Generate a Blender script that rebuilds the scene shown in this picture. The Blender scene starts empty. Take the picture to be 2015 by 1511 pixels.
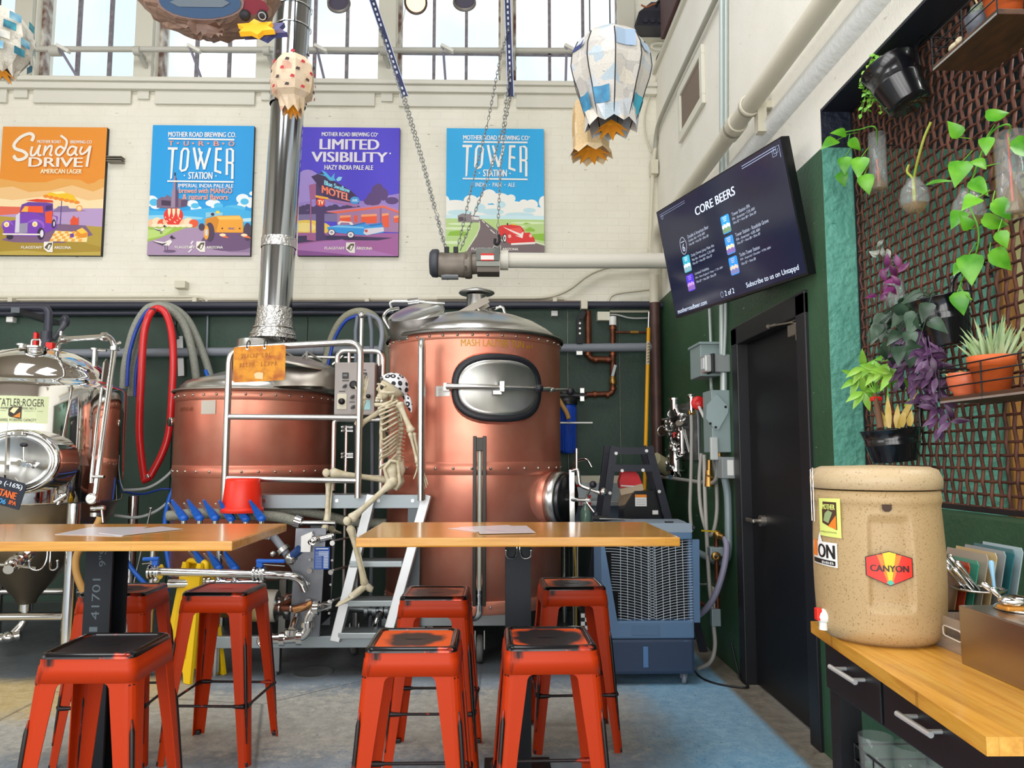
import bpy,bmesh,math,random
from mathutils import Vector as V,Matrix
random.seed(7)
sc = bpy.context.scene
# ---------------------------------------------------------------- camera
FPX,PCX,PCY,EYE = 1500.0,1007.5,755.5,1.40
PITCH = math.atan((897-PCY)/FPX)
YAW = math.atan((PCX-975)/FPX*math.cos(PITCH))
cf = V((math.sin(YAW)*math.cos(PITCH),math.cos(YAW)*math.cos(PITCH),math.sin(PITCH)))
cr_ = V((math.cos(YAW),-math.sin(YAW),0))
cu = cr_.cross(cf)
CAM = V((0,0,EYE))
cd = bpy.data.cameras.new('camera'); cam = bpy.data.objects.new('camera',cd)
sc.collection.objects.link(cam)
cd.sensor_width = 36; cd.lens = FPX/2015*36; cd.clip_start = 0.05
mw = Matrix((cr_,cu,-cf)).transposed().to_4x4(); mw.translation = CAM
cam.matrix_world = mw
sc.camera = cam
# ---------------------------------------------------------------- look
sc.view_settings.view_transform = 'Standard'; sc.view_settings.look = 'None'
sc.view_settings.gamma = 1; sc.view_settings.use_curve_mapping = False
sc.view_settings.exposure = 0.0
# ---------------------------------------------------------------- daylight and added fill
w = bpy.data.worlds.new('sky'); sc.world = w; w.use_nodes = True
nt = w.node_tree; bgn = nt.nodes['Background']
tc = nt.nodes.new('ShaderNodeTexCoord'); nz = nt.nodes.new('ShaderNodeTexNoise')
nz.inputs['Scale'].default_value = 6; nz.inputs['Detail'].default_value = 3
rp = nt.nodes.new('ShaderNodeValToRGB')
rp.color_ramp.elements[0].position = .40; rp.color_ramp.elements[0].color = (.80,.92,1,1)
rp.color_ramp.elements[1].position = .56; rp.color_ramp.elements[1].color = (1,1,1,1)
nt.links.new(tc.outputs['Generated'],nz.inputs['Vector']); nt.links.new(nz.outputs['Fac'],rp.inputs['Fac'])
nt.links.new(rp.outputs['Color'],bgn.inputs['Color']); bgn.inputs['Strength'].default_value = 1.25
def area(name,loc,rot,sx,sy,power,col=(1,1,1)):
 l = bpy.data.lights.new(name,'AREA'); l.shape = 'RECTANGLE'; l.size = sx; l.size_y = sy
 l.energy = power; l.color = col
 o = bpy.data.objects.new(name,l); o.location = loc; o.rotation_euler = rot
 sc.collection.objects.link(o); return o
 # daylight through the tall front windows behind the camera (five openings in wall_front)
WIN_X = (-6.1,-4.4,-2.7,-1.0,0.7)
for i,x in enumerate(WIN_X):
 area('front_window_daylight',(x,-2.56,2.2),(math.radians(90),0,0),1.5,3.4,38 if x<-4 else 74,(1,.98,.95))
 # added overhead fill under the closed roof
for x in(-3.7,-.6):
 area('overhead_fill',(x,1.6,6.95),(0,0,0),1.6,4.6,170,(.97,.98,1))
 # daylight of the left hand windows
area('side_window_daylight',(-7.4,.6,3.4),(math.radians(90),0,math.radians(-90)),4.5,2.6,105,(.95,.98,1))
# added fill light for the passage wall behind the wire screen
area('passage_fill',(3.0,1.6,3.9),(math.radians(-35),0,0),1.4,1.2,150,(1,.98,.95))
# ---------------------------------------------------------------- helpers
def lin(h):
 if isinstance(h,str):
  h = h.lstrip('#'); c = [int(h[i:i+2],16)/255 for i in(0,2,4)]
  return tuple(x/12.92 if x<=.04045 else((x+.055)/1.055)**2.4 for x in c)
 return tuple(h)
MATS = {}
def mat(name,col=None,rough=.5,metal=0,col2=None,nscale=8,namt=.5,bump=0,bscale=40,coat=0,emit=0,trans=0,ior=1.45,alpha=1,stretch=None,spec=.5,lo=.35,hi=.65,detail=4):
 if name in MATS: return MATS[name]
 m = bpy.data.materials.new(name); m.use_nodes = True ; MATS[name] = m
 t = m.node_tree; b = t.nodes['Principled BSDF']
 b.inputs['Roughness'].default_value = rough; b.inputs['Metallic'].default_value = metal
 b.inputs['Specular IOR Level'].default_value = spec
 c = lin(col); b.inputs['Base Color'].default_value = (*c,1); m.diffuse_color = (*c,1)
 if coat: b.inputs['Coat Weight'].default_value = coat; b.inputs['Coat Roughness'].default_value = .08
 if trans: b.inputs['Transmission Weight'].default_value = trans; b.inputs['IOR'].default_value = ior
 if alpha<1: b.inputs['Alpha'].default_value = alpha
 if emit: b.inputs['Emission Color'].default_value = (*c,1); b.inputs['Emission Strength'].default_value = emit
 if col2 or bump:
  tc = t.nodes.new('ShaderNodeTexCoord'); mp = t.nodes.new('ShaderNodeMapping')
  t.links.new(tc.outputs['Object'],mp.inputs['Vector'])
  if stretch: mp.inputs['Scale'].default_value = stretch
 if col2:
  n = t.nodes.new('ShaderNodeTexNoise'); n.inputs['Scale'].default_value = nscale; n.inputs['Detail'].default_value = detail
  t.links.new(mp.outputs['Vector'],n.inputs['Vector'])
  r = t.nodes.new('ShaderNodeValToRGB'); r.color_ramp.elements[0].position = lo; r.color_ramp.elements[1].position = hi
  r.color_ramp.elements[0].color = (*c,1); r.color_ramp.elements[1].color = (*lin(col2),1)
  t.links.new(n.outputs['Fac'],r.inputs['Fac']); t.links.new(r.outputs['Color'],b.inputs['Base Color'])
 if bump:
  n2 = t.nodes.new('ShaderNodeTexNoise'); n2.inputs['Scale'].default_value = bscale; n2.inputs['Detail'].default_value = 3
  t.links.new(mp.outputs['Vector'],n2.inputs['Vector'])
  bp = t.nodes.new('ShaderNodeBump'); bp.inputs['Strength'].default_value = bump; bp.inputs['Distance'].default_value = .02
  t.links.new(n2.outputs['Fac'],bp.inputs['Height']); t.links.new(bp.outputs['Normal'],b.inputs['Normal'])
 return m
def at(px,py,Y):
 "point where the line of sight through a photo pixel meets the plane y = Y"
 d = cf+cr_*((px-PCX)/FPX)-cu*((py-PCY)/FPX)
 return CAM+d*(Y/d.y)
def atx(px,py,X):
 d = cf+cr_*((px-PCX)/FPX)-cu*((py-PCY)/FPX)
 return CAM+d*(X/d.x)
def atz(px,py,Z):
 d = cf+cr_*((px-PCX)/FPX)-cu*((py-PCY)/FPX)
 return CAM+d*((Z-EYE)/d.z)
def spline(P,n=6,closed=False):
 P = [V(p) for p in P]; out = []; N = len(P)
 rng = range(N if closed else N-1)
 for i in rng:
  p0 = P[(i-1)%N] if(closed or i>0) else P[0]*2-P[1]
  p1 = P[i]; p2 = P[(i+1)%N]
  p3 = P[(i+2)%N] if(closed or i+2<N) else P[-1]*2-P[-2]
  for k in range(n):
   t = k/n
   out.append(.5*((2*p1)+(-p0+p2)*t+(2*p0-5*p1+4*p2-p3)*t*t+(-p0+3*p1-3*p2+p3)*t**3))
 if not closed: out.append(P[-1].copy())
 return out
def bend(P,r,n=6):
 P = [V(p) for p in P]; out = [P[0]]
 for i in range(1,len(P)-1):
  a,b,c = P[i-1],P[i],P[i+1]
  ra = min(r,(a-b).length*.49); rc = min(r,(c-b).length*.49)
  s = b+(a-b).normalized()*ra; e = b+(c-b).normalized()*rc
  for k in range(n+1):
   t = k/n; out.append(s*(1-t)**2+b*2*t*(1-t)+e*t*t)
 out.append(P[-1]); return out
def frame_of(d):
 d = V(d).normalized(); a = V((0,0,1)) if abs(d.z)<.9 else V((1,0,0))
 x = a.cross(d).normalized(); return x,d.cross(x),d
class G:
 "collects shapes, then links them as ONE mesh object"
 def __init__(s): s.v = []; s.f = []; s.mi = []; s.sm = []; s.cur = 0
 def mat(s,i): s.cur = i; return s
 def add(s,v,f,smooth=False):
  o = len(s.v); s.v += [V(p) for p in v]
  for q in f: s.f.append([i+o for i in q]); s.mi.append(s.cur); s.sm.append(smooth)
  return s
 def box(s,a,b,bev=0,R=None,c=None):
  "axis box between corners a and b, optional bevel, optional rotation R about c"
  a,b = V(a),V(b); mn = V(min(a[i],b[i]) for i in range(3)); mx = V(max(a[i],b[i]) for i in range(3))
  if bev:
   bm = bmesh.new(); bmesh.ops.create_cube(bm,size=1)
   for q in bm.verts: q.co = V((mn[i]+mx[i])/2+q.co[i]*(mx[i]-mn[i]) for i in range(3))
   bev = min(bev,min(mx-mn)*.49)
   bmesh.ops.bevel(bm,geom=bm.edges[:],offset=bev,segments=2,affect='EDGES',profile=.6)
   bm.verts.index_update(); vs = [q.co.copy() for q in bm.verts]; fs = [[q.index for q in f.verts] for f in bm.faces]; bm.free()
  else:
   vs = [V((x,y,z)) for x in(mn.x,mx.x) for y in(mn.y,mx.y) for z in(mn.z,mx.z)]
   fs = [(0,1,3,2),(4,6,7,5),(0,4,5,1),(2,3,7,6),(0,2,6,4),(1,5,7,3)]
  if R is not None:
   c = V(c) if c is not None else(mn+mx)/2
   vs = [c+R@(q-c) for q in vs]
  return s.add(vs,fs)
 def beam(s,p,q,wx,wy,up=(0,0,1),bev=0):
  "rectangular bar from p to q"
  p,q = V(p),V(q); d = (q-p); L = d.length; d.normalize(); u = V(up)
  if abs(d.dot(u))>.98: u = V((0,1,0))
  x = d.cross(u).normalized(); y = x.cross(d)
  R = Matrix((x,d,y)).transposed(); c = (p+q)/2
  return s.box(c-V((wx/2,L/2,wy/2)),c+V((wx/2,L/2,wy/2)),bev,R,c)
 def cyl(s,a,b,r,r2=None,n=16,cap=True,smooth=True):
  a,b = V(a),V(b); r2 = r if r2 is None else r2; x,y,d = frame_of(b-a)
  vs = []
  for c,rr in((a,r),(b,r2)):
   for k in range(n):
    t = 2*math.pi*k/n; vs.append(c+(x*math.cos(t)+y*math.sin(t))*rr)
  fs = [(k,(k+1)%n,n+(k+1)%n,n+k) for k in range(n)]
  s.add(vs,fs,smooth)
  if cap: s.add(vs[:n][::-1],[list(range(n))]); s.add(vs[n:],[list(range(n))])
  return s
 def tube(s,P,r,n=8,closed=False,smooth=True,cap=True):
  P = [V(p) for p in P]; N = len(P)
  rr = r if isinstance(r,(list,tuple)) else [r]*N
  T = []
  for i in range(N):
   if closed: d = P[(i+1)%N]-P[i-1]
   else: d = P[min(i+1,N-1)]-P[max(i-1,0)]
   T.append(d.normalized() if d.length>1e-9 else V((0,0,1)))
  x,y,_ = frame_of(T[0]); vs = []
  for i in range(N):
   x = x-T[i]*x.dot(T[i])
   if x.length<1e-6: x,_,_ = frame_of(T[i])
   x.normalize(); y = T[i].cross(x)
   for k in range(n):
    t = 2*math.pi*k/n; vs.append(P[i]+(x*math.cos(t)+y*math.sin(t))*rr[i])
  fs = []
  for i in range(N if closed else N-1):
   j = (i+1)%N
   for k in range(n): fs.append((i*n+k,i*n+(k+1)%n,j*n+(k+1)%n,j*n+k))
  s.add(vs,fs,smooth)
  if cap and not closed: s.add(vs[:n][::-1],[list(range(n))]); s.add(vs[-n:],[list(range(n))])
  return s
 def lathe(s,prof,c=(0,0,0),axis=(0,0,1),n=32,a0=0,a1=360,smooth=True,sx=1,sy=1):
  "profile of (radius, height) turned about the axis; sx, sy squash it"
  x,y,d = frame_of(axis)
  if abs(d.z)>.999: x,y = V((1,0,0)),V((0,1,0))
  c = V(c); full = abs(a1-a0)>=360; m = n if full else n+1; vs = []
  for(r,h) in prof:
   for k in range(m):
    t = math.radians(a0+(a1-a0)*k/n); vs.append(c+x*(math.cos(t)*r*sx)+y*(math.sin(t)*r*sy)+d*h)
  fs = []
  for i in range(len(prof)-1):
   for k in range(n if not full else m):
    k2 = (k+1)%m; fs.append((i*m+k,i*m+k2,(i+1)*m+k2,(i+1)*m+k))
  return s.add(vs,fs,smooth)
 def ball(s,c,r,n=12,sc3=(1,1,1),R=None):
  vs = []; fs = []; m = max(4,n//2); c = V(c)
  for i in range(m+1):
   for k in range(n):
    a = math.pi*i/m; t = 2*math.pi*k/n
    p = V((math.sin(a)*math.cos(t)*sc3[0],math.sin(a)*math.sin(t)*sc3[1],math.cos(a)*sc3[2]))*r
    vs.append(c+(R@p if R is not None else p))
  for i in range(m):
   for k in range(n): fs.append((i*n+k,(i+1)*n+k,(i+1)*n+(k+1)%n,i*n+(k+1)%n))
  return s.add(vs,fs,True)
 def prism(s,poly,O,U,W,depth=0):
  "polygon (u, w pairs) on the plane O + u U + w W, thickened along U x W"
  O,U,W = V(O),V(U),V(W); N = U.cross(W).normalized()
  a = [O+U*p[0]+W*p[1] for p in poly]; n = len(a)
  if not depth: return s.add(a,[list(range(n))])
  b = [p+N*depth for p in a]
  return s.add(a+b,[list(range(n))[::-1],[n+i for i in range(n)]]+[(i,(i+1)%n,n+(i+1)%n,n+i) for i in range(n)])
 def ribbon(s,P,wd,O,U,W,closed=False):
  "flat stroke of width wd along 2-D points on a plane"
  P = [V((p[0],p[1],0)) for p in P]; N = len(P); L = []; Rr = []
  for i in range(N):
   if closed: d = P[(i+1)%N]-P[i-1]
   else: d = P[min(i+1,N-1)]-P[max(i-1,0)]
   d.normalize(); nrm = V((-d.y,d.x,0)); ww = wd[i] if isinstance(wd,list) else wd
   L.append(P[i]+nrm*ww/2); Rr.append(P[i]-nrm*ww/2)
  O,U,W = V(O),V(U),V(W); dN = U.cross(W).normalized()*.00003; q = lambda i,p: O+U*p.x+W*p.y+dN*i
  vs = [q(i,p) for i,p in enumerate(L)]+[q(i,p) for i,p in enumerate(Rr)]
  return s.add(vs,[(i,N+i,N+(i+1)%N,(i+1)%N) for i in range(N if closed else N-1)])
 def text(s,txt,O,U,W,u0,u1,w0,w1,bold=0,fit=True,align='L'):
  "letters filling the box u0..u1, w0..w1 of a plane"
  c = bpy.data.curves.new('t','FONT'); c.body = txt; c.size = 1; c.resolution_u = 3
  o = bpy.data.objects.new('t',c); sc.collection.objects.link(o)
  dg = bpy.context.evaluated_depsgraph_get(); dg.update()
  me = bpy.data.meshes.new_from_object(o.evaluated_get(dg))
  bpy.data.objects.remove(o); bpy.data.curves.remove(c)
  if not len(me.vertices): return s
  xs = [q.co.x for q in me.vertices]; ys = [q.co.y for q in me.vertices]
  x0,x1,y0,y1 = min(xs),max(xs),min(ys),max(ys)
  ky = (w1-w0)/max(y1-y0,1e-6); kx = (u1-u0)/max(x1-x0,1e-6)
  O,U,W = V(O),V(U),V(W)
  vs = [O+U*(u0+(q.co.x-x0)*kx)+W*(w0+(q.co.y-y0)*ky) for q in me.vertices]
  fs = [list(p.vertices) for p in me.polygons]; bpy.data.meshes.remove(me)
  if bold>.008:
   sh = U*(min(bold,.05)*(w1-w0)*1.1); N = U.cross(W).normalized()*.00012; s.add([q+sh+N for q in vs],fs); vs = [q-sh for q in vs]
  return s.add(vs,fs)
 def obj(s,name,mats,parent=None,label=None,cat=None,group=None,kind=None,base=None):
  me = bpy.data.meshes.new(name); o = bpy.data.objects.new(name,me); sc.collection.objects.link(o)
  if parent is not None:
   o.parent = parent; r = parent
   while r.parent is not None: r = r.parent
   off = r.location.copy()
  else:
   if base is None:
    lo = [min(q[i] for q in s.v) for i in range(3)]; hi = [max(q[i] for q in s.v) for i in range(3)]
    off = V(((lo[0]+hi[0])/2,(lo[1]+hi[1])/2,lo[2]))
   else: off = V(base)
   o.location = off
  me.from_pydata([tuple(q-off) for q in s.v],[],s.f)
  for m in(mats if isinstance(mats,(list,tuple)) else [mats]): me.materials.append(m)
  me.polygons.foreach_set('material_index',s.mi); me.polygons.foreach_set('use_smooth',s.sm)
  bm = bmesh.new(); bm.from_mesh(me); bmesh.ops.recalc_face_normals(bm,faces=bm.faces); bm.to_mesh(me); bm.free()
  me.update()
  if label: o['label'] = label
  if cat: o['category'] = cat
  if group: o['group'] = group
  if kind: o['kind'] = kind
  return o
def thing(name,label,cat,loc,group=None):
 o = bpy.data.objects.new(name,None); sc.collection.objects.link(o); o.location = V(loc); o.empty_display_size = .1
 o['label'] = label; o['category'] = cat
 if group: o['group'] = group
 return o
def copy_tree(o,parent=None):
 c = o.copy(); sc.collection.objects.link(c); c.parent = parent
 for ch in list(o.children): copy_tree(ch,c)
 return c
X,Y_,Z = V((1,0,0)),V((0,1,0)),V((0,0,1))
def rotz(d): return Matrix.Rotation(math.radians(d),3,'Z')
def roty(d): return Matrix.Rotation(math.radians(d),3,'Y')
def rotx(d): return Matrix.Rotation(math.radians(d),3,'X')
# ---------------------------------------------------------------- shared materials
steel = mat('brushed_stainless','#c9c9c6',.28,1)
chrome = mat('polished_stainless','#dcdcda',.1,1)
mirror = mat('mirror_stainless','#e2e0dd',.06,1)
satin = mat('satin_stainless','#b5aea4',.42,1)
alu = mat('aluminium','#99a1a5',.5,.9)
dark = mat('black_plastic','#16171b',.4)
navy = mat('dark_navy_paint','#1b1e2c',.45)
copper = mat('copper_sheet','#d4806a',.38,.72,'#df9880',3,bump=.04,bscale=3)
copperpipe = mat('old_copper_pipe','#5d3526',.45,.7,'#7d4a35',12)
brass = mat('brass','#b0884a',.35,.9)
white = mat('white_enamel','#e9e8e4',.45)
cream = mat('cream_paint','#ddd8c6',.55)
blue = mat('blue_plastic','#1762c9',.38)
redp = mat('red_plastic','#d8231c',.4)
yellowp = mat('yellow_plastic','#f0c409',.4)
greypvc = mat('grey_plastic_pipe','#878d97',.45)
navypvc = mat('navy_plastic_pipe','#30323f',.4)
hose_grey = mat('grey_hose_rubber','#8c8d83',.6,0,'#9da095',60)
paper = mat('paper_white','#e8e6e6',.5)
blackiron = mat('black_iron','#1d1e22',.5,.3)
# ================================================================ the setting
YB,XR,XL,YF,ZC = 7.13,1.56,-7.6,-2.7,7.1
GREEN_Z = 2.82
# ---- floor: worn grey-blue concrete, ochre patch left, pale worn band, painted vessel shade
def floor_mat():
 m = bpy.data.materials.new('worn_concrete'); m.use_nodes = True ; t = m.node_tree; b = t.nodes['Principled BSDF']
 L = t.links; N = t.nodes.new
 tc = N('ShaderNodeTexCoord')
 def noise(s,d=6,r=.6):
  n = N('ShaderNodeTexNoise'); n.inputs['Scale'].default_value = s; n.inputs['Detail'].default_value = d; n.inputs['Roughness'].default_value = r
  L.new(tc.outputs['Object'],n.inputs['Vector']); return n.outputs['Fac']
 def ramp(f,p0,c0,p1,c1):
  r = N('ShaderNodeValToRGB'); r.color_ramp.elements[0].position = p0; r.color_ramp.elements[1].position = p1
  r.color_ramp.elements[0].color = (*lin(c0),1); r.color_ramp.elements[1].color = (*lin(c1),1); L.new(f,r.inputs['Fac']); return r.outputs['Color']
 def mix(f,a,c):
  x = N('ShaderNodeMix'); x.data_type = 'RGBA'; L.new(f,x.inputs[0]); L.new(a,x.inputs[6]); L.new(c,x.inputs[7]); return x.outputs[2]
 def math_(op,a,c,cl=False):
  x = N('ShaderNodeMath'); x.operation = op; x.use_clamp = cl
  for i,q in enumerate((a,c)):
   if isinstance(q,(int,float)): x.inputs[i].default_value = q
   else: L.new(q,x.inputs[i])
  return x.outputs[0]
 sep = N('ShaderNodeSeparateXYZ'); L.new(tc.outputs['Object'],sep.inputs[0]); x,y = sep.outputs[0],sep.outputs[1]
 n1 = noise(2.2,8,.7); n2 = noise(16,10,.8); n3 = noise(60,3,.7)
 grey = ramp(n1,.35,'#74818d',.68,'#aab8c4')
 bl = ramp(n2,.3,'#6ca3cc',.6,'#9ccbe8')
 fx = math_('MULTIPLY',math_('ADD',math_('ADD',x,math_('MULTIPLY',n1,.5)),-.25-.62),3.0,True)
 c = mix(fx,grey,bl)
 pale = ramp(n2,.35,'#a09e94',.65,'#d8d5c8')
 dy = math_('ABSOLUTE',math_('ADD',y,-4.25),0)
 band = math_('MULTIPLY',math_('ADD',math_('MULTIPLY',dy,-1.0),math_('ADD',math_('MULTIPLY',n2,1.2),.02)),4.0,True)
 band = math_('MULTIPLY',band,math_('SUBTRACT',1.0,math_('MULTIPLY',fx,.85)))
 c = mix(math_('MULTIPLY',band,.85),c,pale)
 och = ramp(n2,.3,'#b59a5c',.66,'#d8c79a')
 fo = math_('MULTIPLY',math_('MULTIPLY',math_('ADD',math_('MULTIPLY',x,-1),-1.75),2.5,True),math_('MULTIPLY',math_('ADD',y,math_('ADD',math_('MULTIPLY',n1,1.4),-4.95)),4,True),True)
 fo = math_('MULTIPLY',fo,math_('MULTIPLY',math_('ADD',math_('MULTIPLY',y,-1),math_('ADD',math_('MULTIPLY',n1,1.0),4.9)),4,True))
 c = mix(fo,c,och)
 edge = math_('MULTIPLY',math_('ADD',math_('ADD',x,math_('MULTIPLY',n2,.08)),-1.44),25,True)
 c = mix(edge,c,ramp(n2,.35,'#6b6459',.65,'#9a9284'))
 vessel_shade = ramp(n1,.3,'#454a4e',.7,'#62686d')
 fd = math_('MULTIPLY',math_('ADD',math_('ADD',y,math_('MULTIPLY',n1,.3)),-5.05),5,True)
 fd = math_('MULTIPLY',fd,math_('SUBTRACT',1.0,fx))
 c = mix(fd,c,vessel_shade)  # floor darkened from the skid back, shade of the vessels put into the colour
 chips = math_('MULTIPLY',math_('ADD',n3,-.6),16,True)
 chm = math_('MULTIPLY',chips,math_('MULTIPLY',math_('ADD',n1,-.40),7,True),True)
 dkc = N('ShaderNodeRGB'); dkc.outputs[0].default_value = (*lin('#41423f'),1)
 c = mix(math_('MULTIPLY',chm,.8),c,dkc.outputs[0])
 w_ = N('ShaderNodeTexVoronoi'); w_.feature = 'DISTANCE_TO_EDGE'; w_.inputs['Scale'].default_value = .55; L.new(tc.outputs['Object'],w_.inputs['Vector'])
 ck = math_('SUBTRACT',1.0,math_('MULTIPLY',w_.outputs[0],160,True))
 c = mix(math_('MULTIPLY',math_('MULTIPLY',ck,.6),math_('SUBTRACT',1.0,fx)),c,dkc.outputs[0])
 L.new(c,b.inputs['Base Color'])
 rr = N('ShaderNodeMapRange'); rr.inputs[1].default_value = .3; rr.inputs[2].default_value = .7; rr.inputs[3].default_value = .3; rr.inputs[4].default_value = .6
 L.new(n2,rr.inputs[0]); L.new(rr.outputs[0],b.inputs['Roughness'])
 bp = N('ShaderNodeBump'); bp.inputs['Strength'].default_value = .4; bp.inputs['Distance'].default_value = .012
 L.new(n2,bp.inputs['Height']); L.new(bp.outputs['Normal'],b.inputs['Normal'])
 return m
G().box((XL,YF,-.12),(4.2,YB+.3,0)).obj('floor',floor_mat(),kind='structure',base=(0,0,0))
def wall_paint(name,top,low,z,bump,bscale,brick=False,axis='y',stain=None):
 m = bpy.data.materials.new(name); m.use_nodes = True ; t = m.node_tree; b = t.nodes['Principled BSDF']; L = t.links; N = t.nodes.new
 tc = N('ShaderNodeTexCoord'); sp = N('ShaderNodeSeparateXYZ'); L.new(tc.outputs['Object'],sp.inputs[0])
 n = N('ShaderNodeTexNoise'); n.inputs['Scale'].default_value = 3; n.inputs['Detail'].default_value = 6; L.new(tc.outputs['Object'],n.inputs['Vector'])
 def two(a,c):
  r = N('ShaderNodeValToRGB'); r.color_ramp.elements[0].position = .35; r.color_ramp.elements[1].position = .7
  r.color_ramp.elements[0].color = (*lin(a),1); r.color_ramp.elements[1].color = (*lin(c),1); L.new(n.outputs['Fac'],r.inputs['Fac']); return r.outputs[0]
 gt = N('ShaderNodeMath'); gt.operation = 'GREATER_THAN'; L.new(sp.outputs[2],gt.inputs[0]); gt.inputs[1].default_value = z
 mx = N('ShaderNodeMix'); mx.data_type = 'RGBA'; L.new(gt.outputs[0],mx.inputs[0]); L.new(two(*low),mx.inputs[6]); L.new(two(*top),mx.inputs[7])
 col = mx.outputs[2]
 # nail holes and scuffs
 v = N('ShaderNodeTexNoise'); v.inputs['Scale'].default_value = 22; v.inputs['Detail'].default_value = 2
 mp = N('ShaderNodeMapping'); mp.inputs['Scale'].default_value = (.5,.5,2.2); L.new(tc.outputs['Object'],mp.inputs[0]); L.new(mp.outputs[0],v.inputs['Vector'])
 s1 = N('ShaderNodeMath'); s1.operation = 'SUBTRACT'; s1.inputs[1].default_value = .735; L.new(v.outputs['Fac'],s1.inputs[0])
 s2 = N('ShaderNodeMath'); s2.operation = 'MULTIPLY'; s2.inputs[1].default_value = 25; s2.use_clamp = True ; L.new(s1.outputs[0],s2.inputs[0])
 m2 = N('ShaderNodeMix'); m2.data_type = 'RGBA'; L.new(s2.outputs[0],m2.inputs[0]); L.new(col,m2.inputs[6]); m2.inputs[7].default_value = (*lin(stain or '#a59c86'),1)
 L.new(m2.outputs[2],b.inputs['Base Color'])
 b.inputs['Roughness'].default_value = .5
 bn = N('ShaderNodeTexNoise'); bn.inputs['Scale'].default_value = bscale; bn.inputs['Detail'].default_value = 4; L.new(tc.outputs['Object'],bn.inputs['Vector'])
 bp = N('ShaderNodeBump'); bp.inputs['Strength'].default_value = bump; bp.inputs['Distance'].default_value = .02
 h = bn.outputs['Fac']
 if brick:
  cb = N('ShaderNodeCombineXYZ'); L.new(sp.outputs[0],cb.inputs[0]); L.new(sp.outputs[2],cb.inputs[1])
  br = N('ShaderNodeTexBrick'); br.inputs['Scale'].default_value = 1; br.inputs['Brick Width'].default_value = .215; br.inputs['Row Height'].default_value = .075
  br.inputs['Mortar Size'].default_value = .007; br.inputs['Mortar Smooth'].default_value = .8; L.new(cb.outputs[0],br.inputs['Vector'])
  br.inputs['Color1'].default_value = br.inputs['Color2'].default_value = (1,1,1,1); br.inputs['Mortar'].default_value = (0,0,0,1)
  ml = N('ShaderNodeMath'); ml.operation = 'MULTIPLY_ADD'; L.new(br.outputs['Fac'],ml.inputs[0]); ml.inputs[1].default_value = -.35
  L.new(bn.outputs['Fac'],ml.inputs[2]); h = ml.outputs[0]
 L.new(h,bp.inputs['Height']); L.new(bp.outputs['Normal'],b.inputs['Normal'])
 return m
creamwall = wall_paint('cream_painted_brick',('#e4e0cf','#ebe7d8'),('#2c4a3a','#345444'),-9,.35,14,True)
greenpanel = wall_paint('green_painted_board',('#233c30','#2b4739'),('#22392e','#2a4438'),-9,.12,30,stain='#2f4d3e')
rightpaint = wall_paint('right_wall_paint',('#e9e6da','#eeebe1'),('#2a4c32','#33583c'),2.87,.18,60,stain='#c7c2b2')
# ---- back wall: brick below the windows, piers between them
SILL = at(600,163,YB).z
edges = [(-9.0,None)]
WPX = [(-160,25),(65,268),(303,510),(540,745),(780,985),(1010,1222)]
wins = [(at(a,163,YB).x,at(b,163,YB).x) for a,b in WPX]
g = G(); g.box((XL-.2,YB,0),(XR+.2,YB+.3,SILL))
xs = [XL-.2]+[v for w_ in wins for v in w_]+[XR+.2]
for i in range(0,len(xs),2): g.box((xs[i],YB,SILL),(xs[i+1],YB+.3,6.6))
g.box((XL-.2,YB,6.6),(XR+.2,YB+.3,ZC))
g.obj('wall_back',creamwall,kind='structure',base=(0,0,0))
g = G()
seams = [-7.6,-5.9,-4.2,-2.98,-1.76,-.54,.68,1.17,XR]
for a,b in zip(seams,seams[1:]): g.box((a+.004,YB-.03,.06),(b-.004,YB+.01,GREEN_Z),.004)
g.obj('wall_back_lower',greenpanel,kind='structure',base=(0,0,0))
G().box((XL,YB-.045,0),(XR,YB,.1),.008).obj('baseboard_back',mat('dark_base','#26302b',.5),kind='structure',base=(0,0,0))
# sill rail and stepped lintel band under the windows
sillp = mat('sill_paint','#d9d6c9',.5)
g = G(); g.box((XL,YB-.1,SILL-.045),(XR,YB+.02,SILL),.01); g.box((XL,YB-.07,SILL-.11),(XR,YB,SILL-.045),.006)
g.obj('trim_1',sillp,kind='structure',base=(0,0,0))
g = G()
for(a,b) in wins: g.box((a+.03,YB-.035,SILL-.24),(b-.03,YB,SILL-.11),.004)
for(a,b),(c,d) in zip(wins,wins[1:]): g.box((b+.031,YB-.03,SILL-.19),(c-.031,YB,SILL-.11),.004)
g.obj('trim_2',sillp,kind='structure',base=(0,0,0))
glass = bpy.data.materials.new('frosted_wired_glass'); glass.use_nodes = True
t = glass.node_tree; t.nodes.clear(); o_ = t.nodes.new('ShaderNodeOutputMaterial'); tr = t.nodes.new('ShaderNodeBsdfTransparent'); gl = t.nodes.new('ShaderNodeBsdfGlossy'); mxs = t.nodes.new('ShaderNodeMixShader')
gl.inputs['Roughness'].default_value = .2; mxs.inputs[0].default_value = .06; tr.inputs[0].default_value = (.97,.99,1,1)
t.links.new(tr.outputs[0],mxs.inputs[1]); t.links.new(gl.outputs[0],mxs.inputs[2]); t.links.new(mxs.outputs[0],o_.inputs[0])
barm = mat('weathered_glazing_bar','#6f6a70',.6,0,'#8b8388',25)
jamb = mat('rusty_jamb','#6b4a3c',.7,0,'#cfcabf',9)
framep = mat('window_frame_paint','#cfccbd',.5)
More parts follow.
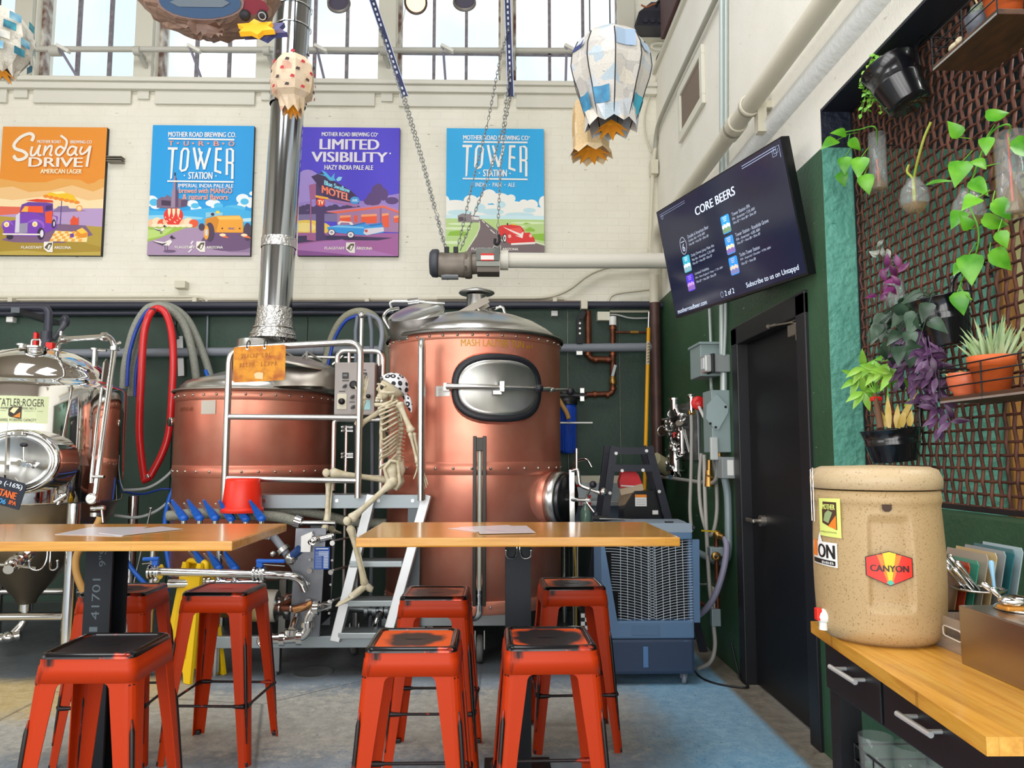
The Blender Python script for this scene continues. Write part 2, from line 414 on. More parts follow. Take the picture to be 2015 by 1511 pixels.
for i,(a,b) in enumerate(wins):
 wn = bpy.data.objects.new('window_%d'%(i+1),None); sc.collection.objects.link(wn); wn.location = ((a+b)/2,YB+.1,SILL); wn['kind'] = 'structure'
 g = G(); g.box((a,YB+.08,SILL),(a+.03,YB+.2,6.6)); g.box((b-.02,YB+.08,SILL),(b,YB+.2,6.6))
 g.box((a,YB+.08,SILL),(b,YB+.2,SILL+.02)); g.obj('window_frame',jamb if i else framep,wn)
 g = G(); n = 3
 for k in(1,2): xx = a+.03+(b-a-.05)*k/n; g.box((xx-.014,YB+.11,SILL),(xx+.014,YB+.15,6.6))
 for zz in(at(150,83,YB).z,at(150,83,YB).z+.62): g.box((a,YB+.11,zz-.012),(b,YB+.15,zz+.012))
 g.obj('glazing_bar',barm,wn)
 G().box((a,YB+.127,SILL),(b,YB+.133,6.6)).obj('glass_pane',glass,wn)
 # painted mullion boards beside each window
for k,px in enumerate((45,284,523,762,998,1232)):
 c = at(px,163,YB).x; hw = .085 if px!=998 else .055
 G().box((c-hw,YB-.06,SILL),(c+hw,YB-.001,6.6),.01).obj('trim_%d'%(3+k),framep,kind='structure',base=(0,0,0))
 # ---- right wall with the black door and the screened opening
DY0,DY1,DZ = 3.78,4.86,2.17
ZO,YO,ZS = 3.06,3.50,1.20
WT = .14
g = G()
g.box((XR,DY1,0),(XR+WT,YB,5.16)); g.box((XR,DY0,DZ),(XR+WT,DY1,5.16)); g.box((XR,YO,0),(XR+WT,DY0,5.16))
g.box((XR,YF,ZO),(XR+WT,YO,5.16)); g.box((XR,1.3,0),(XR+WT,YO,ZS))
g.obj('wall_right',rightpaint,kind='structure',base=(0,0,0))
stucco = wall_paint('teal_stucco',('#1d2130','#232738'),('#5b9f8d','#6db09d'),2.87,.9,22,stain='#347c69')
g = G(); g.box((XR+WT+.002,YO,0),(4.2,YO+.16,5.16)); g.box((XR+.001,YO-.006,ZS),(XR+WT+.002,YO+.002,ZO))
g.obj('wall_passage',stucco,kind='structure',base=(0,0,0))
soff = mat('navy_soffit','#1b1e2c',.5)
G().box((XR+.002,YF,ZO-.012),(XR+WT,YO-.006,ZO-.001)).obj('trim_9',soff,kind='structure',base=(0,0,0))
G().box((4.1,YF,0),(4.25,YO,5.16)).obj('wall_passage_far',mat('passage_wall','#567a6c',.6),kind='structure',base=(0,0,0))
# ochre timber post and yellow panel in the passage
xp = at(1975,700,YO-.03).x
G().box((xp,YO-.05,0),(xp+.07,YO-.001,2.9),.004).obj('trim_10',mat('ochre_timber','#b9803f',.5,0,'#9b6730',14,stretch=(1,1,.15)),kind='structure',base=(0,0,0))
G().box((xp+.07,YO-.03,1.55),(xp+.9,YO-.001,2.75)).obj('trim_11',mat('pale_yellow_board','#d3c98f',.6),kind='structure',base=(0,0,0))
# rest of the hall (seen in the metal): left wall, front wall with tall openings, roof
hall = mat('hall_wall','#cfc9bb',.7)
G().box((XL-.2,YF,0),(XL,YB,ZC)).obj('wall_left',hall,kind='structure',base=(0,0,0))
g = G(); e = [XL]+[q for x in WIN_X for q in(x-.76,x+.76)]+[4.2]
for i in range(0,len(e),2): g.box((e[i],YF-.15,0),(e[i+1],YF,ZC))
for x in WIN_X: g.box((x-.76,YF-.15,0),(x+.76,YF,.5)); g.box((x-.76,YF-.15,3.9),(x+.76,YF,ZC))
g.obj('wall_front',mat('hall_front_wall','#8f8478',.7),kind='structure',base=(0,0,0))
G().box((XL-.2,YF,ZC),(4.2,YB+.3,ZC+.12)).obj('ceiling',mat('timber_roof','#9b8f80',.8),kind='structure',base=(0,0,0))
G().box((XR+WT,YF,5.0),(4.2,YO,5.16)).obj('ceiling_passage',hall,kind='structure',base=(0,0,0))
# ---- black door
G().box((XR+.001,YF,.0),(XR+WT-.001,1.3,ZO)).obj('wall_right_front_reflector',mat('reflector_wall_white','#e6e3da',.6),kind='structure',base=(0,0,0))  # unseen white wall, added so the fermenter jacket reflects something bright
bd = mat('black_door_paint','#0e0f13',.42); fr = mat('black_frame_paint','#15161b',.45)
d = bpy.data.objects.new('door_1',None); sc.collection.objects.link(d); d.location = (XR,(DY0+DY1)/2,0); d['kind'] = 'structure'
g = G()
for(y0,y1) in((DY1-.06,DY1+.055),(DY0-.055,DY0+.06)): g.box((XR-.02,y0,0),(XR+WT-.01,y1,DZ+.05),.006)
g.box((XR-.02,DY0-.055,DZ-.06),(XR+WT-.01,DY1+.055,DZ+.06),.006); g.obj('door_frame',fr,d)
G().box((XR+.05,DY0+.06,.012),(XR+.095,DY1-.06,DZ-.06),.004).obj('door_leaf',bd,d)
h = atx(1495,1024,XR+.03)
g = G(); g.cyl((XR+.05,h.y-.03,h.z),(XR+.02,h.y-.03,h.z),.034); g.cyl((XR+.03,h.y-.03,h.z),(XR-.03,h.y-.03,h.z),.012)
g.beam((XR-.02,h.y-.05,h.z),(XR-.02,h.y+.09,h.z),.016,.022,bev=.005); g.obj('door_handle',satin,d)
c = atx(1578,647,XR+.03)
g = G(); g.box((XR-.005,c.y-.11,c.z-.03),(XR+.05,c.y+.11,c.z+.035),.006); g.cyl((XR+.02,c.y,c.z-.03),(XR+.02,c.y,c.z-.06),.024)
e1 = V((XR-.02,c.y+.34,c.z+.07)); g.beam((XR+.015,c.y,c.z+.05),e1,.022,.01); g.beam(e1,(XR-.01,c.y+.02,DZ-.075),.018,.008); g.ball(e1,.014)
g.obj('door_closer',satin,d)
# ================================================================ posters on the brick wall
ink = mat('poster_ink_white','#f0ece2',.5)
edgeblack = mat('canvas_edge','#1a1a1e',.6)
_pc = {}
def pm(h): return mat('print_'+h.strip('#'),h,.55)
class Art:
 "flat print: layered colour shapes given in the pixel frame of one poster view"
 def __init__(s,tl,br,skew,px):
  s.O = V(tl); s.Wm = br[0]-tl[0]; s.Hm = tl[2]-br[2]; s.px = px; s.skew = skew; s.g = G(); s.ms = []; s.k = 0
 def c(s,x,y):
  x0,y0,x1,y1 = s.px; v = (y-y0)/(y1-y0)
  return((x-x0+s.skew*v)/(x1-x0)*s.Wm,-v*s.Hm)
 def m(s,h):
  q = pm(h)
  if q not in s.ms: s.ms.append(q)
  s.g.mat(s.ms.index(q)); s.k += 1
  return s.O+V((0,-.0005-.00007*s.k,0))
 def poly(s,h,P): o = s.m(h); s.g.prism([s.c(*p) for p in P],o,X,Z); return s
 def clip(s,p): return(min(max(p[0],0.0),s.Wm),min(max(p[1],-s.Hm),0.0))
 def bpoly(s,h,P): o = s.m(h); s.g.prism([s.clip(s.c(*p)) for p in P],o,X,Z); return s
 def ell(s,h,cx,cy,rx,ry,n=20,a0=0,a1=360):
  return s.bpoly(h,[(cx+rx*math.cos(math.radians(a0+(a1-a0)*k/n)),cy+ry*math.sin(math.radians(a0+(a1-a0)*k/n))) for k in range(n+(a1-a0<360))])
 def line(s,h,P,wd,closed=False):
  o = s.m(h); k = s.Wm/(s.px[2]-s.px[0]); s.g.ribbon([s.c(*p) for p in P],wd*k,o,X,Z,closed); s.k += len(P)//2; return s
 def curve(s,h,P,wd): return s.line(h,[tuple(q[:2]) for q in spline([(p[0],p[1],0) for p in P],6)],wd)
 def text(s,h,txt,x0,y0,x1,y1,bold=.02):
  o = s.m(h); a = s.c(x0,y1); b = s.c(x1,y0); s.g.text(txt,o,X,Z,a[0],b[0],a[1],b[1],bold); s.k += 2; return s
def poster(name,label,a,b,px,skew):
 "a, b: photo pixels of two opposite corners"
 yf = YB-.045
 tl = at(a[0],a[1],yf); br = at(b[0],b[1],yf)
 th = thing('beer_poster',label,'poster',((tl.x+br.x)/2,yf,br.z),'beer posters on the brick wall')
 G().box((tl.x,yf,br.z),(br.x,YB-.001,tl.z)).obj('canvas_panel',edgeblack,th)
 return th,Art(tl,br,skew,px)
def footer(A,cx,y,hgt,l0,r1,flag=True):
 if flag: A.text('#f0ece2','FLAGSTAFF',l0,y-hgt/2,cx-62,y+hgt/2,.03)
 A.text('#f0ece2','ARIZONA',cx+62,y-hgt/2,r1,y+hgt/2,.03)
 if flag:
  A.poly('#f0ece2',[(cx-45,y-62),(cx+48,y-66),(cx+48,y+52),(cx-5,y+50),(cx-45,y+15),(cx-48,y-20)])
  A.poly('#5c5240',[(cx-36,y-5),(cx+2,y-50),(cx+40,y-52),(cx+40,y-30),(cx+8,y+30),(cx-36,y+5)])
  A.poly('#f0ece2',[(cx-8,y+12),(cx+5,y-28),(cx+26,y-28),(cx+6,y+20)])
def tower_title(A,dy,col='#f2f0ea',sub=True):
 "tall outlined TOWER lettering whose foot follows an arch; dy shifts it down"
 t = 34
 A.poly(col,[(232,285+dy),(338,285+dy),(338,312+dy),(302,312+dy),(282,630+dy),(262,645+dy),(272,312+dy),(232,312+dy)])
 o = [(405,298+dy),(440,300+dy),(455,330+dy),(442,500+dy),(425,535+dy),(385,548+dy),(370,525+dy),(384,330+dy)]
 A.line(col,o,26,True)
 A.line(col,[(512,285+dy),(556,530+dy)],27); A.line(col,[(552,530+dy),(600,330+dy)],24)
 A.line(col,[(566,290+dy),(628,530+dy)],24); A.line(col,[(624,530+dy),(688,288+dy)],27)
 A.poly(col,[(745,285+dy),(815,285+dy),(815,312+dy),(772,312+dy),(766,405+dy),(812,415+dy),(812,440+dy),(764,432+dy),(760,535+dy),(812,552+dy),(812,580+dy),(733,552+dy)])
 A.line(col,[(870,590+dy),(872,300+dy),(915,300+dy),(934,318+dy),(934,440+dy),(915,455+dy),(880,452+dy)],26)
 A.line(col,[(912,452+dy),(932,470+dy),(930,635+dy)],26)
 A.text(col,'STATION',458,560+dy,716,638+dy,.03); A.ell(col,416,600+dy,8,8,8); A.ell(col,754,602+dy,8,8,8)
 A.poly(col,[(232,655+dy),(945,658+dy),(945,676+dy),(232,672+dy)])
 # ---- orange lager poster
P1,A = poster('orange','orange American lager poster with purple wagon and beach picnic',(6,249),(198,503),(35,50,1130,1475),36)
A.bpoly('#e8902c',[(-60,0),(1300,0),(1300,1600),(-60,1600)])
A.bpoly('#e7a855',[(-60,632),(250,672),(500,670),(640,625),(860,640),(940,685),(1010,670),(1060,632),(1300,625),(1300,1600),(-60,1600)])
A.bpoly('#efc285',[(-60,735),(160,720),(330,780),(560,760),(780,700),(1000,770),(1300,720),(1300,1600),(-60,1600)])
A.bpoly('#f6dcab',[(-60,850),(160,870),(400,840),(700,800),(950,870),(1300,850),(1300,1600),(-60,1600)])
A.bpoly('#e2694f',[(-60,940),(250,945),(300,1040),(-60,1045)]); A.bpoly('#b79bc7',[(-60,1040),(480,1000),(600,960),(1300,955),(1300,1170),(-60,1170)])
A.poly('#86709b',[(580,1000),(640,935),(740,930),(760,960),(840,965),(940,985),(700,1000)]); A.ell('#f0a24c',860,955,34,34,16); A.ell('#f6dcab',860,955,22,22,14)
A.bpoly('#b59a3a',[(-60,1045),(200,1060),(300,1160),(700,1130),(1300,1160),(1300,1600),(-60,1600)])
A.bpoly('#a98c2c',[(-60,1150),(400,1200),(1300,1380),(1300,1600),(-60,1600)]); A.bpoly('#c0a648',[(-60,1440),(300,1420),(620,1450),(1300,1430),(1300,1490),(-60,1490)])
A.poly('#7e5d80',[(60,1310),(320,1180),(640,1130),(930,1145),(1010,1250),(700,1340),(200,1335)])
A.poly('#5b3a86',[(660,1140),(672,860),(680,860),(672,1140)])
A.poly('#f3c21e',[(485,815),(560,780),(680,770),(790,810),(850,885),(760,870),(620,835)]); A.poly('#fbe7a0',[(560,780),(680,768),(720,790),(620,800)])
for k in range(7): A.ell('#ef8a24',510+k*54,826+k*11,30,18,10)
A.poly('#de3f22',[(300,875),(420,855),(580,870),(590,895),(420,890)])
A.poly('#6a3fa0',[(260,920),(330,890),(520,895),(585,905),(590,1030),(560,1160),(240,1010)]); A.poly('#f0582a',[(250,1000),(290,935),(480,935),(490,1010),(330,1000)]); A.poly('#f7b648',[(258,995),(295,940),(330,940),(325,1000)])
A.poly('#e8502a',[(505,1000),(585,985),(580,1150),(520,1180)]); A.poly('#452a6a',[(512,930),(575,925),(575,975),(510,985)])
A.poly('#7b3fb5',[(80,1240),(90,1150),(150,1100),(230,1085),(250,1020),(400,1005),(505,1060),(510,1120),(630,1130),(625,1060),(580,1030),(640,1050),(630,1180),(520,1230),(420,1270),(100,1260)])
A.ell('#9a5fd0',410,1150,95,70,18); A.ell('#7b3fb5',400,1170,88,66,18); A.ell('#9a5fd0',120,1150,60,55,16); A.ell('#7b3fb5',126,1170,55,50,16)
A.poly('#d7d2e0',[(205,1040),(245,1005),(250,1230),(200,1230)]); A.poly('#9c93ad',[(245,1130),(330,1120),(330,1230),(245,1240)])
for(x,y) in((112,1140),(405,1135)): A.ell('#f7efc8',x,y,28,30,14); A.ell('#f3c96a',x,y+4,16,18,10)
for(x,y,rx,ry) in((150,1275,36,30),(470,1240,38,68),(600,1130,22,50)): A.ell('#2c1d3d',x,y,rx,ry,16)
A.ell('#e8e2ee',480,1238,18,42,12); A.ell('#d9cfe6',604,1130,9,30,10)
A.poly('#f2ead8',[(75,1238),(460,1240),(460,1256),(75,1254)])
A.ell('#e4502c',815,1100,45,42,14); A.poly('#e4502c',[(790,1080),(800,1035),(840,1070),(858,1050),(860,1140),(770,1140)])
A.poly('#f7e0a0',[(620,1205),(960,1225),(950,1328),(560,1322)])
for i in range(4):
 for j in range(9):
  if(i+j)%2: x = 615-i*14+j*37; y = 1208+i*29; A.poly('#f0a83a',[(x,y),(x+36,y+2),(x+24,y+28),(x-12,y+28)])
A.poly('#e8921e',[(840,1200),(900,1170),(960,1225),(950,1275),(880,1285),(835,1250)]); A.poly('#f7c948',[(840,1200),(900,1172),(955,1220),(890,1240)]); A.poly('#6f3fa6',[(775,1240),(812,1235),(815,1275),(775,1280)])
footer(A,552,1390,30,275,788)
W1 = '#efe8da'
for tx,x0,x1 in(('MOTHER ROAD',405,648),('BREWING CO',752,975)): A.text(W1,tx,x0,200,x1,236,.03)
A.curve(W1,[(345,215),(362,160),(320,130),(230,170),(165,250),(180,300),(260,330),(300,370),(270,410),(210,425),(170,395),(185,380)],34)
A.curve(W1,[(355,275),(342,340),(350,375),(385,365),(420,300),(435,260)],24); A.curve(W1,[(438,258),(420,340),(430,375),(455,370)],22)
A.curve(W1,[(495,265),(478,378)],24); A.curve(W1,[(485,340),(530,275),(560,272),(555,320),(545,365),(570,375)],22)
A.curve(W1,[(690,300),(650,275),(612,310),(610,355),(645,372),(690,320),(715,250),(710,200),(650,150)],24)
A.curve(W1,[(815,285),(770,275),(735,315),(735,360),(770,370),(805,330),(822,280),(812,350),(835,375)],22)
A.curve(W1,[(880,275),(862,330),(880,360),(925,330),(965,268)],22); A.curve(W1,[(968,266),(950,380),(935,500)],26)
A.text(W1,'DRIVE',330,400,890,505,.05); A.text('#f6eec8','AMERICAN LAGER',455,528,885,578,.03)
A.g.obj('printed_picture',A.ms,P1)
# ---- blue rocket poster
P2,A = poster('rocket','sky blue imperial ale poster with rocket tower and orange hot rod',(301,246),(492,503),(62,32,1160,1475),38)
A.bpoly('#1e9ee2',[(-60,0),(1300,0),(1300,1600),(-60,1600)])
for(x,y,rx,ry) in((60,880,70,60),(110,930,60,40),(500,905,60,40),(540,960,60,30),(720,900,80,40),(760,960,60,50),(1040,850,70,55),(1030,920,50,30),(1120,890,50,60),(1150,790,40,25)): A.ell('#eef4f6',x,y,rx,ry)
for(x,y,rx,ry) in((90,895,50,40),(530,930,45,30),(780,930,50,35),(950,960,120,40),(1060,880,45,35)): A.ell('#52bdea',x,y,rx,ry)
A.bpoly('#3fb2e8',[(-60,980),(300,1000),(600,960),(900,940),(1300,990),(1300,1170),(-60,1170)]); A.bpoly('#8fd4f0',[(-60,1040),(300,1030),(620,1060),(600,1080),(-60,1090)]); A.bpoly('#bfe6f5',[(900,1080),(1300,1060),(1300,1100),(900,1110)])
A.bpoly('#9fc04a',[(-60,1160),(1300,1160),(1300,1330),(-60,1330)]); A.bpoly('#bcd878',[(-60,1200),(300,1180),(200,1260),(-60,1300)])
A.bpoly('#a98fae',[(430,1175),(640,1165),(1300,1240),(1300,1600),(-60,1600),(-60,1330),(150,1290)]); A.bpoly('#92789a',[(640,1240),(1300,1270),(1300,1440),(900,1440),(720,1380)])
A.ell('#6d5078',900,1320,300,110)
for k in range(9): A.ell(('#f3c39a','#f8ddb8','#eb5a35')[k%3],70+k*56,1125-18*(k%2),52,45,14)
for k in range(7): A.ell('#fbe5c4',100+k*62,1150,36,20,12)
A.ell('#e6362a',300,1040,105,95); A.poly('#e6362a',[(200,1060),(400,1060),(360,1140),(240,1140)])
for x in(255,303,352): A.poly('#fbe9c0',[(x-16,965),(x+16,965),(x+14,1010),(x,1065),(x-14,1010)])
for k in range(12): A.ell('#f6c6a0',215+(k*53)%190,1060+(k*29)%70,8,8,8)
A.poly('#7d6680',[(120,870),(170,835),(205,840),(230,810),(262,835),(345,850),(455,870),(440,940),(290,965),(120,955)]); A.poly('#43304f',[(170,870),(270,880),(270,935),(170,930)]); A.poly('#5d4767',[(380,870),(450,870),(440,935),(380,945)])
A.poly('#9b869e',[(275,780),(292,740),(297,640),(310,580),(328,640),(330,740),(350,780),(350,945),(275,955)]); A.poly('#5d4767',[(318,600),(330,640),(332,740),(350,780),(350,945),(318,950)]); A.poly('#3b2a45',[(303,565),(318,565),(318,600),(303,600)])
A.poly('#f2a531',[(640,1075),(770,1040),(1010,1035),(1045,1080),(1050,1225),(760,1225),(640,1160)]); A.poly('#f8c45c',[(765,1050),(1010,1042),(1030,1080),(790,1085)]); A.poly('#d98a20',[(640,1080),(760,1050),(790,1085),(760,1225),(640,1160)])
A.poly('#8fcbe0',[(645,1005),(730,1000),(830,1005),(830,1035),(700,1050),(648,1065)]); A.ell('#40304a',720,1025,20,18); A.ell('#f3d23c',775,1000,22,16)
for(x,y,rx,ry) in((690,1220,52,105),(1095,1215,45,100)): A.ell('#4a3a52',x,y,rx,ry)
A.ell('#f2a531',655,1225,28,80); A.ell('#cfd6df',655,1225,14,40); A.ell('#4a3a52',605,1165,34,40)
for(x0,x1) in((795,900),(1025,1140)): A.poly('#f0733a',[(x0,1240),(x0+40,1232),(x1,1290),(x0+30,1275)]); A.ell('#fbe0b8',x0+35,1252,34,16)
for x in(825,1012): A.ell('#6b2a20',x,1180,10,10,8)
A.text('#6d5a9a','MRBC',890,1170,962,1192,.03)
for(x,y,k) in((185,1200,.6),(250,1350,1)):
 A.poly('#efe9e2',[(x-170*k,y-35*k),(x-40*k,y-15*k),(x+20*k,y-45*k),(x+45*k,y-20*k),(x+10*k,y+25*k),(x-50*k,y+20*k)])
 A.poly('#40304a',[(x-175*k,y-25*k),(x-60*k,y+0*k),(x-10*k,y-10*k),(x-55*k,y+22*k)]); A.line('#40304a',[(x-10*k,y+15*k),(x-8*k,y+75*k)],5); A.line('#40304a',[(x-35*k,y+15*k),(x-30*k,y+75*k)],5)
 A.poly('#2c2233',[(x+15*k,y-70*k),(x+40*k,y-95*k),(x+52*k,y-72*k),(x+82*k,y-60*k),(x+40*k,y-50*k)])
A.ell('#6d5078',265,1432,65,14)
for k in range(3): A.poly('#e6dfe8',[(505-k*6+0,1320+k*45),(525-k*6,1318+k*45),(505-k*12,1355+k*45),(482-k*12,1355+k*45)])
footer(A,597,1388,28,325,835)
W2 = '#f2f0ea'
A.text(W2,'MOTHER ROAD BREWING CO.',234,110,965,166,.03); A.poly(W2,[(237,178),(948,184),(948,203),(237,197)])
for k,ch in enumerate('TURBO'): A.text('#f0a08c',ch,240+k*162,212,292+k*164,266,.05)
for k in range(4): A.ell('#f0a08c',340+k*163,239,12,12,10)
tower_title(A,0); A.text(W2,'IMPERIAL INDIA PALE ALE',352,690,942,732,.02)
A.text('#f4a58a','brewed with MANGO',362,738,930,795,.03); A.text('#f4a58a','& natural flavors',400,805,885,865,.03)
A.g.obj('printed_picture',A.ms,P2)
# ---- purple motel poster
P3,A = poster('motel','purple hazy ale poster with roadside motel and blue finned car',(592,250),(783.5,504),(75,55,1142,1480),30)
A.bpoly('#5243cf',[(-60,0),(1300,0),(1300,1600),(-60,1600)])
A.ell('#a78fd6',150,740,160,210); A.bpoly('#9c82cc',[(1300,790),(960,820),(880,900),(700,870),(300,860),(-60,900),(-60,1000),(1300,1000)])
for(x,y,rx,ry) in((900,770,70,80),(860,850,80,80),(960,800,50,70),(800,880,50,40),(1050,870,70,40),(910,720,40,40)): A.ell('#5b3f78',x,y,rx,ry)
for k in range(14): A.ell('#493766',60+k*48,975-14*(k%3),40,34,12)
A.bpoly('#7f72a0',[(-60,990),(480,1010),(480,1110),(-60,1090)]); A.bpoly('#493766',[(-60,985),(480,985),(480,1015),(-60,1030)])
A.ell('#f2cb55',140,1180,260,90); A.ell('#f8e08a',120,1170,120,50)
A.bpoly('#a5609c',[(-60,1230),(1300,1230),(1300,1600),(-60,1600)]); A.bpoly('#3a2c55',[(-60,1265),(300,1255),(1060,1280),(900,1310),(340,1310),(-60,1345)])
A.bpoly('#b074b4',[(-60,1360),(520,1300),(760,1400),(1300,1480),(-60,1480)]); A.bpoly('#8a4f92',[(-60,1420),(300,1440),(700,1480),(-60,1485)])
A.bpoly('#a87ca6',[(465,1000),(920,950),(1300,1010),(1300,1220),(465,1200)]); A.bpoly('#8f638f',[(920,950),(940,950),(940,1210),(920,1205)])
A.bpoly('#f06a4a',[(345,1000),(960,925),(1300,985),(1300,1010),(960,950),(460,1015)]); A.bpoly('#b884b4',[(345,992),(960,910),(1300,970),(1300,988),(960,928),(400,1000)])
for(x0,y0,x1,y1) in((495,1040,610,1110),(722,1025,888,1120),(942,1015,1015,1165),(1070,1040,1150,1112)): A.bpoly('#ee5a35',[(x0,y0),(x1,y0-8),(x1,y1),(x0,y1)]); A.bpoly('#f8a070',[(x0,y0),(x1,y0-8),(x1,y0+16),(x0,y0+26)])
A.poly('#ee5a35',[(645,1035),(682,1035),(680,1110),(645,1110)])
A.poly('#a5608f',[(165,705),(255,680),(260,860),(190,860),(195,1240),(240,1250),(240,1320),(145,1310),(145,1245),(178,1240),(178,860)]); A.poly('#4a3468',[(240,690),(330,640),(330,870),(330,1240),(355,1260),(345,1310),(240,1320)])
A.poly('#3f2a55',[(190,610),(300,560),(420,650),(610,760),(700,850),(695,910),(330,840),(250,690)]); A.poly('#b074a8',[(380,850),(680,920),(680,945),(370,880)])
A.poly('#4fb4e8',[(250,575),(330,590),(300,535),(345,560),(400,620),(440,565),(435,625),(452,655),(390,655),(340,605)]); A.poly('#8fd8f2',[(455,640),(480,610),(520,612),(505,650),(470,662)])
def slant(col,txt,x0,y0,x1,y1,hgt,bold):
 o = A.m(col); a = V((*A.c(x0,y0),0)); b = V((*A.c(x1,y1),0)); U = (b-a); L_ = U.length; U.normalize()
 k = A.Wm/(A.px[2]-A.px[0]); A.g.text(txt,o+X*a.x+Z*a.y,X*U.x+Z*U.y,Z,0,L_,0,hgt*k,bold)
slant('#8fe0f4','Blue Swallow',330,700,600,790,52,.04); slant('#f2704a','MOTEL',305,790,600,882,84,.05); slant('#f8d0b8','MOTEL',308,788,597,878,74,-.01)
A.poly('#f5b23c',[(232,815),(370,840),(380,865),(240,842)]); A.ell('#e2422c',290,895,46,46); A.text('#fbe9c0','TV',262,872,322,922,.04); A.ell('#4a9fe0',655,870,50,42); A.text('#d8f0fa','AIR',625,856,685,884,.03)
A.poly('#2f9ae6',[(358,1170),(470,1145),(700,1140),(770,1105),(768,1140),(940,1115),(965,1180),(960,1225),(780,1255),(560,1240),(380,1215)]); A.poly('#7cc8f4',[(358,1165),(480,1148),(740,1160),(760,1180),(480,1170)])
A.poly('#dcd6e0',[(760,1180),(960,1165),(965,1210),(780,1255),(745,1235)]); A.poly('#f2e8e0',[(470,1120),(500,1100),(620,1110),(640,1140),(610,1142),(590,1118),(510,1115),(485,1145)]); A.ell('#d84030',775,1207,16,16,10)
A.poly('#2674c0',[(600,1150),(768,1108),(760,1128),(640,1156)]); A.poly('#2674c0',[(800,1140),(950,1116),(945,1136),(820,1158)])
for(x,y) in((408,1225),(610,1250)): A.ell('#3a2c55',x,y,40,38); A.ell('#f0ece8',x,y,32,30); A.ell('#9a90a8',x,y,14,13)
footer(A,607,1398,30,335,838)
A.text(W2,'MOTHER ROAD BREWING CO',302,112,892,158,.03); A.ell(W2,902,124,6,6,8)
A.text('#e9e3ee','LIMITED',283,190,915,305,.05); A.text('#e9e3ee','VISIBILITY',195,333,1005,447,.05); A.ell(W2,1035,346,9,9,8); A.text(W2,'HAZY INDIA PALE ALE',333,480,852,532,.03)
A.g.obj('printed_picture',A.ms,P3)
# ---- blue highway poster
P4,A = poster('highway','light blue pale ale poster with red roadster on grey highway',(879,252),(1071,498),(58,68,1132,1450),16)
A.bpoly('#22aae6',[(-60,0),(1300,0),(1300,1600),(-60,1600)])
for(x,y,rx,ry) in((30,880,55,60),(150,960,180,90),(320,880,80,65),(520,830,85,80),(450,880,70,60),(640,860,110,70),(700,900,80,70),(800,950,110,70),(900,920,60,60),(985,915,70,55),(1120,890,55,70),(600,1000,700,80),(760,850,50,45)): A.ell('#f2f1ea',x,y,rx,ry)
for(x,y,rx,ry) in((200,1010,140,30),(420,960,60,50),(560,1000,120,36),(850,1030,160,26),(650,920,50,40),(960,980,70,26)): A.ell('#c4e3ea',x,y,rx,ry)
A.bpoly('#cdeaf0',[(-60,1035),(1300,1040),(1300,1090),(-60,1085)])
A.bpoly('#b9d68a',[(-60,1075),(1300,1085),(1300,1600),(-60,1600)])
for(x,y,rx,ry) in((200,1135,130,12),(950,1120,200,12),(150,1185,180,14),(120,1340,140,16),(800,1160,120,10)): A.ell('#dcecc0',x,y,rx,ry)
for P in([(60,1265),(90,1220),(190,1210),(300,1230),(270,1268)],[(905,1195),(960,1165),(1020,1195),(1010,1215),(920,1215)],[(970,1245),(1130,1235),(1130,1320),(1010,1300)],[(880,1135),(920,1115),(980,1130)]): A.bpoly('#8fbf3c',P)
A.bpoly('#77686a',[(405,1085),(440,1085),(640,1230),(1140,1370),(1140,1460),(260,1460),(390,1260),(415,1150)]); A.curve('#efeae2',[(412,1100),(410,1190),(350,1300),(270,1430)],8); A.line('#efeae2',[(1000,1325),(1125,1362)],10)
for(x0,y0,x1,y1) in((440,1095,470,1125),(485,1140,515,1170),(530,1195,580,1240),(610,1280,690,1340)): A.line('#efeae2',[(x0,y0),(x1,y1)],9)
A.poly('#8d8084',[(175,1045),(230,1020),(300,1030),(315,1000),(322,1040),(410,1050),(410,1118),(180,1115)]); A.poly('#55484e',[(185,1060),(265,1062),(265,1105),(185,1105)]); A.poly('#e6e4e0',[(325,1055),(408,1060),(405,1090),(325,1088)])
A.poly('#e0302e',[(615,1170),(650,1150),(760,1140),(860,1155),(900,1200),(905,1230),(960,1225),(1010,1290),(1020,1340),(760,1360),(720,1340),(660,1270),(620,1250)]); A.poly('#f05a50',[(700,1190),(860,1170),(890,1240),(880,1290),(760,1230)])
A.poly('#f4ece6',[(670,1165),(860,1240),(895,1215),(880,1290),(800,1260),(855,1265),(690,1180)]); A.poly('#f4ece6',[(755,1345),(1018,1330),(1018,1352),(755,1366)])
A.ell('#2a2226',685,1290,24,52); A.ell('#f0ece6',687,1290,15,38); A.ell('#2a2226',687,1290,7,20)
for(x,y) in((740,1268),(970,1262)): A.ell('#f8b8a8',x,y,18,20,12)
A.ell('#3a2a2a',718,1135,10,12,8); A.poly('#f2c02c',[(765,1130),(800,1135),(810,1148),(770,1145)])
A.text('#f0ece2','FLAGSTAFF',325,1396,535,1424,.03); footer(A,597,1410,28,0,832,False)
W4 = '#f2f0ea'
A.text(W4,'MOTHER ROAD BREWING CO',240,148,958,200,.03); A.ell(W4,970,162,7,7,8); A.poly(W4,[(240,215),(950,215),(950,234),(240,234)])
tower_title(A,-28); A.text(W4,'INDIA',373,678,498,724,.01); A.text(W4,'PALE',560,678,660,724,.01); A.text(W4,'ALE',728,678,805,724,.01)
for x in(525,695): A.ell(W4,x,702,6,6,8)
A.g.obj('printed_picture',A.ms,P4)
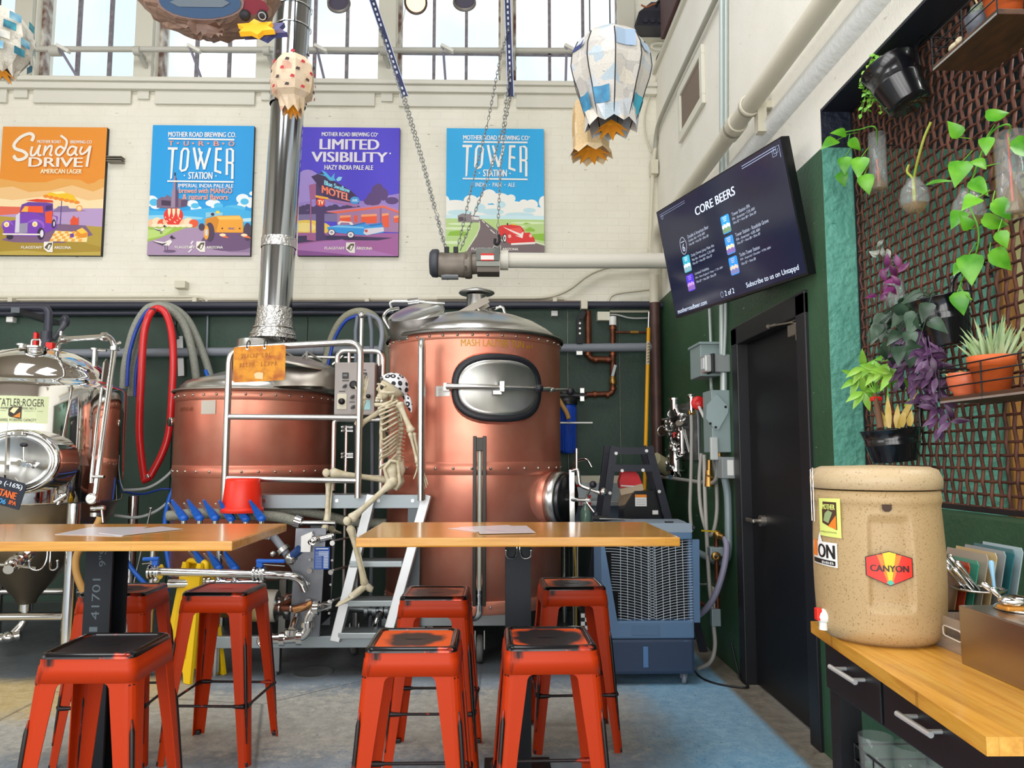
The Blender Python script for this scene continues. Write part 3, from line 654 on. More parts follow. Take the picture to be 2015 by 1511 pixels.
# ================================================================ brewing vessels
def wrap(g,C,R,ang,i0=0):
 "bend shapes laid out on (x = along, y = outward offset, z = height) round a vertical cylinder; ang = facing direction (0 = towards -Y)"
 for i in range(i0,len(g.v)):
  p = g.v[i]; a = ang+p.x/R; r = R+p.y
  g.v[i] = V((C[0]+math.sin(a)*r,C[1]-math.cos(a)*r,p.z))
 return g
def oval(rx,rz,n=40,e=2.6):
 out = []
 for k in range(n):
  t = 2*math.pi*k/n; c,s_ = math.cos(t),math.sin(t)
  out.append((rx*math.copysign(abs(c)**(2/e),c),rz*math.copysign(abs(s_)**(2/e),s_)))
 return out
def oval_rings(g,rings,cz,n=40,cap=True,smooth=True,e=2.6):
 "rings = (rx, rz, outward) joined into a skin, in the flat layout used by wrap()"
 v = []; f = []
 for(rx,rz,o) in rings:
  for(u,w_) in oval(rx,rz,n,e): v.append(V((u,o,cz+w_)))
 for i in range(len(rings)-1):
  for k in range(n): f.append((i*n+k,i*n+(k+1)%n,(i+1)*n+(k+1)%n,(i+1)*n+k))
 g.add(v,f,smooth)
 return g
rubber = mat('black_gasket_rubber','#1b1c24',.45)
rivetm = mat('nickel_rivet','#b9b0a8',.3,.9)
seam = mat('copper_seam_shadow_line','#8a4636',.4,.9)
gold = mat('gold_vinyl_letters','#b98a1e',.45,.2)
ang_of = lambda C,px,Yc: None
def band(g,C,R,z0,z1,n=72): g.lathe([(R,z0),(R+.004,z0+.003),(R+.004,z1-.003),(R,z1)],C,n=n)
def rivets(name,C,R,z,n,parent,a0=-100,a1=100,off=0):
 g = G()
 for k in range(n):
  a = math.radians(a0+(a1-a0)*(k+off)/n); p = V((C[0]+math.sin(a)*R,C[1]-math.cos(a)*R,z)); d = V((math.sin(a),-math.cos(a),0))
  g.lathe([(.011,0),(.0095,.006),(.005,.010),(.0005,.0112)],p,d,n=8)
 return g.obj(name,rivetm,parent)
 # ---------------- mash lauter tun (right, tall copper)
TC,TR = V((-.159,5.83,0)),.652
tun = thing('mash_tun','tall copper mash lauter tun with oval glass door and steel domed lid','brewing tank',(TC.x,TC.y,.15))
TZ0,TZ1,TM = .345,2.262,1.315
G().lathe([(.05,TZ0-.005),(TR-.03,TZ0-.005),(TR,TZ0),(TR,TM-.03),(TR-.001,TM),(TR,TM+.03),(TR,TZ1)],TC,n=96).obj('copper_shell',copper,tun)
for z0,z1,z,n in((TM-.045,TM+.045,TM,18),(TZ1-.06,TZ1-.01,TZ1-.034,22),(TZ0,TZ0+.09,TZ0+.05,18)):
 g = G(); band(g,TC,TR,z0,z1); rivets('rivet_row',TC,TR+.003,z,n,g.obj('copper_band',copper,tun))
G().lathe([(TR+.026,TZ1-.012),(TR+.03,TZ1),(TR+.026,TZ1+.012),(TR-.02,TZ1+.02),(TR-.03,TZ1-.012)],TC,n=96).obj('rim_flange',mat('dark_steel_rim','#7b7873',.35,1),tun)
dome = [(TR-.03,TZ1+.015),(TR-.04,TZ1+.05),(TR-.09,TZ1+.09),(.47,TZ1+.145),(.35,TZ1+.19),(.2,TZ1+.225),(.0005,TZ1+.235)]
G().lathe(dome,TC,n=72).obj('domed_lid',steel,tun)
# lid fittings: neck with cap, slanting grist chute, hinged hatch at the left
nk = at(938,600,5.83)
g = G(); g.lathe([(.085,-.02),(.08,.0),(.078,.17),(.085,.175)],(nk.x,5.83,TZ1+.2),n=28); g.lathe([(.0005,.232),(.06,.228),(.135,.205),(.14,.195),(.13,.187),(.08,.19)],(nk.x,5.83,TZ1+.2),n=28); g.obj('chute_neck',steel,tun)
a,b = at(960,590,5.66),at(862,640,5.58)
g = G(); g.beam(a,b,.16,.012); g.beam(a+V((0,-.08,-.012)),b+V((0,-.08,-.022)),.008,.05); g.beam(a+V((0,.08,-.012)),b+V((0,.08,-.022)),.008,.05)
for t in(.2,.45,.7): p = a.lerp(b,t); g.beam(p+V((-.02,-.07,-.02)),p+V((.06,-.07,-.12)),.012,.012)
g.obj('grist_chute',satin,tun)
hc = at(822,652,5.55); hc.z = TZ1+.08; tilt = V((-.12,-.3,1)).normalized()
g = G(); g.lathe([(.21,-.06),(.21,.075),(.2,.075),(.2,-.06)],hc,tilt,n=40); g.obj('hatch_collar',mat('dark_satin_steel','#6e6a66',.4,1),tun)
g = G(); hl = hc+tilt*.09+V((-.01,.1,.02)); tl2 = V((-.25,-.55,1)).normalized()
g.lathe([(.215,-.01),(.215,.012),(.17,.03),(.0005,.045)],hl,tl2,n=40); g.obj('hatch_lid',steel,tun)
g = G(); hb = hl+tl2*.05; g.tube(bend([hb+V((-.16,0,-.02)),hb+V((-.19,-.02,.05)),hb+V((.02,.02,.06)),hb+V((.22,.05,.05))],.04),.011); g.cyl(hb+V((-.05,0,.05)),hb+V((.03,0,.06)),.022); g.tube(bend([hc+V((-.2,-.05,-.02)),hc+V((-.25,-.06,.06)),hc+V((-.22,-.04,.12)),hc+V((-.14,0,.14))],.04),.012)
g.obj('hatch_hinge',chrome,tun)
p = at(960,612,5.7); g = G(); g.tube(bend([p+V((-.02,.1,.02)),p+V((.06,.0,.02)),p+V((.11,0,.04)),p+V((.13,0,-.03)),p+V((.16,.0,-.05))],.03),.013); g.obj('spray_inlet',chrome,tun)
# lettering on the shell
def on_tun(px0,px1,py0,py1,text,mt,name,bold):
 g = G(); zc0,zc1 = at(px0,py1,TC.y-TR).z,at(px0,py0,TC.y-TR).z
 def a_of(px):
  s = (px-975)/1500; lo,hi = -1.3,1.3
  for _ in range(40):
   m = (lo+hi)/2; x = TC.x+math.sin(m)*TR; y = TC.y-math.cos(m)*TR
   if x/y<s: lo = m
   else: hi = m
  return lo
 u0,u1 = a_of(px0)*TR,a_of(px1)*TR
 g.text(text,V((0,.0035,0)),X,Z,u0,u1,zc0,zc1,bold); wrap(g,TC,TR,0); g.obj(name,mt,tun)
on_tun(906,1030,667,681,'MASH LAUTER TUN',gold,'lettering',.012); on_tun(1035,1047,673,681,'#1',gold,'lettering',.02)
# oval door
da = math.asin((.018-TC.x)/TR); dz = at(972,764,TC.y-TR+.03).z; RX,RZ = .298,.222
def door_part(name,rings,mt): g = G(); oval_rings(g,rings,dz); wrap(g,TC,TR,da); return g.obj(name,mt,tun)
door_part('door_collar',[(RX+.035,RZ+.035,-.01),(RX+.012,RZ+.012,.02),(RX+.0,RZ+.0,.03)],copper)
door_part('door_gasket',[(RX+.006,RZ+.006,.01),(RX+.012,RZ+.012,.05),(RX+.002,RZ+.002,.064),(RX-.03,RZ-.03,.06),(RX-.035,RZ-.035,.05)],rubber)
dp = door_part('oval_door',[(RX-.028,RZ-.028,.05),(RX-.036,RZ-.036,.064),(RX-.06,RZ-.06,.058),(RX*.55,RZ*.55,.045),(RX*.2,RZ*.2,.04),(.001,.001,.038)],mat('spun_door_steel','#cfcfca',.33,1,'#a9a8a6',3,stretch=(1,1,.4)))
def dpt(u,o,w_): a = da+u/TR; r = TR+o; return V((TC.x+math.sin(a)*r,TC.y-math.cos(a)*r,dz+w_))
g = G(); bo = .1
g.tube([dpt(-RX-.03,bo-.01,.004),dpt(-RX+.02,bo,.002),dpt(-.1,bo,0),dpt(.1,bo,-.004),dpt(RX-.02,bo,-.002),dpt(RX+.05,bo-.01,.004)],[.024,.019,.015,.015,.017,.018])
g.box(dpt(0,bo,0)-V((.018,.02,.035)),dpt(0,bo,0)+V((.018,.02,.04)),.006); g.cyl(dpt(0,.04,0),dpt(0,bo,0),.016); g.box(dpt(-.05,.07,-.05),dpt(.0,.09,-.02),.004)
g.box(dpt(-RX-.03,.07,0)-V((.03,.02,.03)),dpt(-RX-.03,.09,0)+V((.02,.02,.03)),.006); g.cyl(dpt(-RX-.05,0,0),dpt(-RX-.03,.1,0),.014)
g.ball(dpt(RX+.06,bo-.01,0),.024,sc3=(1.6,1,.8)); g.tube([dpt(RX+.06,bo,0),dpt(RX+.14,bo+.03,.006),dpt(RX+.2,bo+.04,.01)],.009); lv = g.obj('door_clamp_bar',steel,dp)
for u,o,r in((RX-.07,.03,.03),(RX+.215,.045,.031)): G().ball(dpt(u,bo+o,0),r).obj('clamp_knob',rubber,dp)
# name plate, sight glass, side manway, outlet
g = G(); g.box((-.055,0,dz-.055),(.055,.004,dz+.015)); wrap(g,TC,TR+.002,math.asin((at(872,772,5.25).x-TC.x)/TR)); npl = g.obj('name_plate',steel,tun)
g = G()
for k in range(3): g.box((-.035,.0045,dz-.03+k*.012),(.035-k*.012,.0055,dz-.027+k*.012))
wrap(g,TC,TR+.002,math.asin((at(872,772,5.25).x-TC.x)/TR)); g.obj('engraving',satin,npl)
sg0,sg1 = at(931,858,5.15),at(957,1192,5.15); ZT,ZB = sg0.z,sg1.z; sx0,sx1 = sg0.x,at(957,900,5.15).x; ym = 5.19
g = G(); g.box((sx0,ym-.06,ZB),(sx0+.024,ym+.04,ZT),.003); g.box((sx1-.024,ym-.06,ZB),(sx1,ym+.04,ZT),.003); g.box((sx0,ym,ZB),(sx1,ym+.008,ZT)); g.box((sx0+.012,ym-.055,ZT-.1),(sx1-.012,ym-.01,ZT-.01),.004); g.obj('sight_glass_guard',mat('dark_channel_steel','#3c3936',.4,.8),tun)
xm = (sx0+sx1)/2
G().cyl((xm,ym-.03,ZB+.04),(xm,ym-.03,ZT-.1),.014).obj('sight_tube',mat('cloudy_sight_tube','#b9bfb0',.15,0,coat=.5),tun)
g = G(); g.cyl((xm,ym-.03,ZB+.01),(xm,ym-.03,ZB+.1),.022); g.cyl((xm,ym-.03,ZB+.06),(xm,ym-.03,ZB+.075),.027); g.tube(bend([(xm,ym-.03,ZB+.02),(xm,ym-.03,ZB-.08),(xm-.12,ym+.1,ZB-.1)],.07),.025); g.obj('sight_glass_fitting',chrome,tun)
md = V((.86,-.51,0)).normalized(); mc = V((TC.x,TC.y,at(1090,982,5.5).z))+md*(TR-.06)
G().lathe([(.26,.0),(.215,.035),(.195,.06),(.19,.085)],mc,md,n=40).obj('manway_neck',copper,tun)
g = G(); g.lathe([(.192,.08),(.197,.085),(.197,.16),(.18,.165),(.175,.15)],mc,md,n=40); sm_ = g.obj('manway_ring',steel,tun)
G().lathe([(.175,.15),(.178,.185),(.165,.195),(.05,.205),(.0005,.205)],mc,md,n=40).obj('manway_cover',mat('dark_cover_steel','#4b4b4d',.35,1),tun)
mp_ = mc+md*.22; sd = V((.51,.86,0))
g = G(); g.beam(mp_-Z*.2,mp_+Z*.21,.035,.02); g.cyl(mp_+Z*.0-md*.04,mp_+md*.14,.014); g.cyl(mp_+md*.1-Z*.0,mp_+md*.13+V((.03,-.05,-.08)),.007); g.cyl(mp_+md*.1,mp_+md*.12+V((.02,-.03,.09)),.007)
g.tube(bend([mp_+Z*.2,mp_+Z*.22+md*.05,mp_+Z*.1+md*.06,mp_+Z*.05+md*.22],.03),.014); g.cyl(mp_+Z*.2+md*.04,mp_+Z*.36+md*.04,.009); g.ball(mp_+Z*.06+md*.24,.03); mb_ = g.obj('manway_yoke',chrome,tun)
for q in(md*.14+V((.035,-.06,-.1)),md*.13+V((.025,-.035,.11))): G().ball(mp_+q,.026).obj('yoke_knob',rubber,mb_)
for a in(45,135,225,315):
 q = TC+V((math.cos(math.radians(a)),math.sin(math.radians(a)),0))*.5; G().beam(q,q+Z*(TZ0+.02),.05,.05,up=(0,1,0)).obj('support_leg',steel,tun)
 # ---------------- brew kettle (left, low copper)
KC,KR = V((-1.934,6.2,0)),.604
ket = thing('brew_kettle','low wide copper brew kettle with steel lid under the round metal flue','brewing tank',(KC.x,KC.y,.15))
KZ0,KZ1 = .5,1.895; KM = 1.285
G().lathe([(.05,KZ0-.004),(KR-.02,KZ0-.004),(KR,KZ0),(KR,KZ1)],KC,n=96).obj('copper_shell',copper,ket)
for z0,z1,z,n in((KM-.045,KM+.045,KM,18),(KZ1-.085,KZ1-.01,KZ1-.045,20)):
 g = G(); band(g,KC,KR,z0,z1); rivets('rivet_row',KC,KR+.003,z,n,g.obj('copper_band',copper,ket),-80,120)
G().lathe([(KR+.02,KZ1-.008),(KR+.032,KZ1),(KR+.02,KZ1+.012),(KR-.02,KZ1+.016),(KR-.03,KZ1-.008)],KC,n=96).obj('rim_flange',satin,ket)
G().lathe([(KR-.025,KZ1+.01),(KR-.03,KZ1+.045),(KR-.07,KZ1+.085),(.42,KZ1+.12),(.3,KZ1+.16),(.22,KZ1+.185),(.18,KZ1+.2),(.165,KZ1+.44)],KC,n=72).obj('domed_lid',steel,ket)
hk = at(602,752,5.85); hk.z = KZ1+.1
g = G(); g.lathe([(.235,-.08),(.235,.06),(.225,.06),(.225,-.08)],hk,n=40,sx=1.15); g.obj('hatch_collar',satin,ket)
g = G(); hv = V((.22,-.12,1)).normalized(); hp = hk+V((-.02,0,.115)); g.lathe([(.26,-.012),(.26,.0),(.2,.02),(.0005,.05)],hp,hv,n=40,sx=1.1)
lidk = g.obj('hatch_lid',satin,ket)
g = G(); t0 = hp+hv*.035
for s_ in(-.13,.04): g.tube([t0+V((s_-.05,-.1,-.02)),t0+V((s_-.02,-.02,.05)),t0+V((s_+.08,.04,-.01))],.009); g.tube([t0+V((s_-.02,-.02,.05)),t0+V((s_+.0,-.1,-.01))],.009)
g.tube([t0+V((.0,.05,.02)),t0+V((.36,.1,.02))],.012); g.beam(t0+V((.22,-.02,-.05)),t0+V((.3,-.02,.02)),.05,.01); g.obj('lid_handle',steel,lidk)
g = G(); g.box((-.06,.0,KZ1-.19),(.06,.004,KZ1-.09)); wrap(g,KC,KR+.002,-.33+.05); g.obj('name_plate',satin,ket)
g = G(); g.text('KETTLE #2',V((0,.004,0)),X,Z,-.11,.06,KZ1-.165,KZ1-.135,.02); wrap(g,KC,KR,-.62); g.obj('lettering',mat('worn_dark_letters','#7c4326',.5),ket)
gp = V((KC.x-KR-.03,KC.y-.1,at(345,830,6.1).z)); g = G(); g.cyl(gp+X*.06,gp,.012); g.lathe([(.035,-.02),(.037,.015),(.034,.02),(.0005,.018)],gp,(-.6,-.8,0),n=20); g.obj('dial_gauge',chrome,ket)
for a in(45,135,225,315):
 q = KC+V((math.cos(math.radians(a)),math.sin(math.radians(a)),0))*.5; G().beam(q,q+Z*(KZ0+.02),.05,.05,up=(0,1,0)).obj('support_leg',steel,ket)
 # ---------------- flue
galv = mat('shiny_flue_steel','#c4c8cc',.13,1,'#9aa0a6',2,stretch=(6,6,.3))
foil = mat('crinkled_foil_tape','#d9d9d8',.2,1,bump=.9,bscale=45)
f0,f1 = at(537,668,6.2),at(580,-10,6.2); fd_ = (f1-f0).normalized()
flue = thing('flue_pipe','shiny round metal flue rising from the low copper kettle','flue pipe',f0)
FL = (f1-f0).length; Lz = lambda py: FL*(668-py)/678
G().lathe([(.135,Lz(640)),(.135,Lz(205))],f0,fd_,n=40).obj('lower_pipe',galv,flue)
G().lathe([(.143,Lz(208)),(.143,FL)],f0,fd_,n=40).obj('upper_pipe',galv,flue)
for pr in([(.19,0),(.185,.04),(.15,.1),(.14,.2),(.137,.26)],[(.141,Lz(495)),(.141,Lz(476))],[(.147,Lz(215)),(.148,Lz(178))]): G().lathe(pr,f0,fd_,n=40).obj('foil_tape',foil,flue)
g = G()
for L_ in(.03,.09,Lz(172),Lz(60),Lz(20)): g.lathe([(.15+(.035 if L_<.05 else .012 if L_<.1 else 0),L_-.008),(.157+(.035 if L_<.05 else .012 if L_<.1 else 0),L_),(.15+(.035 if L_<.05 else .012 if L_<.1 else 0),L_+.008)],f0,fd_,n=40)
g.obj('joint_ring',chrome,flue)
# ---------------- fermenter (left edge, mirror stainless)
FC,FR = V((-3.325,5.6,0)),.58
fer = thing('conical_fermenter','mirror stainless conical fermenter with round side hatch and pale green sign','brewing tank',(FC.x,FC.y,0))
G().lathe([(FR-.03,1.075),(FR-.005,1.08),(FR,1.09),(FR,1.86),(FR-.006,1.88)],FC,n=96).obj('tank_jacket',mirror,fer)
G().lathe([(FR-.006,1.88),(FR-.04,1.905),(FR-.1,1.93),(.47,1.945),(.462,1.96),(.455,1.985),(.40,2.06),(.28,2.135),(.14,2.175),(.0005,2.185)],FC,n=96).obj('domed_top',mirror,fer)
G().lathe([(.555,1.085),(.53,1.0),(.5,.93),(.26,.63),(.075,.4),(.06,.36)],FC,n=72).obj('cone_bottom',mat('brushed_cone_steel','#a89a86',.36,1,'#8f8678',2),fer)
for sx_,sy_ in((.555,-.47),(-.5,-.47),(.5,.47),(-.5,.47)): G().cyl((FC.x+sx_,FC.y+sy_,.0),(FC.x+sx_,FC.y+sy_,1.09),.04,n=20).obj('leg',chrome,fer)
g = G(); q = [FC+V((sx_,sy_,.36)) for sx_,sy_ in((.555,-.47),(.5,.47),(-.5,.47),(-.5,-.47))]
for i in range(4): g.cyl(q[i],q[(i+1)%4],.025)
g.obj('leg_ring',chrome,fer)
# side hatch, turned a little to the right
hd = V((.05,-1,0)).normalized(); hcx = at(28,908,4.96); hc2 = V((FC.x,FC.y,hcx.z)); hc2 = V((hcx.x,5.04,hcx.z)); hr = V((1,.05,0)).normalized()
def hring(name,prof,mt,par):
 g = G(); n = 48; v = []; f = []
 for(r,h) in prof:
  for k in range(n): t = 2*math.pi*k/n; v.append(hc2+hr*(math.cos(t)*r*1.28)+Z*(math.sin(t)*r)+hd*h)
 for i in range(len(prof)-1):
  for k in range(n): f.append((i*n+k,i*n+(k+1)%n,(i+1)*n+(k+1)%n,(i+1)*n+k))
 g.add(v,f,True); return g.obj(name,mt,par)
hn = hring('hatch_neck',[(.215,-.18),(.208,.02),(.205,.06),(.195,.072),(.18,.066),(.175,.05)],mirror,fer)
hdr = hring('hatch_door',[(.178,.045),(.172,.062),(.16,.066),(.14,.05),(.06,.03),(.0005,.026)],steel,fer)
g = G(); p = hc2+hd*.1
g.beam(p-X*.24,p+X*.15-Z*.015,.03,.022); g.cyl(p,p-hd*.07,.02); g.beam(p+V((-.03,-.02,.19)),p+V((-.02,-.02,-.19)),.012,.03)
for k in range(4): g.cyl(p+V((.05+.03*k,-.02,-.01-.008*k)),p+V((.05+.03*k,.03,-.01)),.02-.003*k)
g.cyl(p+V((.085,-.03,0)),p+V((.08,-.03,.1)),.006); g.box(p+V((-.02,.0,.165)),p+V((.05,.04,.195)),.006); hb_ = g.obj('hatch_clamp',chrome,hdr)
G().ball(p+V((.08,-.03,.105)),.018,sc3=(1.4,1,.8)).obj('clamp_knob',rubber,hb_)
# sign, chalk tag
g = G(); za,zb = at(40,832,5.02).z,at(40,778,5.02).z
a1 = math.asin((at(75,800,5.02).x-FC.x)/FR); u0,u1 = -.43,a1*FR
sgn = G(); sgn.add([V((u0+(u1-u0)*k/12,.003,zz)) for zz in(za,zb) for k in range(13)],[(k,k+1,14+k,13+k) for k in range(12)]); wrap(sgn,FC,FR,0)
sign = sgn.obj('tank_sign',mat('pale_green_vinyl','#d3dcae',.5),fer,'pale green vessel sign')
g = G(); O = V((0,.0042,0)); H_ = zb-za; ur = u1; uc = at(40,800,5.02).x-FC.x
g.text('STATLER:ROGER',O,X,Z,ur-.305,ur-.025,zb-.068,zb-.018,0); g.text('FERMENTATION VESSEL NO. 2',O,X,Z,ur-.27,ur-.07,zb-.088,zb-.074,.01)
g.text('7 BARREL WORKING CAPACITY',O,X,Z,ur-.285,ur-.065,za+.012,za+.03,0); g.box((ur-.32,.0042,za+.0795),(ur-.235,.005,za+.081)); g.box((ur-.135,.0042,za+.0795),(ur-.03,.005,za+.081)); wrap(g,FC,FR,0); g.obj('sign_lettering',mat('sign_ink','#3c3a2a',.6),sign)
g = G(); zc = za+.072; u = ur-.185
g.mat(0).prism([(u-.038,zc-.02),(u-.03,zc-.03),(u+.02,zc-.042),(u+.036,zc-.042),(u+.036,zc+.038),(u-.02,zc+.036),(u-.038,zc+.02)],O,X,Z); g.mat(1).prism([(u-.012,zc-.03),(u+.03,zc-.036),(u+.03,zc+.0)],O+V((0,.001,0)),X,Z); g.mat(2).prism([(u-.03,zc+.005),(u-.012,zc+.03),(u+.02,zc+.03),(u-.006,zc-.01)],O+V((0,.001,0)),X,Z)
wrap(g,FC,FR,0); g.obj('sign_emblem',[mat('emblem_dark','#33281c',.6),mat('emblem_orange','#d9862c',.6),mat('emblem_cream','#eadfae',.6)],sign)
# overflow arm and down pipe
q0,q1,q2,q3 = at(113,690,5.5),at(120,668,5.42),at(216,662,5.2),at(226,680,5.15)
g = G(); g.tube(bend([q0+V((0,.0,-.04)),q0+Z*.03,q1,q2,q3,at(186,985,4.98)],.05),.019,n=10); dpz = g.obj('blow_off_pipe',chrome,fer)
g = G()
for p_,d_ in((q1.lerp(q2,.06),q2-q1),(q1.lerp(q2,.9),q2-q1),(q3+Z*-.02,Z),(q0+V((0,0,.0)),Z),(at(186,985,4.98),Z),(at(188,1000,4.98),Z),(at(188,1012,4.98),Z)):
 d_ = V(d_).normalized(); G().cyl(V(p_)-d_*.012,V(p_)+d_*.012,.032).obj('pipe_clamp',chrome,dpz)
for a,b,r in(((231,676,5.15),(236,674,5.13),.01),((120,660,5.4),(121,652,5.4),.012),((200,1000,4.95),(203,1028,4.95),.008),((180,1000,4.95),(206,999,4.95),.014)): G().tube([at(*a),at(*b)],r).obj('clamp_handle',chrome,dpz)
g = G(); p = at(183,981,4.93); g.lathe([(.03,0),(.036,.01),(.036,.025),(.03,.03),(.0005,.028)],p,(0,-1,0),n=24); g.obj('dial_gauge',chrome,fer)
gf = G(); gf.lathe([(.028,.0305),(.0005,.0305)],p,(0,-1,0),n=20); gf.beam(p+V((-.018,-.032,-.008)),p+V((.018,-.032,.01)),.003,.003); gf.obj('gauge_face',white,fer)
G().tube([at(200,764,5.15),at(196,800,5.1),at(180,935,4.99),at(179,950,4.99)],.011).tube([at(181,938,4.99),at(205,938,4.97)],.01).obj('sight_tube',chrome,fer)
# ports on the dome
for nm,px,py,yy,r,h in(('dome_port',43,690,5.5,.024,.1),('dome_port',187,695,5.5,.02,.07),('relief_valve',70,690,5.35,.042,.06)):
 p = at(px,py,yy); p.z = 2.1; g = G(); g.cyl(p-Z*.06,p+Z*h,r); g.cyl(p+Z*(h-.012),p+Z*h,r*1.7)
 if nm=='relief_valve': g.tube(bend([p+V((-.03,0,h)),p+V((-.03,0,h+.05)),p+V((.03,0,h+.05)),p+V((.03,0,h))],.015),.007); g.ball(p+Z*.04,.055,sc3=(1,1,.6))
 else: g.tube([p+V((r,0,h-.01)),p+V((r+.06,0,h-.015))],.01)
 g.obj(nm,chrome,fer)
for s_ in(-1,1):
 p = FC+V((s_*.5,-.06,1.93)); g = G(); g.prism([(-.05,0),(.05,0),(.03,.14),(.0,.17),(-.03,.14)],p,V((.0,1,0)),Z,.012); g.obj('lifting_lug',satin,fer)
 # small sample cocks, bottom valve, racking arm
g = G(); p = at(122,978,5.03); g.ball(p,.028); g.tube([p+V((-.03,-.03,-.03)),p+V((.04,-.02,.02))],.012); g.tube([p,p+V((-.01,-.03,-.05))],.01); g.obj('sample_cock',chrome,fer)
g = G(); p0,p1 = at(62,1084,5.2),at(22,1112,5.0); g.cyl(p0,p1,.028);
for t in(.25,.55,.8): p = V(p0).lerp(p1,t); d_ = (p1-p0).normalized(); g.cyl(p-d_*.012,p+d_*.012,.045)
g.ball(p1,.045); g.cyl(p1,p1+V((.02,-.06,-.02)),.03); g.cyl(p1,p1+V((.16,.0,-.02)),.008); g.cyl(p1,p1+V((-.35,0,.02)),.01); g.obj('racking_valve',chrome,fer)
g = G(); pb = FC+V((0,0,.36)); g.cyl(pb+Z*.02,pb-Z*.05,.045); g.tube(bend([pb,pb-Z*.13,pb+V((-.05,-.04,-.2))],.05),.03); g.ball(pb+V((-.07,-.06,-.22)),.05,sc3=(1.2,1,.8)); g.cyl(pb+V((-.13,-.08,-.23)),pb+V((0,-.04,-.21)),.035); g.obj('bottom_valve',chrome,fer)
G().cyl(pb+Z*.03,pb+Z*.01,.03).obj('bottom_seal',blue,fer)
# chalk tag hanging on the hatch
tg = thing('chalk_tag','small black hanging chalk tag with orange writing on the mirror fermenter','sign',at(10,990,4.86))
U2 = (at(40,960,4.86)-at(-40,938,4.86)).normalized(); W2_ = U2.cross(Y_)*-1
if W2_.z<0: W2_ = -W2_
O = at(-40,982,4.86); U2x = U2
G().prism([(0,0),(.255,0),(.255,.15),(.235,.165),(0,.165)],O,U2x,W2_,.006).obj('tag_board',mat('chalkboard','#1b2030',.6),tg)
Ot = O+V((0,-.008,0))
g = G(); g.mat(0).text('OCTANE',Ot,U2x,W2_,.045,.215,.055,.098,.04); g.mat(1).text('Side (-16%)',Ot,U2x,W2_,.03,.235,.115,.152,.02); g.mat(2).text('5.06',Ot,U2x,W2_,.09,.165,.012,.042,.03); g.mat(0).text('IPA',Ot,U2x,W2_,.185,.23,.02,.045,.03)
g.obj('tag_writing',[mat('chalk_orange','#f26a1e',.6),mat('chalk_white','#dfe8f0',.6),mat('chalk_blue','#3f9fe0',.6)],tg)
G().tube([O+U2x*.2+W2_*.16,at(30,940,4.9)],.003).obj('tag_string',mat('string','#c8c4b8',.7),tg)
# ================================================================ platform, skid, pipework, skeleton
dsteel = mat('dull_steel','#8f9496',.38,1)
PF = 5.2; RY = 5.12
plat = thing('work_platform','stainless work platform with tube railing and ladder between the copper tanks','platform',at(700,1262,5.0)*1)
plat.location.z = 0
dk0,dk1 = at(444,975,PF),at(842,975,PF); DZT = at(700,975,PF).z
g = G(); g.prism([(dk0.x,PF),(dk1.x,PF),(dk1.x,PF+.03),(-.93,PF+.36),(dk0.x,PF+.36)],(0,0,DZT-.012),X,Y_,.012); g.obj('deck_plate',dsteel,plat)
g = G(); g.box((at(510,1,PF).x,PF-.012,DZT-.085),(dk1.x,PF,DZT+.006),.003)
g.box((dk0.x,PF-.008,DZT-.05),(at(510,1,PF).x,PF,DZT+.006)); g.obj('edge_channel',alu,plat)
for px in(520,663,745,812):
 p = at(px,985,PF-.016); G().cyl(p+Y_*.006,p-Y_*.004,.012,n=8).obj('channel_bolt',steel,plat)
G().tube(bend([at(440,1010,RY),at(452,686,RY),at(710,672,RY),at(704,980,RY)],.1),.022,n=12).obj('guard_rail',steel,plat)
for(a,b,c,d) in((447,820,708,822),(443,941,706,946)): G().cyl(at(a,b,RY),at(c,d,RY),.019,n=12).obj('cross_rail',steel,plat)
p0,p1 = at(828,985,5.04),at(829,668,5.04)
G().tube(bend([p0,p1,p1+V((.0,.1,0)),V((p0.x,p0.y+.1,p0.z))],.07),.021,n=12).obj('grab_rail',steel,plat)
# ladder
for a,b in(((732,975),(660,1262)),((840,975),(767,1236))):
 G().beam(at(*a,PF-.02),at(*b,5.0),.06,.07,up=(0,-1,.2),bev=.004).obj('ladder_stringer',mat('ladder_aluminium','#d6d9db',.5,.7),plat)
for y,xa,xb,yy in((1052,708,815,5.12),(1103,689,793,5.08),(1180,678,785,5.04),(1243,667,770,5.0)):
 p,q = at(xa,y,yy),at(xb,y,yy); G().box((p.x,yy-.03,p.z-.04),(q.x,yy+.14,p.z),.006).obj('ladder_step',mat('step_aluminium','#a9b2b4',.45,.9),plat)
G().beam(at(816,1000,PF+.02),V((at(812,1190,PF+.02).x,PF+.02,0)),.085,.05,up=(0,-1,0)).obj('platform_post',mat('grey_post','#5f6468',.5,.6),plat)
fd = thing('floor_drain','round grey drain cover in the floor in front of the skid','drain',atz(615,1322,0)); G().lathe([(.0005,.001),(.115,.001),(.12,.004),(.135,.004),(.137,0)],fd.location,n=40).obj('drain_cover',mat('drain_grey','#54585b',.6),fd)
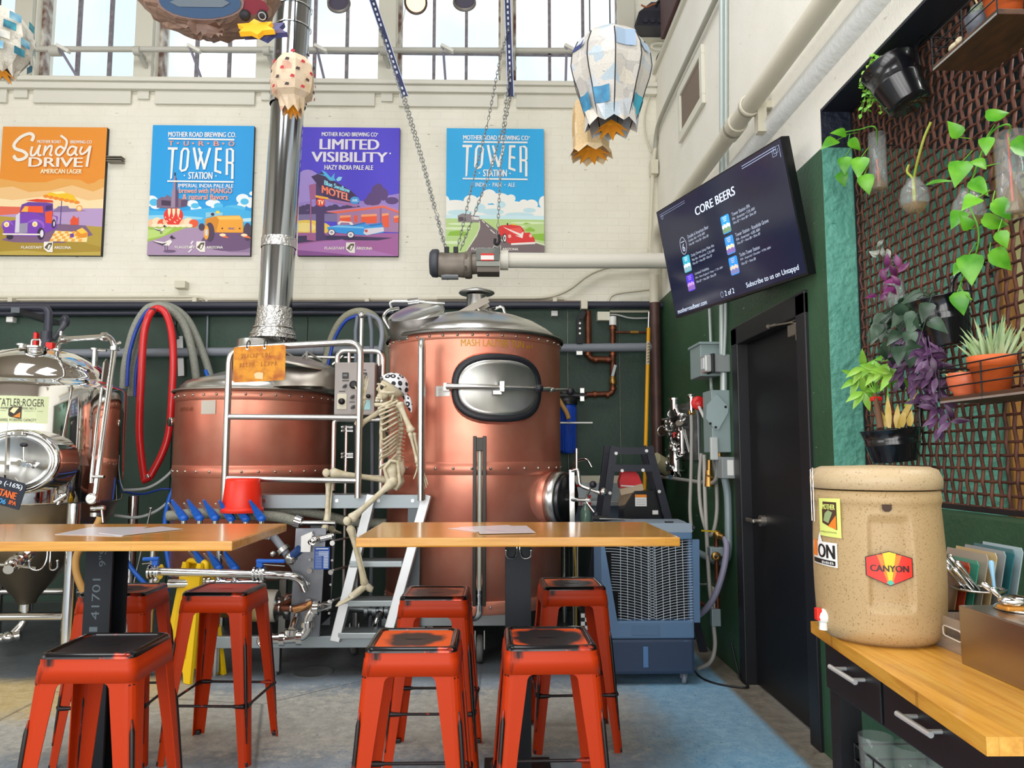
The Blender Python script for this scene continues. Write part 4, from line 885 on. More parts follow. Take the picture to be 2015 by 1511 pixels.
# hanging plaque
sg = thing('metal_plaque','rusty orange metal plaque tied to the platform rail','sign',at(508,750,5.06))
O = at(458,753,5.08); U_ = (at(557,748,5.08)-O).normalized(); wS,hS = .345,.238
G().prism([(.012,0),(wS-.012,0),(wS,.012),(wS,hS-.012),(wS-.012,hS),(.012,hS),(0,hS-.012),(0,.012)],O,U_,Z,.004).obj('plaque_plate',mat('rusty_orange_enamel','#d9921f',.5,.2,'#a8561c',16,lo=.38,hi=.72,bump=.3,bscale=60),sg)
rl = mat('rusty_raised_letters','#b06a1c',.5,.2,'#8f4a18',30)
g = G(); Of = O-Y_*.006
for row,us in((.16,(.055,.075,.093,.113,.131,.15,.19,.213,.236)),(.1,(.045,.066,.087,.108,.129,.185,.208,.231,.254,.277))):
 for u in us:
  k = random.random(); g.ribbon([(u,row),(u+.002,row+.03)],.004,Of,U_,Z)
  if k>.3: g.ribbon([(u,row+.028),(u+.011,row+.028-.008*k),(u+.01,row+.012)],.004,Of,U_,Z)
  if k<.7: g.ribbon([(u,row+.002),(u+.012,row+.004+.01*k)],.004,Of,U_,Z)
g.obj('raised_lettering',rl,sg)
g = G(); g.prism([(.14,.05),(.15,.02),(.2,.012),(.2,.055),(.16,.062)],Of,U_,Z); g.obj('raised_emblem',mat('bare_metal_emblem','#cfae86',.4,.5),sg)
for u in(.09,.205):
 p = O+U_*u+Z*(hS-.015); g = G(); g.tube(bend([p-Y_*.01,p+V((0,-.02,.03)),p+V((-.005,.04,.065)),p+V((-.005,.075,.05)),p+V((0,.01,.0))],.02),.0035); g.obj('cable_tie',dark,sg)
 G().cyl(p-Y_*.008,p-Y_*.003,.009,n=10).obj('eyelet',steel,sg)
 # ---- control panel on its tube stand
cp = thing('control_panel','grey brewery control box with dials on a steel tube stand','control panel',at(705,955,5.62))
CY = 5.62
a,b = at(657,816,CY),at(738,713,CY)
bx = G().box((a.x,CY,a.z),(b.x,CY+.2,b.z),.006).obj('panel_box',mat('panel_grey','#a39c98',.45),cp)
def fp(px,py): return at(px,py,CY-.001)
kn = mat('knob_black','#131316',.4)
for px,py,s_ in((680,739,1),(716,739,1)):
 p = fp(px,py); G().box(p-V((.022,.012,.022)),p+V((.022,0,.022)),.003).obj('digital_meter',kn,cp); G().box(p-V((.015,.014,.005)),p+V((.015,.011,.009))).obj('meter_screen',mat('meter_glass','#3a4146',.2),cp)
for px,py,r in((696,757,.03),): p = fp(px,py); G().lathe([(r,0),(r,.01),(r*.6,.014),(.0005,.014)],p,(0,-1,0),n=20).obj('round_dial',kn,cp)
for px,py in((679,760),(714,760),(694,781),(711,781),(695,801)):
 p = fp(px,py); g = G(); g.cyl(p,p-Y_*.012,.012); g.beam(p+V((-.014,-.018,-.012)),p+V((.014,-.018,.012)),.01,.012); g.obj('switch_knob',kn,cp)
p = fp(726,780); G().lathe([(.008,0),(.008,.02),(.016,.02),(.016,.034),(.0005,.036)],p,(0,-1,0),n=16).obj('push_button',kn,cp)
p = fp(673,790); pl = G().box(p-V((.035,.006,.058)),p+V((.035,0,.058)),.003).obj('speed_dial_plate',mat('ivory_plate','#d6d0b8',.45),cp)
G().lathe([(.024,.006),(.022,.03),(.0005,.031)],p,(0,-1,0),n=20).obj('speed_knob',kn,pl)
p = fp(721,797); G().box(p-V((.045,.003,.034)),p+V((.03,0,.036))).obj('blue_notice',mat('pale_blue_label','#9fd0d4',.5),cp)
for px,py,wd in((680,749,.05),(714,728,.05),(673,770,.045),(714,770,.04),(693,791,.04)): p = fp(px,py); G().box(p-V((wd/2,.002,.003)),p+V((wd/2,0,.003))).obj('engraved_tag',kn,cp)
SY = 5.7
G().tube(bend([at(664,724,SY),at(664,690,SY),at(754,691,SY),at(749,970,SY)],.07),.02,n=12).obj('stand_hoop',steel,cp)
G().tube(bend([at(655,965,SY),at(658,826,SY),at(748,826,SY)],.03),.019,n=12).obj('stand_frame',steel,cp)
G().cyl(at(655,938,SY),at(748,938,SY),.015).obj('stand_rail',steel,cp)
for px in(687,745): G().cyl(at(px,720,SY),at(px,694,SY),.013).obj('stand_post',steel,cp)
# pipes seen behind the panel
pst = thing('hose_rack_post','steel post of the hose rack behind the control box','post',V((at(712,640,6.3).x,6.3,0)))
G().cyl(V((at(712,640,6.3).x,6.3,0)),at(712,622,6.3),.02).obj('post',steel,pst)
G().ball(at(712,620,6.3),.035).obj('post_clamp',chrome,pst)
for i,(px,lb) in enumerate(((700,'left'),(731,'right'))):
 P_ = [at(px+4-8*i,622,6.33),at(px,650,6.33),at(px+1,760,6.33),at(px+2,1000,6.33),V((at(px+2,1000,6.33).x,6.33,.2)),V((at(px+2,1000,6.33).x,6.33,0))]
 G().tube(P_,.018).obj('drop_hose',mat('grey_blue_hose','#6d747e',.5),label='thin grey blue hose dropping behind the control box, %s one'%lb,cat='hose',group='drop hoses behind the control box')
vt = thing('steam_valve_stack','steel valve pipework under the grey control box','pipework',V((at(682,900,5.9).x,5.9,.0)))
G().cyl(V((at(682,900,5.9).x,5.9,0)),at(682,838,5.9),.014).obj('riser',steel,vt)
for py in(840,848,893,900): p = at(682,py,5.9); G().cyl(p-X*.04,p+X*.05,.014).obj('valve_lever',chrome,vt)
# ---- base skid
skid = thing('equipment_skid','low stainless skid frame on legs and castors under the copper tanks','frame',(-1.0,5.4,0))
r0,r1 = at(415,1240,5.12),at(768,1256,5.06); rz = at(600,1258,5.08).z
G().box((r0.x,5.06,rz-.05),(at(790,1,5.06).x,5.11,rz+.025),.004).obj('front_rail',mat('skid_steel','#9fa9ad',.4,.95),skid)
zr2 = at(470,1205,5.35).z
G().box((at(405,1,5.35).x,5.33,zr2-.03),(at(600,1,5.35).x,5.38,zr2+.03),.004).obj('rear_rail',steel,skid)
a = at(848,1222,5.32); G().box((at(770,1,5.32).x,5.3,a.z-.03),(.2,5.36,a.z+.075),.004).obj('tank_rail',dsteel,skid)
for px,yy in((543,5.1),(425,5.1)):
 x = at(px,1300,yy).x; g = G(); g.box((x-.03,yy-.03,.02),(x+.03,yy+.03,rz-.03),.004); g.cyl((x,yy,0),(x,yy,.03),.022); g.obj('skid_leg',dsteel,skid)
for x,yy in((at(944,1270,5.36).x,5.36),(-1.0,5.6)):
 g = G(); g.lathe([(.03,-.022),(.075,-.022),(.09,-.016),(.092,0),(.09,.016),(.075,.022),(.03,.022)],(x,yy,.0925),(1,0,0),n=32); wh = g.obj('castor_wheel',mat('grey_rubber_wheel','#6c6c6a',.6),skid)
 g = G(); g.lathe([(.0005,-.026),(.05,-.026),(.05,.026),(.0005,.026)],(x,yy,.0925),(1,0,0),n=24); g.box((x-.035,yy-.03,.09),(x-.028,yy+.03,.215)); g.box((x+.028,yy-.03,.09),(x+.035,yy+.03,.215)); g.obj('wheel_hub',steel,wh)
 # ---- plate heat exchanger
HY = 5.0
hx = thing('plate_heat_exchanger','upright grey plate heat exchanger with small blue data plate','heat exchanger',at(630,1246,HY+.1))
a,b = at(600,1250,HY),at(663,1040,HY)
zb_ = rz+.03
fr_ = G().prism([(at(600,1,HY).x+.004,zb_),(at(656,1,HY).x,zb_),(at(664,1,HY).x,b.z),(at(608,1,HY).x,b.z)],(0,HY+.02,0),X,Z,-.02).obj('front_plate',mat('cast_aluminium_plate','#8f9297',.42,.9,'#7a7e85',7),hx)
if fr_: pass
G().prism([(at(604,1,HY).x,zb_),(at(654,1,HY).x,zb_),(at(662,1,HY).x,b.z),(at(612,1,HY).x,b.z)],(0,HY+.38,0),X,Z,.02).obj('back_plate',mat('grey_plate','#7f8388',.5,.6),hx)
g = G()
for k in range(26): y0 = HY+.03+k*.013; g.box((at(612,1,HY).x,y0,zb_+.06),(at(655,1,HY).x,y0+.008,b.z-.03))
g.obj('plate_pack',mat('dark_plates','#3d4045',.4,.7),hx)
for px,py in((615,1052),(655,1052),(612,1066),(655,1068),(610,1101),(654,1102),(610,1123),(652,1125),(608,1148),(651,1150),(607,1182),(650,1184),(648,1206)):
 p = at(px,py,HY); big = py in(1068,1066,1123,1125,1182,1184); G().cyl(p,p-Y_*(.02 if big else .008),.017 if big else .008,n=8).obj('tie_bolt',steel,hx)
for py in(1064,1122,1181): q = at(655,py,HY); G().cyl(q,q+V((.14,.38,0)),.008,n=8).obj('tie_rod',steel,hx)
p,q = at(618,1120,HY),at(649,1076,HY); dpl = G().box((p.x,HY-.004,p.z),(q.x,HY,q.z)).obj('data_plate',mat('blue_data_plate','#1d4fa3',.35),hx,'small blue data plate')
g = G(); wp,hp_ = q.x-p.x,q.z-p.z
for k in range(11): z = p.z+hp_*(.06+k*.07); g.box((p.x+wp*(.62 if k<8 else .3),HY-.006,z),(p.x+wp*.93,HY-.004,z+hp_*.04)); g.box((p.x+wp*.08,HY-.0055,z),(p.x+wp*.5,HY-.004,z+hp_*.015))
g.box((p.x+wp*.1,HY-.006,p.z+hp_*.9),(p.x+wp*.9,HY-.004,p.z+hp_*.95)); g.obj('plate_markings',mat('label_pale','#c9d6e6',.5),dpl)
p = at(628,1060,HY); g = G(); g.lathe([(.026,0),(.026,.09),(.02,.09),(.02,.02),(.0005,.02)],p,(-.25,-1,-.1),n=20); g.cyl(p+V((0,-.02,0)),p+V((.08,.0,.015)),.022); g.obj('upper_port',chrome,hx)
g = G(); g.tube(bend([at(645,1192,HY-.01),at(622,1195,HY-.12),at(606,1215,HY-.12),at(606,1242,HY-.12),at(588,1256,HY-.12),at(530,1257,HY-.12)],.1),.03,n=14); pp = g.obj('lower_pipe',chrome,hx)
for px,py,d in((606,1228,Z),(590,1255,X),(556,1257,X),(622,1196,X)): p = at(px,py,HY-.12); G().cyl(p-d*.016,p+d*.016,.043).obj('pipe_clamp',chrome,pp)
g = G(); p = at(527,1256,HY-.12); g.lathe([(.036,-.02),(.036,.06),(.024,.06),(.024,0)],p,(-.5,-1,-.2),n=20); g.obj('drain_branch',chrome,hx); G().cyl(at(574,1240,HY-.12),at(584,1213,HY),.024).cyl(at(574,1248,HY-.12),at(575,1238,HY-.12),.045).obj('riser_branch',chrome,hx)
# ---- pump with copper connection
pu = thing('centrifugal_pump','cream cylindrical pump motor with copper pipe beside the heat exchanger','pump',V((at(530,1190,5.25).x,5.25,zr2+.03)))
p0,p1 = at(478,1190,5.25),at(552,1192,5.25)
G().lathe([(.0005,0),(.09,0),(.105,.02),(.105,.22),(.1,.23)],p0,(p1-p0),n=32).obj('motor_body',mat('motor_cream','#cfcabc',.5),pu)
G().lathe([(.1,.225),(.06,.23),(.06,.28),(.085,.285),(.085,.34),(.0005,.34)],p0,(p1-p0),n=28).obj('pump_head',steel,pu)
G().lathe([(.106,.06),(.1065,.065),(.1065,.11),(.106,.115)],p0,(p1-p0),n=32).obj('motor_label',mat('motor_label_tan','#b59a5e',.5),pu)
pm0 = (p0+p1)/2; G().box((pm0.x-.08,5.2,zr2+.03),(pm0.x+.05,5.3,pm0.z-.08)).obj('motor_foot',dsteel,pu)
G().tube(bend([at(600,1150,5.0),at(598,1170,5.15),p1+V((.08,0,.02))],.06),.022,n=12).obj('pump_outlet',chrome,pu)
cpp = thing('copper_connection','short copper pipe curving from pump to heat exchanger','pipe',at(560,1200,4.96))
G().tube(bend([at(588,1175,5.12),at(543,1196,4.98),at(580,1198,4.96),at(600,1192,4.96),at(613,1186,4.985)],.02),.02,n=12).obj('copper_tube',copperpipe,cpp)
G().tube(bend([at(578,1200,4.957),at(596,1196,4.957),at(612,1187,4.98)],.06),.0225,n=12).obj('brass_elbow',mat('tan_copper','#b08052',.4,.8),cpp)
for px in(550,573): p = at(px,1197,4.965); G().cyl(p-X*.004,p+X*.004,.023).obj('solder_ring',steel,cpp)
# ---- valve manifold with blue lever handles
mf = thing('valve_manifold','stainless pipe manifold with a row of blue lever valves','valves',V((at(430,1,5.05).x,5.05,0)))
def blue_valve(px,py,yy,tipdx,tipdy,scale=1):
 p = at(px,py,yy); tip = at(px+tipdx,py+tipdy,yy-.06)
 g = G(); g.cyl(p-Z*.1,p,.018); g.ball(p-Z*.1,.045,sc3=(1.1,1,.8)); g.cyl(p-Z*.1-X*.05,p-Z*.1+X*.05,.036); vb = g.obj('valve_body',chrome,mf)
 g = G(); d = (tip-p); n_ = d.normalized(); x = n_.cross(Y_).normalized()
 g.ball(p,.028,sc3=(1,1,.9)); g.beam(p,p+d*.35,.03,.028,up=(0,1,0),bev=.008)
 pts = [(0,-.024),(.3,-.02),(1.0,-.004),(1.02,.004),(.55,.016),(.2,.024),(0,.024)]
 g.prism([(u*d.length,w_) for u,w_ in pts],p+Y_*.012,n_,x,.024 if n_.cross(x).y<0 else -.024); g.obj('lever_handle',blue,vb)
 q0 = p+n_*.01-X*.03; g = G(); g.tube(bend([q0,q0+d*.75-X*.012,q0+d*.75-X*.002,q0+X*.014],.01),.003,n=6); g.obj('latch_wire',steel,vb)
for px,py in((362,1019),(393,1019),(424,1019),(455,1020),(484,1021),(515,1020)): blue_valve(px,py,5.0,-24,-36)
for px,py in((401,1112),(431,1117),(463,1119)): blue_valve(px,py,5.05,-22,-34)
zu = at(430,1019,5.0).z-.1; xl,xr_ = at(335,1,5.0).x,at(540,1,5.0).x
G().cyl((xl,5.0,zu),(xr_,5.0,zu),.03).obj('upper_header',chrome,mf)
zl = at(430,1117,5.05).z-.1; G().cyl((at(380,1,5.05).x,5.05,zl),(at(545,1,5.05).x,5.05,zl),.03).obj('lower_header',chrome,mf)
for px in(349,470): G().cyl(V((at(px,1,5.08).x,5.08,0)),V((at(px,1,5.08).x,5.08,zu)),.02).obj('manifold_leg',steel,mf)
fp0,fp1 = at(296,1124,4.9),at(505,1130,4.9)
g = G(); g.tube(bend([fp0,fp1,at(560,1131,4.9),at(590,1136,4.92),at(600,1160,4.98)],.12),.025,n=14); fpb = g.obj('front_pipe',chrome,mf)
for px,h,tx,ty in((305,1,-25,-8),(511,1,50,-6)):
 p = at(px,1125 if px<400 else 1129,4.9); g = G()
 for dx in(-.03,-.012,.012,.03): g.cyl(p+X*(dx-.006),p+X*(dx+.006),.047 if abs(dx)>.02 else .04)
 g.cyl(p,p+Z*.06,.012); g.ball(p-Z*.05+X*.01,.02); v = g.obj('butterfly_valve',chrome,mf)
 g = G(); t_ = at(px+tx,1100+(4 if px>400 else 0),4.86); b_ = p+Z*.08; g.beam(b_-X*math.copysign(.02,tx),t_,.03,.022,bev=.008); g.box(b_-V((.02,.016,.04)),b_+V((.02,.016,.012)),.006); g.obj('lever_handle',blue,v)
 G().tube([b_-Z*.02,t_-Z*.03],.004).obj('latch_wire',steel,v)
 # second small valve run behind the ladder
v2 = thing('skid_valve','dark steel valve with blue lever under the ladder steps','valve',at(735,1215,5.3))
p = at(735,1202,5.3); g = G(); g.cyl(at(682,1196,5.3),at(720,1198,5.3),.028); g.cyl(at(720,1198,5.3),at(775,1203,5.3),.04)
for px in(722,738,752,762): q = at(px,1200,5.3); g.cyl(q-X*.012,q+X*.012,.058)
g.obj('valve_body',dsteel,v2)
G().beam(at(726,1187,5.26),at(760,1186,5.26),.04,.03,bev=.006).obj('lever_handle',mat('dark_blue_lever','#1b3f9c',.4),v2)
G().tube(bend([at(752,1203,5.28),at(742,1212,5.22),at(737,1240,5.22)],.06),.024).obj('drain_pipe',chrome,v2)
# diagonal drain valve between table and exchanger
dv = thing('drain_valve','grey pipe with clamp and blue fitting slanting behind the left tabletop','valve',at(580,1110,5.02))
G().tube([at(530,1045,5.1),at(556,1078,5.08),at(580,1115,5.06),at(595,1150,5.1)],.026).obj('slant_pipe',greypvc,dv)
g = G(); p = at(558,1082,5.07); d = (at(556,1078,5.08)-at(530,1045,5.1)).normalized(); g.cyl(p-d*.014,p+d*.014,.045); g.ball(p+V((-.06,-.03,-.02)),.02); g.ball(at(573,1098,5.04),.045); g.cyl(at(573,1098,5.04),at(582,1092,5.02),.03); g.obj('clamp',steel,dv)
G().cyl(at(574,1096,5.03),at(590,1080,5.0),.028).obj('blue_coupling',mat('navy_coupling','#27457c',.4),dv)
g = G(); g.prism([(0,0),(.06,.0),(.07,.13),(.0,.1)],at(594,1085,5.01),X,Z,.03); g.obj('sensor_head',white,dv)
# bucket and hoses on the manifold
g = G(); bc = at(476,1008,5.05); hb = at(476,941,5.05).z-bc.z
bk = thing('red_bucket','red plastic bucket turned upside down on the platform edge','bucket',bc)
G().lathe([(.126,0),(.128,.012),(.108,hb-.02),(.1,hb),(.0005,hb)],bc,n=40).obj('bucket_body',mat('bright_red_plastic','#ee2a10',.38),bk)
G().lathe([(.127,.0),(.135,.004),(.135,.03),(.127,.034)],bc,n=40).obj('bucket_rim',mat('bright_red_plastic','#ee2a10',.38),bk)
braid = mat('braided_grey_hose','#8d8e84',.6,0,'#767768',90,bump=.3,bscale=160)
def hose(name,pts,r,m,label,group=None,n=8,sub=8): return G().tube(spline(pts,sub),r,n=n).obj(name,m,label=label,cat='hose',group=group)
hh = thing('coupled_hose','grey braided hose with steel coupling lying behind the valve levers','hose',at(590,1034,5.13))
G().tube(spline([at(330,1015,5.14),at(400,1010,5.14),at(500,1014,5.13),at(550,1018,5.12),at(583,1026,5.1)],8),.034).obj('hose_tube',braid,hh)
G().cyl(at(580,1025,5.1),at(592,1029,5.1),.042).cyl(at(592,1029,5.1),at(660,1029,5.1),.017).obj('hose_coupling',chrome,hh)
hose('supply_hose',[at(500,1006,5.3),at(570,1004,5.3),at(630,1012,5.3),at(690,1026,5.3),at(760,1030,5.3)],.034,braid,'grey braided hose curving under the platform deck')
# ---- skeleton sitting on the platform edge
bone = mat('plastic_bone','#d8cfb8',.55,0,'#c4b795',25)
bdark = mat('eye_socket_shadow_paint','#2a241e',.8)
sk = thing('skeleton','white plastic skeleton in a patterned headscarf sitting on the platform edge','skeleton',at(775,968,5.26))
def bone_(a,b,r,k=1.9):
 a,b = V(a),V(b); P_ = [a.lerp(b,t) for t in(0,.05,.12,.25,.5,.75,.88,.95,1)]
 return G().tube(P_,[r*.8,r*k,r*k*.8,r*1.1,r,r*1.1,r*k*.8,r*k,r*.8],n=8)
SYk = 5.25
sh_l,el_l,wr_l = at(787,793,5.14),at(812,851,5.12),at(826,912,5.13)
sh_r,el_r,wr_r = at(757,806,5.34),at(708,838,5.22),at(717,788,5.2)
bone_(sh_l,el_l,.017).obj('upper_arm',bone,sk); bone_(sh_r,el_r,.017).obj('upper_arm',bone,sk)
for a,b in((el_l,wr_l),(el_r,wr_r)):
 s_ = V((.012,.01,0)); bone_(a+s_,b+s_*.6,.009).obj('forearm',bone,sk); bone_(a-s_,b-s_*.6,.009).obj('forearm',bone,sk)
def hand(wr,d,spread,ln,curl):
 "palm bones and five jointed fingers fanned about the direction d"
 d = V(d).normalized(); g = G(); g.ball(wr+d*.012,.02,sc3=(1.2,.8,.9))
 s_ = V(spread).normalized(); nrm = d.cross(s_).normalized()
 for i,(o,L_) in enumerate(((-1.7,.6),(-.8,.92),(-.15,1.0),(.5,.95),(1.15,.78))):
  b0 = wr+d*.015+s_*(o*.008); k1 = wr+d*(.075 if i else .045)+s_*(o*.016); d1 = (d+s_*(o*.1-(.5 if i==0 else 0))).normalized()
  k2 = k1+d1*ln*.42*L_; k3 = k2+(d1+nrm*curl).normalized()*ln*.3*L_; k4 = k3+(d1+nrm*curl*1.8).normalized()*ln*.24*L_
  g.tube([b0,b0.lerp(k1,.5),k1,k1.lerp(k2,.5),k2,k3,k4],[.006,.0045,.0065,.0045,.006,.005,.003],n=6)
 return g.obj('hand',bone,sk)
hand(wr_r,(.05,.0,1),(1,.2,0),.1,.12); hand(wr_l,at(838,960,5.13)-wr_l,(1,-.2,.2),.1,.15)
# spine, ribs, breast bone, collar bones
top,low = at(783,795,5.26),at(788,912,5.3)
sp = spline([at(778,785,5.26),at(786,805,5.27),at(792,840,5.3),at(788,870,5.32),at(787,900,5.31),low],4)
g = G()
for i in range(len(sp)-1):
 a,b = sp[i],sp[i+1]; g.tube([a,a.lerp(b,.3),a.lerp(b,.7),a.lerp(b,.92)],[.014,.021,.021,.014],n=8); m = a.lerp(b,.5); g.cyl(m,m+V((.035,.01,-.008)),.006,.003,n=5)
g.obj('spine',bone,sk)
st0,st1 = at(757,806,5.19),at(752,852,5.17)
G().tube([st0,st0.lerp(st1,.5),st1,st1+V((.0,.0,-.03))],[.014,.011,.012,.006],n=8).obj('breastbone',bone,sk)
rg = G()
for i in range(12):
 t = i/11; b = sp[min(len(sp)-1,2+int(t*13))]; wd = .06+.075*math.sin(min(1,t*1.15+.15)*math.pi*.6)-(.05*max(0,t-.75)/.25)
 e = st0.lerp(st1,min(1,t*1.35)) if i<9 else None
 for s_ in(-1,1):
  mid = b+V((-.055,s_*-(wd+.0)-.0,-.02-.03*t)); m2 = b+V((-.105,s_*-wd*.8-.05*(1 if s_>0 else .2),-.045-.035*t))
  if e is not None: end = e+V((.004,s_*-.012,0))
  else: end = b+V((-.115,s_*-wd*.5-.05,-.065-.03*t))
  rg.tube(spline([b+V((0,s_*-.012,0)),b+V((-.012,s_*-wd*.75,-.004)),mid,m2,end],4),.0072,n=6)
rg.obj('rib_cage',bone,sk)
for a,b in((st0+Z*.008,sh_l+V((-.005,0,.012))),(st0+Z*.008,sh_r+Z*.01)): bone_(a,b,.008,1.3).obj('collar_bone',bone,sk)
g = G(); s0 = sh_l+V((.012,.06,-.005)); g.prism([(0,0),(.03,-.02),(.0,-.12),(-.03,-.05)],s0,V((.4,.9,0)),Z,.006); g.obj('shoulder_blade',bone,sk)
# pelvis
g = G(); pc = at(779,938,5.28)
for s_ in(-1,1):
 o = V((0,s_*.075,0)); P_ = [pc+o+V((.025,0,.105)),pc+o*1.2+V((-.02,0,.11)),pc+o*1.5+V((-.055,0,.06)),pc+o*1.3+V((-.04,0,-.0)),pc+o+V((-.03,0,-.05)),pc+o*.9+V((.02,0,-.075)),pc+o+V((.045,0,-.03)),pc+o*.8+V((.035,0,.03))]
 c_ = sum(P_,V((0,0,0)))/8; n_ = len(P_); g.add(P_+[c_+V((.0,s_*-.02,0)),c_+V((0,s_*.012,0))],[(i,(i+1)%n_,n_) for i in range(n_)]+[((i+1)%n_,i,n_+1) for i in range(n_)],True)
 g.tube(P_,[.014,.013,.012,.014,.016,.018,.016,.013],n=7,closed=True); g.ball(pc+o+V((0,s_*.02,-.03)),.034)
g.tube([pc+V((.03,0,.1)),pc+V((.04,0,.05)),pc+V((.03,0,0)),pc+V((.01,0,-.05))],[.03,.034,.022,.01],n=8); g.tube([pc+V((-.035,.07,-.05)),pc+V((-.05,0,-.055)),pc+V((-.035,-.07,-.05))],.013,n=7)
g.obj('pelvis',bone,sk)
# legs
hp_r,kn_r,an_r = pc+V((-.01,.09,-.03)),at(651,929,5.22),at(647,1030,5.19)
hp_l,kn_l,an_l = pc+V((0,-.09,-.03)),at(692,1022,4.97),at(722,1150,4.98)
for a,b in((hp_r,kn_r),(hp_l,kn_l)): bone_(a,b,.0185,2.0).obj('thigh_bone',bone,sk)
for a,b in((kn_r,an_r),(kn_l,an_l)):
 bone_(a+V((0,-.012,-.03)),b,.0145,1.9).obj('shin_bone',bone,sk); bone_(a+V((.022,.01,-.045)),b+V((.014,.0,0)),.007,1.4).obj('calf_bone',bone,sk)
 G().ball(a+V((-.012,-.03,-.002)),.026,sc3=(1,.6,1.1)).obj('kneecap',bone,sk)
def foot(an,d):
 d = V(d).normalized(); s_ = d.cross(Z).normalized(); g = G(); g.tube([an+V((0,0,.01)),an-d*.035-Z*.03,an-d*.03-Z*.045],[.02,.024,.016],n=8); g.tube([an,an+d*.05-Z*.02,an+d*.1-Z*.04],[.02,.024,.02],n=8)
 for i in range(5):
  o = (i-2)*.011; b0 = an+d*.08+s_*o*.8-Z*.038; g.tube([b0,b0+d*.055-Z*.012+s_*o*.4,b0+d*.08-Z*.014+s_*o*.5,b0+d*(.115-.008*abs(i-1))-Z*.02+s_*o*.6],[.008,.006,.007,.004],n=6)
 return g.obj('foot',bone,sk)
foot(an_l,at(664,1176,4.9)-an_l+V((0,0,.02))); foot(an_r,V((.2,1,-.1)))
# skull: face to the left and slightly down
Rk = Matrix.Rotation(math.radians(8),3,'Y')@Matrix.Rotation(math.radians(28),3,'Z')
kc = at(772,768,5.24)
def K(x,y,z): return kc+Rk@V((x,y,z))
g = G(); g.ball(K(.012,0,.022),.082,20,(1.12,.86,.95),Rk); g.ball(K(-.05,0,-.02),.052,14,(.8,1.05,1.15),Rk)
for s_ in(-1,1): g.tube([K(-.075,s_*.035,-.03),K(-.04,s_*.066,-.028),K(.0,s_*.072,-.02)],[.01,.01,.007],n=6); g.tube([K(-.086,s_*.012,.022),K(-.086,s_*.035,.024),K(-.062,s_*.06,.012)],[.008,.01,.008],n=6)
g.tube([K(-.085,0,.01),K(-.098,0,-.012),K(-.092,0,-.026)],[.009,.008,.005],n=6); g.box(K(-.085,-.03,-.066),K(-.045,.03,-.04),.006) if False else g.ball(K(-.062,0,-.055),.036,12,(.85,1,.7),Rk)
skl = g.obj('skull',bone,sk)
g = G()
for s_ in(-1,1): g.ball(K(-.079,s_*.031,.002),.0185,10,(.55,1,.95),Rk)
g.ball(K(-.094,0,-.033),.011,8,(.5,.8,1.1),Rk); g.obj('eye_socket',bdark,skl)
g = G()
for row,zz in((0,-.073),(1,-.09)):
 for k in range(8): a = math.radians(-62+k*17.7); g.ball(K(-.052-.042*math.cos(a),.036*math.sin(a),zz),.0062,6,(.7,.8,1.5),Rk)
g.obj('teeth',mat('tooth_ivory','#e4dcc4',.4),skl)
g = G(); g.tube([K(.0,-.06,-.035),K(-.005,-.058,-.08),K(-.05,-.043,-.112),K(-.088,-.016,-.118),K(-.088,.016,-.118),K(-.05,.043,-.112),K(-.005,.058,-.08),K(0,.06,-.035)],[.008,.011,.013,.014,.014,.013,.011,.008],n=8); g.obj('jaw',bone,sk)
# headscarf
bw = bpy.data.materials.new('patterned_scarf'); bw.use_nodes = True ; t = bw.node_tree; bb = t.nodes['Principled BSDF']; bb.inputs['Roughness'].default_value = .8
tcx = t.nodes.new('ShaderNodeTexCoord'); vo = t.nodes.new('ShaderNodeTexVoronoi'); vo.inputs['Scale'].default_value = 22; vo.inputs['Randomness'].default_value = .25
rr = t.nodes.new('ShaderNodeValToRGB'); e = rr.color_ramp.elements; e[0].position = 0; e[0].color = (.8,.8,.84,1); e[1].position = .6; e[1].color = (.82,.82,.86,1)
for pos,cc in((.16,(.8,.8,.84,1)),(.18,(.02,.02,.025,1)),(.42,(.02,.02,.025,1)),(.45,(.82,.82,.86,1))): q = e.new(pos); q.color = cc
t.links.new(tcx.outputs['Object'],vo.inputs['Vector']); t.links.new(vo.outputs['Distance'],rr.inputs['Fac']); t.links.new(rr.outputs[0],bb.inputs['Base Color'])
v = []; f = []; n1,n2 = 12,28
for i in range(n1+1):
 for k in range(n2):
  ph = 2*math.pi*k/n2; back = .5+.5*math.cos(ph); lim = math.radians(66+62*back); th = lim*i/n1
  r = .094+.004*math.sin(ph*7)*(i/n1)**2
  v.append(K(.014+r*1.14*math.sin(th)*math.cos(ph),r*.93*math.sin(th)*math.sin(ph),.024+r*1.0*math.cos(th)))
for i in range(n1):
 for k in range(n2): f.append((i*n2+k,(i+1)*n2+k,(i+1)*n2+(k+1)%n2,i*n2+(k+1)%n2))
g = G().add(v,f,True); sc1 = g.obj('headscarf',bw,sk,'white headscarf with dark round motifs')
g = G()
for s_,L_ in((-.02,1),(.015,.8)):
 a = K(.1,s_,-.02); g.tube([a,a+V((.02,-.02,-.03)),a+V((.03,-.03,-.075*L_)),a+V((.045,-.03,-.12*L_))],[.014,.02,.024,.006],n=6)
g.obj('scarf_tail',bw,sc1)
sk.location.y -= .06
